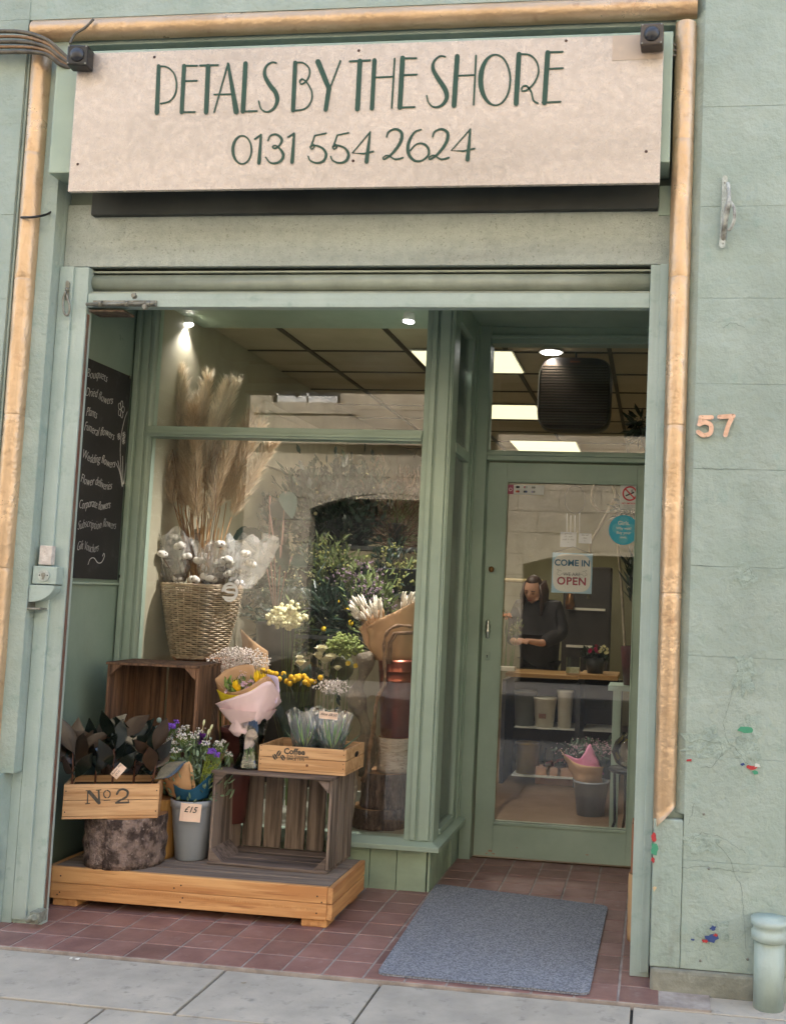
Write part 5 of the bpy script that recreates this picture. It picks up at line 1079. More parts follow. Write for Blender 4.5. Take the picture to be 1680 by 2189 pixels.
for i, ((tx, ty), (bx_, by_), pale, wd) in enumerate(PL_):
    dy = (-.06, 0, .05, -.03, .06, -.08, -.09, .02, .05, .0, .10, .0, .03, .06, .0, .04, -.05, -.04, .04)[i]
    tp, bs = atY(tx, ty, YB + dy), atY(bx_, by_, YB + dy * .7); root = Vector((bp_.x + R.uniform(-.05, .05), YB + R.uniform(-.04, .04), zb0 + hb * .6))
    t = thing('pampas_grass', lab_p[i], 'pampas grass', tuple(root), 0, 'pampas grass plumes in the wicker basket')
    b = MB(); b.tube([root, (root + bs) / 2 + rv(.012), bs], [.004, .0035, .0025], 5); b.build('stem', STRAW, t)
    b = MB(); ax = tp - bs; L = ax.length; ax.normalize(); bend = Vector((.06 if tx > bx_ + 20 else R.uniform(-.02, .02), 0, -.02))
    for j in range(1500):
        u = R.random() ** .9; c = bs + ax * L * u + bend * u * u; th = R.uniform(0, 6.28); side = (ax.orthogonal().normalized() * math.cos(th) + ax.cross(ax.orthogonal().normalized()) * math.sin(th))
        r_ = wd * math.sin(math.pi * min(1, .12 + u * .86)) ** .7 * R.uniform(.1, 1.0); d = ax * 1.0 + side * R.uniform(.25, .75); l_ = R.uniform(.04, .09)
        b.leaf(c + side * r_ * .55, d, l_, .0026, curl=R.uniform(-.1, .35), n=2)
    b.build('plume', PAMPL if pale else PAMP, t)
b = MB()
for i in range(34):
    a = Vector((bp_.x + R.uniform(-.07, .07), YB + R.uniform(-.05, .05), zb0 + hb * .8)); q = atY(R.uniform(375, 470), R.uniform(1040, 1140), YB + R.uniform(-.06, .06)); b.tube([a, (a + q) / 2 + rv(.01), q], [.0035, .003, .002], 5, caps=False)
tag(b.build('dried_stems', STRAW, kind='stuff'), 'straw coloured dried stems packed between the cotton and the pampas', 'dried stems')
b = MB()
for i in range(3):
    pts = [Vector((bp_.x, YB, zb0 + hb))] + [atY(420 + (i - 1) * 40 + R.uniform(-14, 14), 1180 - k * 55, YB - .1) for k in range(1, 5)]; b.tube([Vector(q) for q in smoothpts([tuple(p) for p in pts], 4)], .0014, 4, caps=False)
tag(b.build('curly_twigs', mat('twig', S(92, 62, 46)), kind='stuff'), 'thin dark curly twigs winding among the pampas stems', 'twigs')
COT = mat('cotton', S(236, 230, 222), S(220, 212, 204), 40, .95, bump=.5, bscale=120); BRACT = mat('cotton_bract', S(112, 74, 56), S(84, 54, 40), 20, .8)
CELW = glassm('clear_film', 4.0, rough=.10, bump=1.0, bscale=34, base=.08, haze=.34, hcol=(.9, .88, .86, 1))
cpos = [(334, 1148), (372, 1150), (348, 1185), (385, 1168), (400, 1190), (358, 1205), (437, 1190), (432, 1215), (470, 1165), (492, 1208), (478, 1215), (462, 1205), (490, 1228), (440, 1235), (452, 1240), (470, 1232), (525, 1185), (535, 1205), (340, 1228), (500, 1245), (415, 1240), (380, 1235), (512, 1222), (425, 1200), (484, 1198)]
for i, (x, y) in enumerate(cpos):
    p = atY(x, y, YB - .05 + R.uniform(-.10, .05)); lab_ = 'cotton boll in clear film, ' + ['left clump', 'middle clump', 'right clump'][0 if x < 410 else 1 if x < 480 else 2] + ' above the basket'
    t = thing('cotton_boll', lab_, 'cotton', tuple(p), 0, 'cotton bolls ' + ['in the left clump', 'in the middle clump', 'in the right clump'][0 if x < 410 else 1 if x < 480 else 2])
    r_ = R.uniform(.023, .031); b = MB(); ph = R.uniform(0, 6)
    for k in range(4): a = ph + k * 1.57; b.ball(p + Vector((math.cos(a) * r_ * .5, math.sin(a) * r_ * .5, R.uniform(-.1, .25) * r_)), r_ * .68, 8, 6)
    b.build('fluff', COT, t)
    b = MB()
    for k in range(5): a = ph + k * 1.256; b.leaf(p + Vector((0, 0, -r_ * .7)), Vector((math.cos(a), math.sin(a), .5)), r_ * 1.5, r_ * .8, up=(0, 0, 1), curl=.3, n=3)
    b.tube([p + Vector((0, 0, -r_ * .6)), Vector((bp_.x + (p.x - bp_.x) * .6, YB, zb0 + hb * .9))], .002, 4); b.build('bract', BRACT, t)
for i, (x, y, w_, h_, lean, lab_) in enumerate(((372, 1180, 52, 110, -12, 'crinkled clear film wrapped round the left clump of cotton'), (455, 1200, 44, 90, 0, 'crinkled clear film wrapped round the middle clump of cotton'), (515, 1195, 50, 110, 22, 'crinkled clear film flaring out around the right clump of cotton'))):
    c = atY(x, y + h_ / 2 + 8, YB - .03); b = MB(); n = 40; prof = [(w_ * .45, 0), (w_ * .75, h_ * .3), (w_ * .95, h_ * .65), (w_ * 1.1, h_)]
    b.lathe([(a_ * kB, z_ * kB) for a_, z_ in prof], c, n, lean=(lean / h_, 0), ell=.7)
    for v in b.v:
        h2 = (v.z - c.z) / (h_ * kB); th = math.atan2(v.y - c.y, v.x - c.x - lean / h_ * (v.z - c.z)); f_ = 1 + .16 * h2 * math.sin(th * 7 + i) + .1 * math.sin(th * 13 + h2 * 5); v.x = c.x + (v.x - c.x) * f_; v.y = c.y + (v.y - c.y) * f_; v.z += h2 * .03 * math.sin(th * 5 + 2 * i)
    tag(b.build('plastic_film', CELW), lab_, 'plastic film')

# ---- generic helpers for the stock inside
def bucket(p, r, h, m, name='bucket', label='', cat='bucket', group=None, taper=.78):
    t = thing(name, label, cat, tuple(p), 0, group)
    b = MB(); b.lathe([(r * taper, 0), (r, h * .93), (r * 1.05, h * .94), (r * 1.05, h), (r * .97, h), (r * .94, h * .9), (r * taper * .95, .01), (.001, .01)], p, 24); b.build('tub', m, t); return t
def bunch(name, label, cat, base, top, rx, ry, rz_, mleaf, nleaf, lsz, bloom=None, group=None, narrow=.35, seed=1):
    """leafy bunch rising from base to an ellipsoid head centred at top"""
    q = random.Random(seed); t = thing(name, label, cat, tuple(base), 0, group); base, top = Vector(base), Vector(top)
    b = MB(); hd = []
    for i in range(max(10, nleaf // 14)):
        h = top + Vector((q.gauss(0, .42) * rx, q.gauss(0, .42) * ry, q.uniform(-.7, .8) * rz_)); hd.append(h); b.tube([base + Vector((q.uniform(-.3, .3) * rx, q.uniform(-.3, .3) * ry, 0)), (base + h) / 2 + Vector((0, 0, .01)), h], [.002, .0016, .001], 4, caps=False)
    b.build('stems', STEMG if mleaf is not DKL else DKS, t)
    b = MB()
    for i in range(nleaf):
        h = q.choice(hd); p = h + Vector((q.gauss(0, .22) * rx, q.gauss(0, .22) * ry, q.gauss(0, .25) * rz_)); d = (p - base).normalized() + Vector((q.uniform(-1, 1), q.uniform(-1, 1), q.uniform(-.4, .8))) * .9
        b.leaf(p, d, lsz * q.uniform(.6, 1.3), lsz * narrow * q.uniform(.7, 1.2), curl=q.uniform(-.2, .3), n=3)
    if nleaf: b.build('foliage', mleaf, t)
    if bloom:
        m, n, r_, k = bloom; b = MB()
        for i in range(n):
            gx = max(-1, min(1, q.gauss(0, .45))); h = top + Vector((gx * rx, -abs(q.gauss(0, .5)) * ry, (q.uniform(-.6, .95) * math.sqrt(1.05 - gx * gx) + q.gauss(0, .1)) * rz_))
            for j in range(k): b.ball(h + Vector((q.gauss(0, 1), q.gauss(0, 1), q.gauss(0, 1))) * r_ * (1.1 if k > 1 else 0), r_ * q.uniform(.6, 1.15), 6, 4)
        b.build('blooms', m, t)
    return t
DKL = mat('dark_leaf', S(40, 62, 46), S(24, 40, 30), 10, .4, isl=.35); DKS = mat('dark_stem', S(70, 76, 50), S(44, 50, 34), 10, .6, isl=.2)
OLV = mat('olive_leaf', S(120, 132, 78), S(84, 98, 56), 10, .55, isl=.3); BRN = mat('rust_leaf', S(112, 80, 56), S(76, 54, 42), 10, .7, isl=.3); SAGE = mat('sage_leaf', S(96, 112, 94), S(66, 82, 68), 10, .6, isl=.25)
CREAMB = mat('cream_bloom', S(232, 226, 184), S(206, 198, 148), 40, .7, isl=.12); YGB = mat('yellowgreen_bloom', S(150, 148, 84), S(104, 108, 58), 40, .7, isl=.2); MAUVE = mat('mauve_bloom', S(150, 128, 140), S(112, 92, 104), 40, .8, isl=.2); GREYB = mat('dark_bucket', S(52, 54, 56), S(40, 42, 44), 10, .4)
# tiered flower stand at the back of the window
SH = mat('stand_steel', S(96, 98, 96), rough=.35, metal=.6)
t = thing('flower_stand', 'dark tiered metal stand holding buckets of cut flowers behind the window', 'stand', (.75, 2.5, 0)); TI = []
for i, (Yt, yy) in enumerate(((2.75, 1172), (2.5, 1272), (2.25, 1368))):
    z = atY(800, yy, Yt - .12).z; TI.append((Yt, z)); b = MB(); b.box(.12, 1.26, Yt - .12, Yt + .12, z - .012, z); b.build('shelf', mat('shelf_black', S(40, 42, 42), rough=.5), t); b = MB(); b.box(.12, 1.26, Yt - .126, Yt - .121, z - .012, z + .012); b.build('shelf_lip', SH, t)
for x in (.11, 1.27):
    b = MB(); b.box(x - .012, x + .012, 2.12, 2.9, .0, .02); b.box(x - .012, x + .012, 2.86, 2.885, .02, TI[0][1]); b.tube([(x, 2.14, .02), (x, 2.87, TI[0][1])], .012, 6); b.build('stand_side', SH, t)
SP = [ # x, ytop, half width px, half height px, row, leafmat, nleaf, leafsize, bloom, name, label, cat, narrow
 (600, 1130, 50, 60, 0, SAGE, 160, .07, None, 'foliage_bunch', 'loose grey-green foliage at the left end of the top tier', 'foliage', .3),
 (665, 1080, 45, 55, 0, SAGE, 200, .08, (CREAMB, 14, .012, 1), 'lily_bunch', 'budding lilies among pale leaves left of the dark bunch', 'flowers', .25),
 (720, 1090, 60, 75, 0, DKL, 700, .06, None, 'foliage_bunch', 'dense dark green foliage bunch in the middle of the top tier', 'foliage', .42),
 (775, 1085, 45, 65, 0, DKL, 480, .055, (CREAMB, 10, .006, 2), 'foliage_bunch', 'dark glossy leaves with pale tips right of the middle of the top tier', 'foliage', .5),
 (850, 1110, 55, 80, 0, BRN, 800, .075, None, 'foliage_bunch', 'feathery rust-brown foliage at the right end of the top tier', 'foliage', .07),
 (600, 1240, 45, 45, 1, SAGE, 260, .045, (CREAMB, 60, .004, 3), 'filler_bunch', 'fine white flecked filler at the left of the second tier', 'flowers', .3),
 (655, 1225, 42, 45, 1, SAGE, 240, .045, (CREAMB, 60, .004, 3), 'filler_bunch', 'pale flecked filler right of the leftmost one on the second tier', 'flowers', .3),
 (710, 1215, 45, 50, 1, OLV, 300, .05, (YGB, 36, .009, 2), 'bud_bunch', 'green-yellow budded stems in the middle of the second tier', 'flowers', .22),
 (775, 1255, 48, 45, 1, OLV, 200, .035, (MAUVE, 160, .006, 4), 'filler_bunch', 'dusky mauve filler bunch on the second tier', 'flowers', .3),
 (835, 1225, 34, 55, 1, DKL, 120, .05, (YGB, 34, .009, 3), 'solidago_bunch', 'yellow-green flowering sprays near the post', 'flowers', .25),
 (875, 1250, 30, 45, 1, OLV, 120, .05, (YGB, 34, .010, 3), 'solidago_bunch', 'bright yellow sprays right against the window post', 'flowers', .25),
 (610, 1330, 44, 50, 2, DKL, 320, .06, None, 'foliage_bunch', 'dark leaves left of the strap leaves on the lowest tier', 'foliage', .35),
 (655, 1345, 40, 45, 2, OLV, 260, .05, (CREAMB, 30, .006, 2), 'filler_bunch', 'olive filler between the yarrow and the strap leaves', 'flowers', .3),
 (560, 1240, 40, 45, 1, DKL, 300, .06, None, 'foliage_bunch', 'dark leaves at the far left of the second tier', 'foliage', .4),
 (690, 1330, 40, 50, 2, DKL, 260, .09, None, 'foliage_bunch', 'long dark strap leaves at the left of the lowest tier', 'foliage', .12),
 (745, 1330, 42, 50, 2, DKL, 260, .10, (YEL, 5, .018, 1), 'daffodil_bunch', 'green leaves with a few yellow heads above the bunny tails', 'flowers', .10),
 (800, 1300, 40, 55, 2, OLV, 240, .05, (MAUVE, 90, .006, 4), 'filler_bunch', 'brownish filler just behind the bunny tails', 'flowers', .3)]
for i, (x, y, hw_, hh_, row, ml, nl, ls, bl, nm, lab_, cat, nar) in enumerate(SP):
    Yt, zt_ = TI[row]; k = pm(Yt); tp = atY(x, y, Yt); bs = Vector((tp.x, Yt, zt_ + .002)); h_ = .17
    bucket(bs, .062, h_, GREYB, 'flower_bucket', 'dark bucket of the ' + lab_.replace('dark glossy leaves with pale tips right of the middle', 'glossy leaves right of the middle').replace('fine white flecked filler', 'flecked filler').replace('pale flecked filler right of the leftmost one', 'second flecked filler'), 'bucket')
    bunch(nm, lab_, cat, bs + Vector((0, 0, .06)), tp, hw_ * k * 1.25, hw_ * k, hh_ * k * 1.2, ml, int(nl * 2.0), ls * 1.1, bl, None, nar, 50 + i)
# white price tags
for (x, y) in ((553, 1322), (820, 1190)):
    pass
# ---- large dark leaves at left behind cotton
t = thing('potted_plant', 'plant with big dark heart shaped leaves between the pampas and the flower stand', 'plant', tuple(atY(585, 1300, 1.9)))
b = MB(); LQ = [((575, 1080), (1, .2, -.5), .16), ((610, 1050), (.3, 0, -1), .17), ((560, 1150), (-.8, 0, .2), .16), ((600, 1165), (.4, 0, -.9), .17), ((535, 1130), (-.8, 0, -.5), .12), ((625, 1190), (.7, 0, -.4), .12)]
for (x, y), d, l_ in LQ: b.leaf(atY(x, y, 1.9), d, l_, l_ * .62, up=(R.uniform(-.8, .8), -1, R.uniform(-.2, .6)), curl=R.uniform(-.1, .4), fold=.25, n=8, shape=.62)
b.build('leaf', mat('big_leaf', S(44, 60, 50), S(30, 42, 36), 6, .8, spec=.15), t)
b = MB()
for (x, y), d, l_ in LQ: b.tube([atY(x, y, 1.9), (atY(x, y, 1.9) + atY(590, 1250, 1.9)) / 2 + Vector((.01, 0, 0)), atY(590, 1330, 1.9)], .004, 5)
b.tube([atY(577, 1060, 1.95), atY(575, 1200, 1.95)], .006, 6); b.build('stalk', mat('reddish_stalk', S(120, 84, 70)), t)
b = MB(); p = atY(590, 1330, 1.9); b.lathe([(.08, -.9), (.11, -.02), (.12, 0), (.10, -.02)], p, 20); b.build('pot', GREYB, t)

# ---- middle ground on the display bed
def cluster(name, label, cat, x, y, Yd, hw_, hh_, base, blob, nleaf=0, ml=None, ls=.04, group=None, seed=1, stemm=None):
    return bunch(name, label, cat, base, atY(x, y, Yd), hw_ * pm(Yd), hw_ * pm(Yd) * .7, hh_ * pm(Yd), ml or OLV, nleaf, ls, blob, group, .25, seed)
bed = lambda x, y, Yd: Vector((atY(x, y, Yd).x, Yd, .235))
cluster('dried_yarrow', 'tall bunch of cream dried yarrow heads behind the pink bouquet', 'dried flowers', 617, 1322, 1.5, 38, 26, bed(625, 1450, 1.5), (CREAMB, 95, .013, 3), 40, OLV, .03, seed=3)
GYP = mat('gypsophila', S(236, 226, 220), S(206, 190, 184), 60, .8, isl=.15)
cluster('gypsophila', 'big cloud of white gypsophila behind the pink wrapped bouquet', 'flowers', 520, 1412, 1.2, 66, 28, bed(515, 1500, 1.2), (GYP, 950, .0042, 1), 60, BRN, .02, seed=4)
cluster('gypsophila', 'shadowed gypsophila left of the pink wrapped bouquet', 'flowers', 468, 1450, 1.15, 26, 36, bed(485, 1560, 1.15), (GYP, 420, .0040, 1), 60, BRN, .02, seed=5)
cluster('gypsophila', 'small sprays of white gypsophila above the aloe sleeves', 'flowers', 715, 1470, 1.15, 40, 18, bed(715, 1560, 1.15), (GYP, 260, .0042, 1), 20, BRN, .02, seed=6)
CRA = mat('craspedia', S(240, 196, 50), S(220, 170, 34), 60, .9, bump=.5, bscale=200)
t = thing('craspedia_bunch', 'round yellow craspedia heads in dark green paper behind the aloes', 'flowers', tuple(bed(630, 1480, 1.25)))
st_ = MB()
for i, (x, y) in enumerate(((606, 1441), (613, 1457), (613, 1470), (622, 1448), (634, 1447), (630, 1455), (638, 1451), (620, 1462), (640, 1446), (650, 1446), (655, 1452), (652, 1459), (665, 1457), (672, 1459), (685, 1449), (590, 1441), (575, 1437), (582, 1440), (562, 1433), (660, 1463), (597, 1452))):
    p = atY(x, y, 1.22 + R.uniform(-.03, .04)); b = MB(); b.ball(p, .0145, 10, 7); b.build('flower_head', CRA, t); st_.tube([p, bed(625, 1500, 1.25) + Vector((0, 0, .2))], .0013, 4, caps=False)
st_.build('stems', STEMG, t)
GPAP = mat('green_paper', S(66, 84, 74), S(52, 70, 62), 4, .7, bump=.2, bscale=20)
wrap(bed(630, 1480, 1.25), [tuple(atY(610, 1590, 1.2)), tuple(atY(630, 1590, 1.16)), tuple(atY(660, 1590, 1.2))], [tuple(atY(575, 1470, 1.24)), tuple(atY(606, 1438, 1.24)), tuple(atY(625, 1478, 1.16)), tuple(atY(650, 1480, 1.14)), tuple(atY(690, 1462, 1.22))], GPAP, 'paper_wrap', t)
wrap(bed(630, 1480, 1.25), [tuple(atY(610, 1590, 1.3)), tuple(atY(640, 1590, 1.33)), tuple(atY(660, 1590, 1.3))], [tuple(atY(590, 1470, 1.27)), tuple(atY(630, 1450, 1.3)), tuple(atY(665, 1420, 1.3)), tuple(atY(690, 1462, 1.26))], GPAP, 'paper_wrap', t)
ROSE = mat('white_rose', S(240, 234, 210), S(226, 220, 186), 30, .6, isl=.05, sub=.1)
t = thing('rose_bunch', 'white roses above the aloe box inside the window', 'flowers', tuple(bed(680, 1450, 1.3))); st_ = MB(); lf = MB()
for i, (x, y, r_) in enumerate(((688, 1386, .032), (683, 1400, .030), (708, 1404, .032), (695, 1410, .028), (643, 1415, .026), (641, 1405, .02), (722, 1427, .02))):
    p = atY(x, y, 1.28); b = MB()
    for L in range(4):
        for k in range(5): a = k * 1.256 + L * .6; o_ = Vector((math.cos(a), math.sin(a), 0)); b.leaf(p - Vector((0, 0, r_ * .8)) + o_ * r_ * .1, o_ * (.75 - .17 * L) + Vector((0, -.12, .9)), r_ * (1.5 - .05 * L), r_ * 1.3, up=o_, curl=-.05 if L else .2, fold=-.35, n=4)
    b.build('rose', ROSE, t); st_.tube([p, bed(680, 1500, 1.3)], .002, 4, caps=False)
    for k in range(6): lf.leaf(p + Vector((0, .0, -.05 - .02 * k)), rv() + Vector((0, -.3, 0)), .05, .025, n=3)
st_.build('stems', STEMG, t); lf.build('foliage', DKL, t)
SED = mat('sedum', S(150, 162, 92), S(112, 128, 66), 60, .8, isl=.2)
cluster('hydrangea', 'bright green mophead flowers left of the driftwood branch', 'flowers', 738, 1383, 1.35, 36, 24, bed(738, 1450, 1.35), (SED, 110, .009, 5), 0, seed=8)
t = thing('moss_ball', 'round fluffy moss ball under the green mophead flowers', 'moss ball', tuple(atY(728, 1425, 1.4))); b = MB(); c = atY(728, 1428, 1.4)
for i in range(1500): d = rv().normalized(); b.leaf(c + d * .078 * R.uniform(.85, 1.02), d + rv(.6), .014, .003, n=1)
b.build('moss', mat('moss', S(128, 130, 84), S(96, 98, 62), 30, .9, isl=.3), t); b = MB(); b.ball(c, .07, 16, 10); b.build('core', mat('moss_core', S(84, 84, 56)), t)
b = MB()
for (x, y) in ((769, 1413), (745, 1420), (762, 1425)): p = atY(x, y, 1.3); b.petalflower(p, (0, -1, .4), .02, 6, 2)
tag(b.build('narcissus', mat('pale_yellow', S(238, 220, 110), S(222, 196, 70))), 'small pale yellow blooms beside the driftwood branch top', 'flowers')
# ---- copper vase with bunny tails on birch and bark slices
COP = mat('copper', S(176, 104, 84), S(150, 84, 68), 5, .28, metal=.95)
Yv = 1.22; kv = pm(Yv); cv = atY(846, 1575, Yv)
t = thing('copper_vase', 'tall tapered copper vase by the window post', 'vase', (cv.x, Yv, cv.z)); hv = atY(846, 1412, Yv).z - cv.z
b = MB(); b.lathe([(31 * kv, 0), (33 * kv, .01), (41 * kv, hv * .74), (41.5 * kv, hv * .745), (41 * kv, hv * .75), (43 * kv, hv * .86), (43.6 * kv, hv * .863), (43 * kv, hv * .87), (45 * kv, hv - .006), (46 * kv, hv), (44 * kv, hv), (42 * kv, hv * .8)], (cv.x, Yv, cv.z), 48); b.build('vase_body', COP, t)
t = thing('bunny_tail_bouquet', 'cream bunny tail grasses in kraft paper standing in the copper vase', 'bouquet', (cv.x, Yv, cv.z + hv)); BT = mat('bunny_tail', S(238, 230, 216), S(222, 212, 196), 60, .95, isl=.06, bump=.3, bscale=150); st_ = MB()
b = MB()
for i in range(64):
    g_ = i < 46; x = R.uniform(752, 818) if g_ else R.uniform(852, 888); y = (1290 + abs(x - 785) * .15 + R.uniform(-10, 26)) if g_ else R.uniform(1275, 1305); p = atY(x, y, Yv + R.uniform(-.05, .06)); bs = atY(812 if g_ else 850, 1370, Yv); d = (p - bs).normalized()
    b.tube([p - d * .028, p - d * .015, p, p + d * .02, p + d * .03], [.003, .0068, .0075, .005, .001], 6); st_.tube([p - d * .028, bs], .001, 3, caps=False)
b.build('grass_heads', BT, t); st_.build('stems', STRAW, t)
def CP(x, y, dy): return tuple(atY(x, y, Yv + dy))
wrap((cv.x, Yv, 0), [CP(800, 1410, .0), CP(815, 1412, -.05), CP(850, 1412, -.08), CP(885, 1410, -.02)], [CP(782, 1345, .02), CP(815, 1322, -.07), CP(850, 1305, -.09), CP(900, 1280, -.02)], KRAFT, 'kraft_wrap', t, wob=.012)
wrap((cv.x, Yv, 0), [CP(800, 1410, .04), CP(830, 1412, .08), CP(870, 1412, .06)], [CP(766, 1345, .03), CP(815, 1300, .08), CP(826, 1320, .09), CP(855, 1282, .08)], KRAFT, 'kraft_wrap', t, wob=.012)
zc = cv.z - .001; z1b = atY(832, 1648, Yv).z; z2b = atY(815, 1722, Yv).z
log('birch_log', 'white peeling birch log under the copper vase', (cv.x - .0, Yv, z1b), 37 * kv, zc - z1b, BIRCH)
log('bark_slice', 'dark bark slice directly under the birch log', (atY(824, 1690, Yv).x, Yv, z2b), 54 * kv, z1b - z2b - .001, BARKV)
log('bark_slice', 'lowest dark bark slice with a split, on the display floor by the sill', (atY(812, 1750, Yv).x, Yv, .231), 60 * kv, z2b - .232, BARKV, split=-1.2)
# driftwood branches
DWG = mat('grey_driftwood', S(142, 130, 112), S(100, 90, 78), 12, .9, bump=1.0, bscale=20, bdist=.02, c3=S(168, 158, 138))
b = MB(); pts = [atY(x, y, 1.15) for x, y in ((778, 1395), (782, 1420), (774, 1450), (762, 1480), (766, 1510), (780, 1545), (785, 1580), (782, 1630), (778, 1660))]; b.tube([Vector(q) for q in smoothpts([tuple(p) for p in pts], 4)], [.030 + .014 * math.sin(i * .55) + .012 * (i / 32) for i in range(33)], 14, jit=.05); b.tube([atY(776, 1430, 1.15), atY(792, 1405, 1.16), atY(797, 1398, 1.16)], [.03, .02, .015], 10, jit=.06)
tag(b.build('driftwood', DWG), 'thick knotty grey driftwood trunk between the aloes and the copper vase', 'driftwood')
VINE = mat('vine', S(158, 126, 98), S(116, 90, 68), 30, .8, bump=.8, bscale=60, bdist=.01)
b = MB(); pts = [atY(x, y, 1.07) for x, y in ((775, 1672), (786, 1640), (790, 1600), (798, 1560), (803, 1520), (808, 1490), (822, 1462), (822, 1420), (821, 1380), (828, 1352), (850, 1338), (880, 1340))]; b.tube([Vector(q) for q in smoothpts([tuple(p) for p in pts], 5)], [.0115 - .00008 * i + .0022 * math.sin(i * 1.3) for i in range(56)], 8, jit=.06)
for o_ in (6, 12): b.tube([atY(822 + o_, 1420, 1.08), atY(824 + o_, 1375, 1.08), atY(836 + o_, 1352 + o_ * .3, 1.08), atY(885, 1350 + o_ * .3, 1.08)], .007, 7, jit=.08)
tag(b.build('vine_branch', VINE), 'long twisted brown vine branch arching over the copper vase', 'branch')
b = MB(); pts = [atY(x, y, .90) for x, y in ((748, 1640), (750, 1680), (742, 1740), (738, 1800))]; b.tube(pts, [.02, .035, .03, .012], 10, jit=.08); tag(b.build('driftwood', DWG), 'grey driftwood piece behind the right side of the weathered crate', 'driftwood')
# kraft corner seen beside the basket
t = thing('paper_roll', 'brown paper wrapped bunch right of the wicker basket', 'paper bunch', tuple(atY(545, 1370, 1.7)))
wrap(atY(545, 1370, 1.75), [tuple(atY(520, 1440, 1.7)), tuple(atY(545, 1440, 1.66)), tuple(atY(575, 1440, 1.7))], [tuple(atY(515, 1345, 1.7)), tuple(atY(535, 1365, 1.64)), tuple(atY(572, 1392, 1.7))], KRAFT, 'kraft_wrap', t)
# grey window decal
t = thing('window_sticker', 'round white logo sticker on the glass in front of the basket', 'sticker', tuple(atY(491, 1266, .983)))
c = atY(491, 1266, .9838); kk = pm(.98); b = MB(); pts = [c + Vector((math.cos(a * .157) * 16.5 * kk, 0, math.sin(a * .157) * 19 * kk)) for a in range(-14, 20)]; ribbon(b, pts, [5.5 * kk] * len(pts), (0, -1, 0), .0004); b.build('ring', WHITEP, t)
b = MB(); P = smoothpts([tuple(atY(x, y, .9836)) for x, y in ((505, 1256), (486, 1256), (481, 1262), (488, 1266), (500, 1267), (504, 1272), (497, 1278), (478, 1277))], 5); ribbon(b, P, [5 * kk] * len(P), (0, -1, 0), .0004); b.build('logo_curve', WHITEP, t)
# ---- interior wall details seen through the window
b = MB(); q0 = atY(350, 812, 2.2)
t = thing('wall_cupboard', 'pale panelled cupboard door on the left inner wall high behind the pampas', 'cupboard', (-.24, 3.2, 2.2)); b = MB(); b.box(-.249, -.236, 2.6, 4.4, 2.2, 2.62); b.build('panel', mat('white_wall2', S(206, 200, 180), rough=.7), t, bevel=.006); b = MB()
for q in ((-.249, -.228, 2.6, 2.66, 2.2, 2.62), (-.249, -.228, 4.34, 4.4, 2.2, 2.62), (-.249, -.228, 2.66, 4.34, 2.2, 2.25), (-.249, -.228, 2.66, 4.34, 2.57, 2.62)): b.box(*q)
b.build('frame', mat('white_wall2', S(206, 200, 180)), t, bevel=.003)

# ================================================================== BEHIND THE DOOR
YD = 1.6745
def sticker(name, label, cat, x0, y0, x1, y1, m, Yp=YD, r=0, th=.0006):
    a, c = atY(x0, y0, Yp), atY(x1, y1, Yp); t = thing(name, label, cat, ((a.x + c.x) / 2, Yp, (a.z + c.z) / 2)); b = MB(); b.box(a.x, c.x, Yp - th, Yp, c.z, a.z); b.build('sheet', m, t, bevel=r); return t, a, c
t, a, c = sticker('card_sticker', 'white strip sticker of payment card logos with a pink square at its left end', 'sticker', 1085, 1036, 1162, 1058, mat('sticker_white', S(226, 222, 216), rough=.5))
MG = mat('magenta_ink', S(178, 84, 108), rough=.5); b = MB(); b.box(a.x, a.x + .034, YD - .0012, YD - .0007, c.z, a.z); b.build('pink_square', MG, t)
b = MB(); p = Vector((a.x + .017, YD - .0013, (a.z + c.z) / 2)); P = [p + Vector((math.cos(j * .5) * .008, 0, math.sin(j * .5) * .008)) for j in range(13)]; ribbon(b, P, [.0025] * 13, (0, -1, 0), .0003); b.build('pink_mark', WHITEP, t)
for (i, j, m1, m2) in ((0, 0, INK, INK), (1, 0, MG, GREEN), (0, 1, mat('orange_ink', S(226, 120, 60)), CRED), (1, 1, INK, CBLU), (2, 0, STEEL, STEEL), (2, 1, mat('lilac_ink', S(170, 160, 190)), STEEL)):
    x = a.x + .052 + i * .043; z = a.z - .012 - j * .024
    for s_, m_ in ((0, m1), (.009, m2)): b = MB(); b.tube([(x + s_, YD - .0007, z), (x + s_, YD - .0012 - s_ * .02, z)], .0065, 12, smooth=False); b.build('card_mark', m_, t)
t, a, c = sticker('no_smoking_sign', 'white NO SMOKING sign with a red barred circle on the door glass', 'sign', 1326, 1036, 1366, 1090, mat('sticker_white', S(226, 222, 216), rough=.5), r=.0002)
cx2 = (a.x + c.x) / 2; cz2 = a.z - .047; RR = mat('sign_red', S(206, 48, 60), rough=.5)
b = MB(); P = [Vector((cx2 + .036 * math.cos(j * .2618), YD - .0007, cz2 + .036 * math.sin(j * .2618))) for j in range(25)]; ribbon(b, P, [.0085] * 25, (0, -1, 0), .0004); ribbon(b, [Vector((cx2 - .025, YD - .0012, cz2 + .025)), Vector((cx2 + .025, YD - .0012, cz2 - .025))], [.0075, .0075], (0, -1, 0), .0004); b.build('barred_circle', RR, t)
b = MB(); ribbon(b, [Vector((cx2 - .020, YD - .0008, cz2 - .012)), Vector((cx2 + .020, YD - .0008, cz2 + .006))], [.007, .007], (0, -1, 0), .0002)
for s_ in (0, .006): P = smoothpts([(cx2 + .012 + s_, YD - .0008, cz2 + .008), (cx2 + .006 + s_, YD - .0008, cz2 + .015), (cx2 + .012 + s_, YD - .0008, cz2 + .022)], 4); ribbon(b, P, [.0022] * len(P), (0, -1, 0), .0002)
b.build('cigarette', INK, t)
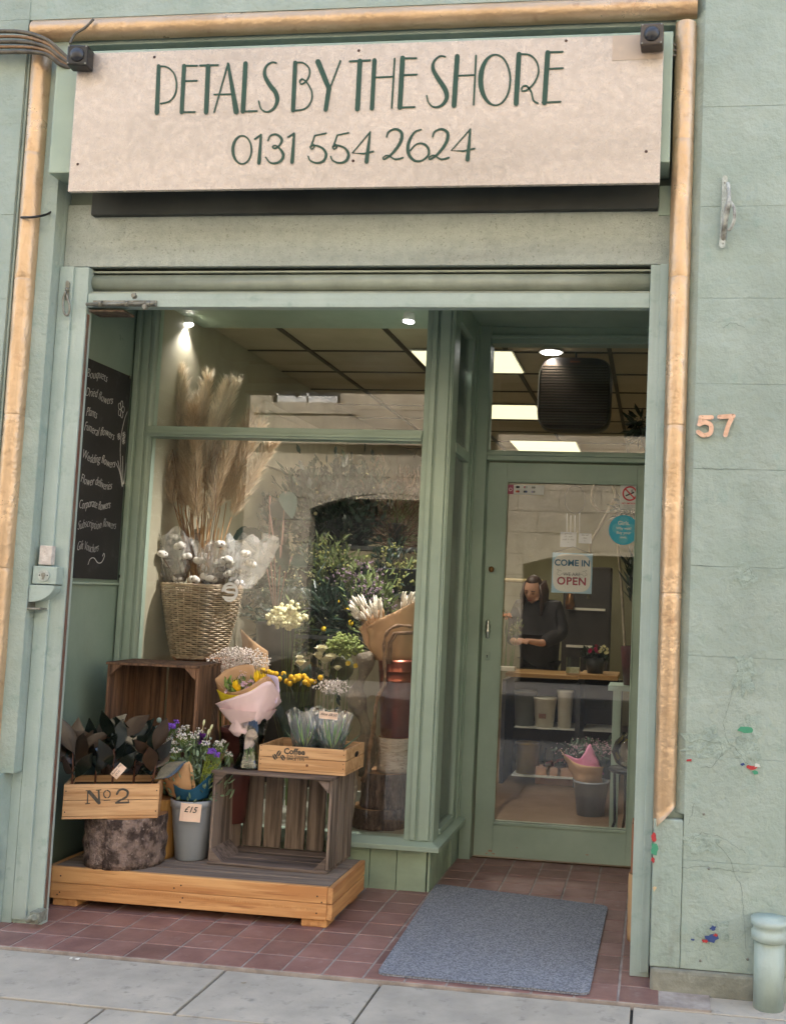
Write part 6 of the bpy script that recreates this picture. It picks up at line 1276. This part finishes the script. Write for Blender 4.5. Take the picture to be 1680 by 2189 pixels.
text('NO SMOKING', .0135, Matrix.Translation((cx2, YD - .0007, a.z - .105)) @ UP, RR, t, 'sign_lettering', th=.0003, align='CENTER', off=.0003)
text('It is against the law\nto smoke in these\npremises', .0075, Matrix.Translation((cx2, YD - .0007, a.z - .115)) @ UP, INK, t, 'small_print', th=.0003, align='CENTER')
t = thing('round_sticker', 'round turquoise sticker reading Girls. Why wait? Buy your own. on the door glass', 'sticker', tuple(atY(1333, 1133, YD))); c = atY(1333, 1133, YD); r_ = 31.5 * pm(YD)
b = MB(); n = 48; b.add([Vector((c.x + r_ * math.cos(6.2832 * j / n), YD - .0008, c.z + r_ * math.sin(6.2832 * j / n))) for j in range(n)] + [Vector((c.x + r_ * math.cos(6.2832 * j / n), YD, c.z + r_ * math.sin(6.2832 * j / n))) for j in range(n)], [tuple(range(n))] + [(j, (j + 1) % n, n + (j + 1) % n, n + j) for j in range(n)]); b.build('disc', mat('turquoise', S(30, 160, 190), S(38, 170, 198), 20, .45), t)
TQ = mat('pale_turquoise', S(90, 186, 206), rough=.5)
for (dx, dz) in ((0, .6), (0, -.6), (.45, .1), (-.45, .1)): b = MB(); b.ball((c.x + dx * r_, YD - .0009, c.z + dz * r_), r_ * .33, 18, 8, (1, .004, 1)); b.build('petal_mark', TQ, t)
for i, (s_, z_, sz) in enumerate((('Girls.', .34, .030), ('Why wait?', .03, .019), ('Buy your', -.27, .021), ('own.', -.56, .018))): text(s_, sz, Matrix.Translation((c.x, YD - .0016, c.z + z_ * r_)) @ UP, WHITEP, t, 'sticker_lettering', th=.0004, align='CENTER', off=.0006)
# open sign hung inside the glass
YO = 1.70; a, c = atY(1181, 1181, YO), atY(1264, 1270, YO)
t = thing('open_sign', 'square white and pale blue board reading COME IN WE ARE OPEN hanging inside the door', 'sign', ((a.x + c.x) / 2, YO, c.z)); W_, H_ = c.x - a.x, a.z - c.z
b = MB(); b.box(a.x, c.x, YO, YO + .008, c.z, a.z); b.build('board', mat('sign_blue', S(168, 204, 222), S(184, 214, 228), 12, .6), t, bevel=.001)
b = MB(); n = 40; mx, mz = (a.x + c.x) / 2, (a.z + c.z) / 2; b.add([Vector((mx + W_ * .47 * sq(math.cos(6.2832 * j / n), 4), YO - .0008, mz + H_ * .47 * sq(math.sin(6.2832 * j / n), 4))) for j in range(n)], [tuple(range(n))]); b.build('white_field', mat('distress_white', S(236, 234, 226), S(226, 224, 214), 12, .6), t)
def ot(s_, sz, z, m, off, sp=1): return text(s_, sz, Matrix.Translation((mx, YO - .0014, mz + z * H_)) @ UP, m, t, 'sign_lettering', th=.0005, align='CENTER', off=off, space=sp)
ot('COME IN', .047, .18, mat('sign_text_blue', S(66, 120, 150)), .0012); ot('WE ARE', .026, -.07, mat('sign_text_grey', S(110, 112, 116)), 0); ot('OPEN', .058, -.29, mat('sign_text_red', S(176, 78, 92)), .0015, 1.1)
b = MB()
for (z0_, z1_) in ((-.09, -.02), (.03, .09)):
    pass
for dz in (.075, -.01): P = smoothpts([tuple(Vector((mx + u * W_, YO - .0014, mz + (dz - .12 + .16 * (u * 2) ** 2 * .5) * H_))) for u in (-.26, -.13, 0, .13, .26)], 4); ribbon(b, P, [.0016] * len(P), (0, -1, 0), .0004)
for s_ in (-1, 1): P = [Vector((mx + s_ * u * W_, YO - .0014, mz + v * H_)) for u, v in ((.26, .04), (.37, .08), (.33, .03), (.38, -.03), (.30, -.07), (.26, -.04))]; ribbon(b, P, [.0016] * 6, (0, -1, 0), .0004)
b.build('ribbon_outline', MC['sign_text_grey'], t)
b = MB(); b.tube([Vector((a.x + .01, YO + .004, a.z)), Vector((mx, YO + .004, a.z + .035)), Vector((c.x - .01, YO + .004, a.z))], .0015, 5); b.build('string', INK, t)
# backs of two notices, mirror written, and white rods
for (x0, y0, x1, y1, L_, lab_) in ((1198, 1137, 1231, 1170, ['Opening', 'Mon - Fri', '8.30 - 5.30pm', '<-'], 'larger of two paper notices seen from behind above the open sign'), (1237, 1140, 1264, 1162, ['No cold', 'calls', '->'], 'smaller paper notice seen from behind, right of the larger one')):
    a, c = atY(x0, y0, 1.72), atY(x1, y1, 1.72); t = thing('notice', lab_, 'notice', ((a.x + c.x) / 2, 1.72, c.z)); b = MB(); b.box(a.x, c.x, 1.72, 1.721, c.z, a.z); b.build('paper', mat('backlit_paper', S(196, 200, 204), rough=.8), t)
    for i, s_ in enumerate(L_): text(s_, .0115, Matrix.Translation(((a.x + c.x) / 2, 1.7192, a.z - .013 - i * .0155)) @ Matrix.Scale(-1, 4, (1, 0, 0)) @ UP, INK, t, 'mirrored_writing', th=.0003, align='CENTER')
for i, (x, y0, y1) in enumerate(((1212, 1098, 1150), (1220, 1102, 1158), (1229, 1102, 1160), (1239, 1096, 1148))):
    b = MB(); b.tube([atY(x, y0, 1.73), atY(x - 1, y1, 1.73)], .0022, 6); tag(b.build('wind_chime_rod', WHITEP), ['first', 'second', 'third', 'fourth'][i] + ' from the left of four thin white rods hanging over the notices', 'chime rod', 'hanging white rods')
b = MB(); P = [atY(1229 + 22 * math.cos(j * .4), 1068 + 30 * math.sin(j * .4), 1.74) for j in range(17)]; b.tube(P, .0016, 5, caps=False); b.tube([atY(1229, 1098, 1.74), atY(1229, 1103, 1.74)], .0015, 5); b.tube([atY(1229, 1038, 1.74), atY(1229, 1018, 1.74)], .0015, 5); tag(b.build('wire_hoop', INK), 'thin oval wire hoop hanging above the white rods', 'hoop')
# ---- woman at the counter
YW = 4.6; kW = pm(YW)
t = thing('person', 'woman in a dark jacket looking down at her hands behind the counter', 'person', tuple(Vector((atY(1150, 1440, YW).x, YW, 0))))
def WPt(x, y, dy=0): return atY(x, y, YW + dy)
def skin(name, verts, edges, radii, m, parent, sub=2, root=0):
    me = bpy.data.meshes.new(name); Mi = WM[parent.name].inverted(); me.from_pydata([tuple(Mi @ Vector(v)) for v in verts], edges, []); o = bpy.data.objects.new(name, me); sc.collection.objects.link(o); o.parent = parent; WM[o.name] = WM[parent.name].copy()
    o.modifiers.new('skin', 'SKIN'); 
    for i, r_ in enumerate(radii): me.skin_vertices[0].data[i].radius = r_ if isinstance(r_, tuple) else (r_, r_)
    me.skin_vertices[0].data[root].use_root = True
    s_ = o.modifiers.new('sub', 'SUBSURF'); s_.levels = sub; s_.render_levels = sub; me.materials.append(m); o.modifiers['skin'].use_smooth_shade = True; return o
SKIN = mat('skin', S(216, 168, 142), S(206, 156, 132), 10, .5, sub=.1); JACK = mat('dark_jacket', S(42, 38, 40), S(34, 30, 32), 10, .8, bump=.4, bscale=30); HAIR = mat('dark_hair', S(78, 54, 42), S(48, 34, 28), 30, .5, stretch=(6, 6, 1)); APR = mat('black_skirt', S(30, 30, 34), rough=.8)
hx_, hz_ = WPt(1143, 1262).x, WPt(1143, 1262).z
V = [(WPt(1150, 1460).x, YW + .02, .95), (WPt(1152, 1400).x, YW, 1.10), (WPt(1152, 1330).x, YW - .01, 1.27), (WPt(1151, 1302).x, YW - .03, 1.36), (hx_ + .01, YW - .08, hz_ - .055), (hx_, YW - .09, hz_ + .0), (hx_ + .005, YW - .07, hz_ + .055),
     (WPt(1188, 1318).x, YW, 1.31), (WPt(1200, 1370).x, YW - .05, 1.11), (WPt(1165, 1395).x, YW - .26, 1.03), (WPt(1138, 1384).x, YW - .36, 1.05),
     (WPt(1112, 1318).x, YW, 1.31), (WPt(1096, 1370).x, YW - .05, 1.11), (WPt(1105, 1395).x, YW - .24, 1.03), (WPt(1125, 1388).x, YW - .36, 1.04),
     (WPt(1135, 1460).x, YW, .85), (WPt(1135, 1460).x, YW, .45), (WPt(1135, 1460).x, YW, .07), (WPt(1170, 1460).x, YW, .85), (WPt(1170, 1460).x, YW, .45), (WPt(1170, 1460).x, YW, .07)]
E_ = [(0, 1), (1, 2), (2, 3), (3, 4), (4, 5), (5, 6), (2, 7), (7, 8), (8, 9), (9, 10), (2, 11), (11, 12), (12, 13), (13, 14), (0, 15), (15, 16), (16, 17), (0, 18), (18, 19), (19, 20)]
rr = [(.10, .07), (.10, .07), (.11, .07), .045, .055, (.072, .082), (.06, .075), .05, .042, .032, .022, .05, .042, .032, .022, .075, .055, .04, .075, .055, .04]
skin('body', V, E_, rr, SKIN, t)
# hands: palm and five fingers each
for s_, (wx, wy) in ((1, (1138, 1384)), (-1, (1125, 1388))):
    w0 = WPt(wx, wy); w0.y = YW - .36; w0.z = 1.05
    vs = [tuple(w0), tuple(w0 + Vector((-.02 * s_, -.03, -.0)))]; es = [(0, 1)]; rs = [.02, .024]
    for f in range(5):
        o_ = Vector((-.012 * s_ + (f - 2) * .013, -.035, .004 * (2 - abs(f - 2)))); L = (.04, .055, .06, .055, .045)[f]; i0 = len(vs)
        if f == 0: o_ = Vector((.022 * s_, -.02, .012))
        a_ = w0 + o_; vs += [tuple(a_), tuple(a_ + Vector((-.006 * s_, -L * .5, -.006))), tuple(a_ + Vector((-.010 * s_, -L * .8, -.026)))]; es += [(1, i0), (i0, i0 + 1), (i0 + 1, i0 + 2)]; rs += [.010, .008, .007]
    skin('hand', vs, es, rs, SKIN, t, 1)
# head with face
b = MB(); n, m_ = 24, 16; vs = []
tilt = Matrix.Rotation(rad(24), 3, 'X') @ Matrix.Rotation(rad(-14), 3, 'Z')
def headpt(th, ph):
    x, y, z = math.cos(ph) * math.cos(th), math.cos(ph) * math.sin(th), math.sin(ph); r_ = 1.0
    q = Vector((x * .073, y * .092, z * .112)); 
    if z < 0: q.x *= 1 - .30 * (-z) ** 1.4; q.y *= 1 - .10 * (-z)
    if y < -.2:
        q.y -= .022 * math.exp(-((x / .14) ** 2 + ((z + .10) / .20) ** 2)); q.y += .010 * math.exp(-(((abs(x) - .38) / .16) ** 2 + ((z - .06) / .10) ** 2)); q.y -= .006 * math.exp(-((x / .25) ** 2 + ((z + .48) / .07) ** 2)); q.y -= .008 * math.exp(-((x / .25) ** 2 + ((z + .82) / .15) ** 2))
    return q
for i in range(m_ * 2 + 1):
    for j in range(n * 2): vs.append(tilt @ headpt(6.2832 * j / (n * 2), -math.pi / 2 + math.pi * i / (m_ * 2)) + Vector((hx_, YW - .09, hz_)))
N2 = n * 2; b.add(vs, [(i * N2 + j, i * N2 + (j + 1) % N2, (i + 1) * N2 + (j + 1) % N2, (i + 1) * N2 + j) for i in range(m_ * 2) for j in range(N2)], True); hd_ = b.build('head', SKIN, t)
def hp(x, y, z): return tilt @ Vector((x, y, z)) + Vector((hx_, YW - .09, hz_))
for s_ in (-1, 1):
    b = MB(); b.ball(hp(.028 * s_, -.082, .004), .011, 10, 6, (1.2, .4, .35)); b.build('eye', mat('eyelid', S(120, 84, 70)), hd_); b = MB(); b.tube([hp(.014 * s_, -.088, .026), hp(.028 * s_, -.09, .031), hp(.044 * s_, -.078, .025)], .0028, 5); b.build('eyebrow', HAIR, hd_)
b = MB(); b.ball(hp(0, -.092, -.052), .014, 10, 6, (1.3, .4, .35)); b.build('mouth', mat('lips', S(178, 96, 92)), hd_)
b = MB(); vs = []   # hair shell and long sides
for i in range(12):
    for j in range(N2):
        th = 6.2832 * j / N2; ph = -.55 + (math.pi / 2 + .55) * i / 11; q = headpt(th, ph) * 1.10; f = math.sin(th) < -.45 and ph < .62
        if f: q = headpt(th, max(ph, .0)) * .8
        vs.append(tilt @ q + Vector((hx_, YW - .082, hz_ + .004)))
b.add(vs, [(i * N2 + j, i * N2 + (j + 1) % N2, (i + 1) * N2 + (j + 1) % N2, (i + 1) * N2 + j) for i in range(11) for j in range(N2)], True)
for s_ in (-1, 1):
    for k in range(11): a_ = hp(.066 * s_, -.02 + .011 * k, .06); b.tube([a_, a_ + Vector((.020 * s_, .0, -.09)), a_ + Vector((.018 * s_, .01, -.17)), a_ + Vector((.012 * s_, .02 + .004 * k, -.25 - .01 * (k % 3)))], [.014, .019, .017, .005], 7)
b.build('hair', HAIR, t)
jv = V[:4] + V[7:10] + V[11:14] + [(V[0][0], V[0][1], .78)]; jr = [(.175, .15), (.175, .145), (.17, .12), .068, .082, .075, .052, .082, .075, .052, (.17, .15)]
skin('jacket', jv, [(10, 0), (0, 1), (1, 2), (2, 3), (2, 4), (4, 5), (5, 6), (2, 7), (7, 8), (8, 9)], jr, JACK, t)
skin('trousers', [V[0]] + V[15:21], [(0, 1), (1, 2), (2, 3), (0, 4), (4, 5), (5, 6)], [(.15, .11), .09, .068, .055, .09, .068, .055], APR, t)
for s_ in (-1, 1):
    p = V[17 if s_ < 0 else 20]; b = MB(); b.ball((p[0], p[1] - .05, .035), .05, 12, 8, (.8, 2.2, .7)); b.build('shoe', BLACKP, t)
# ---- counter with wooden top, shelves and stock
YC = 3.9
def CB(x0, x1, ya, yb, dep=(0, .5)): a, c = atY(x0, ya, YC), atY(x1, yb, YC); return (a.x, c.x, YC + dep[0], YC + dep[1], c.z, a.z)
t = thing('counter', 'shop counter with a pale wooden top and dark open shelves under it', 'counter', tuple(atY(1160, 1560, YC)))
b = MB(); b.box(*CB(1080, 1236, 1438, 1454)); b.box(*CB(1238, 1320, 1442, 1456)); b.build('counter_top', wood('counter_wood', S(196, 158, 104), S(170, 130, 80), 'x', .6), t, bevel=.003)
zf_ = -.008
CBK = mat('counter_black', S(38, 40, 44), rough=.5)
for (x0, x1) in ((1074, 1082), (1232, 1242), (1320, 1328)): a, c = atY(x0, 1450, YC), atY(x1, 1450, YC); b = MB(); b.box(a.x, c.x, YC + .01, YC + .48, zf_, atY(1100, 1454, YC).z); b.build('post', CBK, t)
a, c = atY(1074, 1450, YC), atY(1328, 1450, YC); b = MB(); b.box(a.x, c.x, YC + .48, YC + .5, zf_, atY(1100, 1454, YC).z); b.build('back_panel', mat('counter_back', S(56, 58, 60), rough=.7), t)
for (x0, x1, y0, y1) in ((1098, 1230, 1556, 1562), (1245, 1320, 1563, 1568), (1092, 1228, 1660, 1666)):
    b = MB(); b.box(*CB(x0, x1, y0, y1, (.02, .46))); b.build('shelf', mat('shelf_white', S(206, 206, 196), rough=.4), t)
def standing(x, y, dY, r_px, h_px, m, nm, lab_, cat, taper=.8):
    p = atY(x, y, YC + dY); k = pm(YC + dY); return bucket(p, r_px * k, h_px * k, m, nm, lab_, cat, None, taper)
IV = mat('ivory_pot', S(226, 222, 206), S(214, 208, 190), 10, .4)
standing(1120, 1556, .15, 24, 78, mat('grey_pot', S(120, 124, 120)), 'vase', 'grey vase at the left of the upper counter shelf', 'vase')
pt = standing(1163, 1558, .12, 24, 66, IV, 'flower_pot', 'white pot with a brown label on the upper counter shelf', 'pot', .78); p = atY(1160, 1530, YC + .06); b = MB(); b.box(p.x - .028, p.x + .028, p.y - .035, p.y - .031, p.z - .018, p.z + .018); b.build('label', mat('brown_label', S(126, 92, 76)), pt)
standing(1206, 1560, .12, 17, 82, IV, 'vase', 'tall white vase right of the labelled white pot', 'vase', .8)
standing(1126, 1655, .15, 26, 66, mat('bronze_pot', S(150, 120, 60), rough=.3, metal=.8), 'vase', 'bronze vase on the lower counter shelf', 'vase', .9)
for i, x in enumerate((1172, 1196)):
    p = atY(x, 1658, YC + .12); b = MB(); r_ = 12 * pm(YC); b.lathe([(.001, 0), (r_, 0), (r_, .16), (r_ * .8, .18), (r_ * .8, .2)], p, 20); tag(b.build('glass_jar', VG), ['left', 'right'][i] + ' clear glass jar on the lower counter shelf', 'jar')
p = atY(1190, 1715, YC + .2); b = MB(); b.box(p.x - .16, p.x + .16, p.y - .12, p.y + .12, zf_, .12); b.box(p.x - .1, p.x + .1, p.y - .14, p.y - .121, .02, .04); tag(b.build('cardboard_box', mat('cardboard', S(176, 136, 110), S(160, 122, 96), 5, .85), bevel=.003), 'low cardboard box on the floor under the counter', 'box')
b = MB(); b.leaf((p.x - .12, p.y - .02, .125), (1, .1, .12), .26, .16, up=(0, 0, 1), curl=.1, n=5); tag(b.build('red_paper', mat('red_paper', S(160, 40, 50))), 'red sheet of paper lying on the cardboard box', 'paper')
def ondesk(x, y, dY=.2): p = atY(x, y, YC + dY); p.z = atY(1150, 1438, YC).z + .002; return p
t = thing('potted_cyclamen', 'dark pot of crimson and cream flowers on the right end of the counter', 'potted plant', tuple(ondesk(1275, 1430))); p = ondesk(1272, 1430); b = MB(); b.lathe([(.06, 0), (.08, .12), (.07, .12)], p, 18); b.build('pot', GREYB, t)
b = MB(); [b.leaf(p + Vector((R.uniform(-.09, .09), R.uniform(-.06, .06), R.uniform(.10, .17))), rv() + Vector((0, 0, .3)), .05, .035, n=3) for _ in range(110)]; b.build('foliage', DKL, t)
for nm, m_, x0_, x1_ in (('crimson_blooms', mat('crimson', S(190, 40, 90), S(150, 24, 66), 40, .6, isl=.2), -.05, .03), ('cream_blooms', CREAMB, .03, .09)):
    b = MB(); [b.petalflower(p + Vector((R.uniform(x0_, x1_), R.uniform(-.06, .02), R.uniform(.15, .20))), (R.uniform(-.3, .3), -1, .6), .022, 5, 2) for _ in range(9)]; b.build(nm, m_, t)
p = ondesk(1225, 1430, .12); t = thing('glass_box', 'small clear glass cube on the counter beside the woman', 'glass box', tuple(p)); b = MB(); b.box(p.x - .05, p.x + .05, p.y - .05, p.y + .05, p.z, p.z + .12); b.build('glass', VG, t); b = MB(); b.box(p.x - .046, p.x + .046, p.y - .046, p.y + .046, p.z + .002, p.z + .04); b.build('filling', CREAMB, t)
p = ondesk(1092, 1420, .1); bunch('greenery_sprig', 'small spray of yellow-green leaves in front of the woman', 'foliage', p, atY(1098, 1350, YC + .1), .045, .04, .05, OLV, 130, .03, (YGB, 20, .007, 2), None, .4, 77)
bunch('orange_flowers', 'few orange blooms at the left edge of the door glass', 'flowers', ondesk(1080, 1420, .25), atY(1083, 1318, YC + .25), .04, .03, .03, OLV, 40, .03, (mat('orange_bloom', S(216, 130, 60)), 8, .012, 2), None, .3, 78)
b = MB(); p = ondesk(1085, 1420, .02); b.box(p.x - .08, p.x + .06, p.y - .05, p.y + .05, p.z, p.z + .03); tag(b.build('paper_box', IV, bevel=.003), 'low white tray at the left end of the counter', 'tray')
# bouquet in grey bucket on floor
YQ = 3.0; p = atY(1262, 1720, YQ); p.z = zf_; kq = pm(YQ)
bt = bucket(p, 36 * kq, atY(1262, 1668, YQ).z - zf_, mat('steel_bucket', S(128, 132, 134), rough=.4), 'flower_bucket', 'grey bucket on the shop floor holding the pink bouquet', 'bucket')
t = thing('bouquet', 'pink bouquet in brown paper in the bucket behind the door glass', 'bouquet', (p.x, YQ, atY(1262, 1668, YQ).z))
def QP(x, y, dy): return tuple(atY(x, y, YQ + dy))
wrap((p.x, YQ, 0), [QP(1235, 1680, 0), QP(1255, 1685, -.06), QP(1285, 1680, 0)], [QP(1197, 1602, .03), QP(1230, 1632, -.10), QP(1290, 1640, -.11), QP(1318, 1625, .03)], KRAFT, 'kraft_wrap', t, wob=.01)
wrap((p.x, YQ, 0), [QP(1235, 1660, -.02), QP(1262, 1665, -.07), QP(1290, 1655, -.02)], [QP(1208, 1612, -.03), QP(1240, 1622, -.09), QP(1262, 1590, -.06), QP(1285, 1600, -.05)], mat('rose_paper', S(220, 140, 170), S(204, 118, 152), 6, .6), 'pink_wrap', t, wob=.012)
b = MB()
for i in range(420): q = Vector(QP(R.gauss(1262, 26), R.gauss(1600, 9), R.uniform(-.05, .06))); b.ball(q, .004, 4, 3)
b.build('pink_filler', mat('dusty_pink', S(204, 168, 174), S(160, 124, 130), 40, .8, isl=.2), t)
b = MB(); [b.leaf(Vector(QP(R.gauss(1262, 26), R.gauss(1605, 10), R.uniform(-.05, .06))), rv() + Vector((0, 0, .6)), .05, .016, n=3) for _ in range(160)]; b.build('foliage', SAGE, t)
# tall display table right, with glass bowl, branches and dark foliage
t = thing('side_table', 'pale green painted stand at the right edge of the door glass', 'stand', tuple(atY(1320, 1700, 2.5))); a = atY(1300, 1466, 2.5)
b = MB(); b.box(a.x, a.x + .5, 2.5, 2.8, a.z - .03, a.z); b.build('table_top', GREENF, t)
for x in (a.x + .03, a.x + .42): b = MB(); b.box(x, x + .05, 2.52, 2.57, zf_, a.z - .031); b.build('leg', GREENF, t)
zst = atY(1345, 1640, 2.3).z; px2 = atY(1352, 1640, 2.25).x
t = thing('plant_stand', 'black iron stand carrying the glass bowl right of the pink bouquet', 'stand', (px2, 2.25, 0)); b = MB(); b.lathe([(.001, -.02), (.13, -.02), (.14, -.01), (.14, 0), (.001, 0)], (px2, 2.25, zst), 28); b.build('stand_top', BLACKP, t)
for a_ in range(4): b = MB(); b.tube([(px2 + .11 * math.cos(a_ * 1.57 + .4), 2.25 + .11 * math.sin(a_ * 1.57 + .4), zst - .02), (px2 + .10 * math.cos(a_ * 1.57 + .4), 2.25 + .10 * math.sin(a_ * 1.57 + .4), .12), (px2 + .15 * math.cos(a_ * 1.57 + .4), 2.25 + .15 * math.sin(a_ * 1.57 + .4), zf_)], .009, 6); b.build('leg', BLACKP, t)
b = MB(); b.lathe([(.05, 0), (.10, .03), (.125, .09), (.105, .15), (.07, .185), (.07, .2)], (px2, 2.25, zst + .001), 28); tag(b.build('glass_bowl', VG), 'round clear glass bowl on the black iron stand', 'bowl')
p = atY(1360, 1610, 2.0); b = MB(); p = Vector((atY(1368, 1620, 2.1).x, 2.1, atY(1368, 1640, 2.1).z)); 
for i in range(7): b.lathe([(.05 - .002 * i, 0), (.06 - .003 * i, .008)], p + Vector((0, 0, .06 - i * .012)), 20)
b.lathe([(.02, -.1), (.045, -.02)], p, 20); tag(b.build('paper_pot', mat('yellow_pleat', S(226, 200, 60)), ), 'yellow ribbed paper pot at the right edge of the glass', 'pot')
b = MB(); pts = [atY(x, y, 2.6) for x, y in ((1318, 1130), (1322, 1180), (1328, 1250), (1332, 1320), (1336, 1400), (1338, 1460))]; b.tube([Vector(q) for q in smoothpts([tuple(p) for p in pts], 4)], .009, 8, jit=.1); tag(b.build('bare_branch', mat('pale_branch', S(160, 148, 124), S(130, 118, 98), 20)), 'tall pale bare branch standing on the green stand', 'branch')
b = MB(); P = [atY(1290 + 26 * math.cos(j * .5 + 1.4), 1060 + 34 * math.sin(j * .5 + 1.4), 2.9) for j in range(11)] + [atY(1280, 1130, 2.9), atY(1262, 1160, 2.9), atY(1258, 1280, 2.9)]; b.tube(P, [.010] * 14, 8, jit=.1); tag(b.build('willow_loop', mat('willow', S(120, 106, 78))), 'looped willow stem hanging left of the no smoking sign', 'branch')
bunch('trailing_plant', 'dark trailing plant behind the turquoise sticker', 'plant', atY(1345, 1080, 2.4), atY(1350, 1100, 2.4), .10, .08, .07, DKL, 160, .07, None, None, .3, 90)
bunch('tall_foliage', 'tall dark leaves at the right edge of the door glass', 'plant', Vector((atY(1362, 1460, 2.6).x, 2.65, a.z)), atY(1360, 1250, 2.65), .07, .06, .14, DKL, 160, .12, (CREAMB, 8, .010, 2), None, .12, 91)
b = MB(); p = Vector((atY(1350, 1460, 2.62).x, 2.62, a.z + .001)); b.lathe([(.05, 0), (.075, .22), (.07, .24)], p, 20); tag(b.build('vase', mat('plum_vase', S(84, 48, 50), rough=.4)), 'plum coloured vase on the green stand', 'vase')
bunch('dark_foliage', 'dark leaves hanging in front of the ceiling right of the heater', 'plant', atY(1375, 900, 2.4), atY(1372, 915, 2.4), .08, .08, .08, DKL, 120, .08, None, None, .3, 93)
# shelves and objects on the far wall
t = thing('wall_shelf', 'dark arched shelf unit on the far wall right of the open sign', 'shelf', tuple(atY(1225, 1330, 6.5)))
a, c = atY(1206, 1210, 6.5), atY(1300, 1440, 6.5); b = MB(); b.box(a.x, c.x, 6.5, 6.8, zf_, a.z); b.build('cabinet', mat('cabinet_dark', S(56, 50, 44), rough=.6), t, bevel=.01); b = MB(); b.box(a.x + .05, c.x - .05, 6.46, 6.5, atY(1250, 1305, 6.5).z, atY(1250, 1300, 6.5).z); b.box(a.x + .05, c.x - .05, 6.46, 6.5, atY(1250, 1385, 6.5).z, atY(1250, 1380, 6.5).z); b.build('shelf_edge', IV, t)
b = MB(); p = atY(1218, 1290, 6.42); b.lathe([(.04, -.06), (.05, .0), (.03, .1), (.005, .15)], p, 16); tag(b.build('brass_lamp', mat('brass', S(170, 120, 80)), ), 'small brass bell shaped ornament in front of the dark cabinet', 'ornament')
b = MB(); p, q = atY(1070, 1240, 6.0), atY(1160, 1236, 6.0); b.tube([(p.x - .3, 6.0, p.z), (q.x, 6.0, p.z)], .02, 8); tag(b.build('wall_rail', mat('brass_rail', S(190, 170, 120), rough=.3)), 'pale horizontal rail on the wall behind the woman', 'rail')
# wood pile left inside door
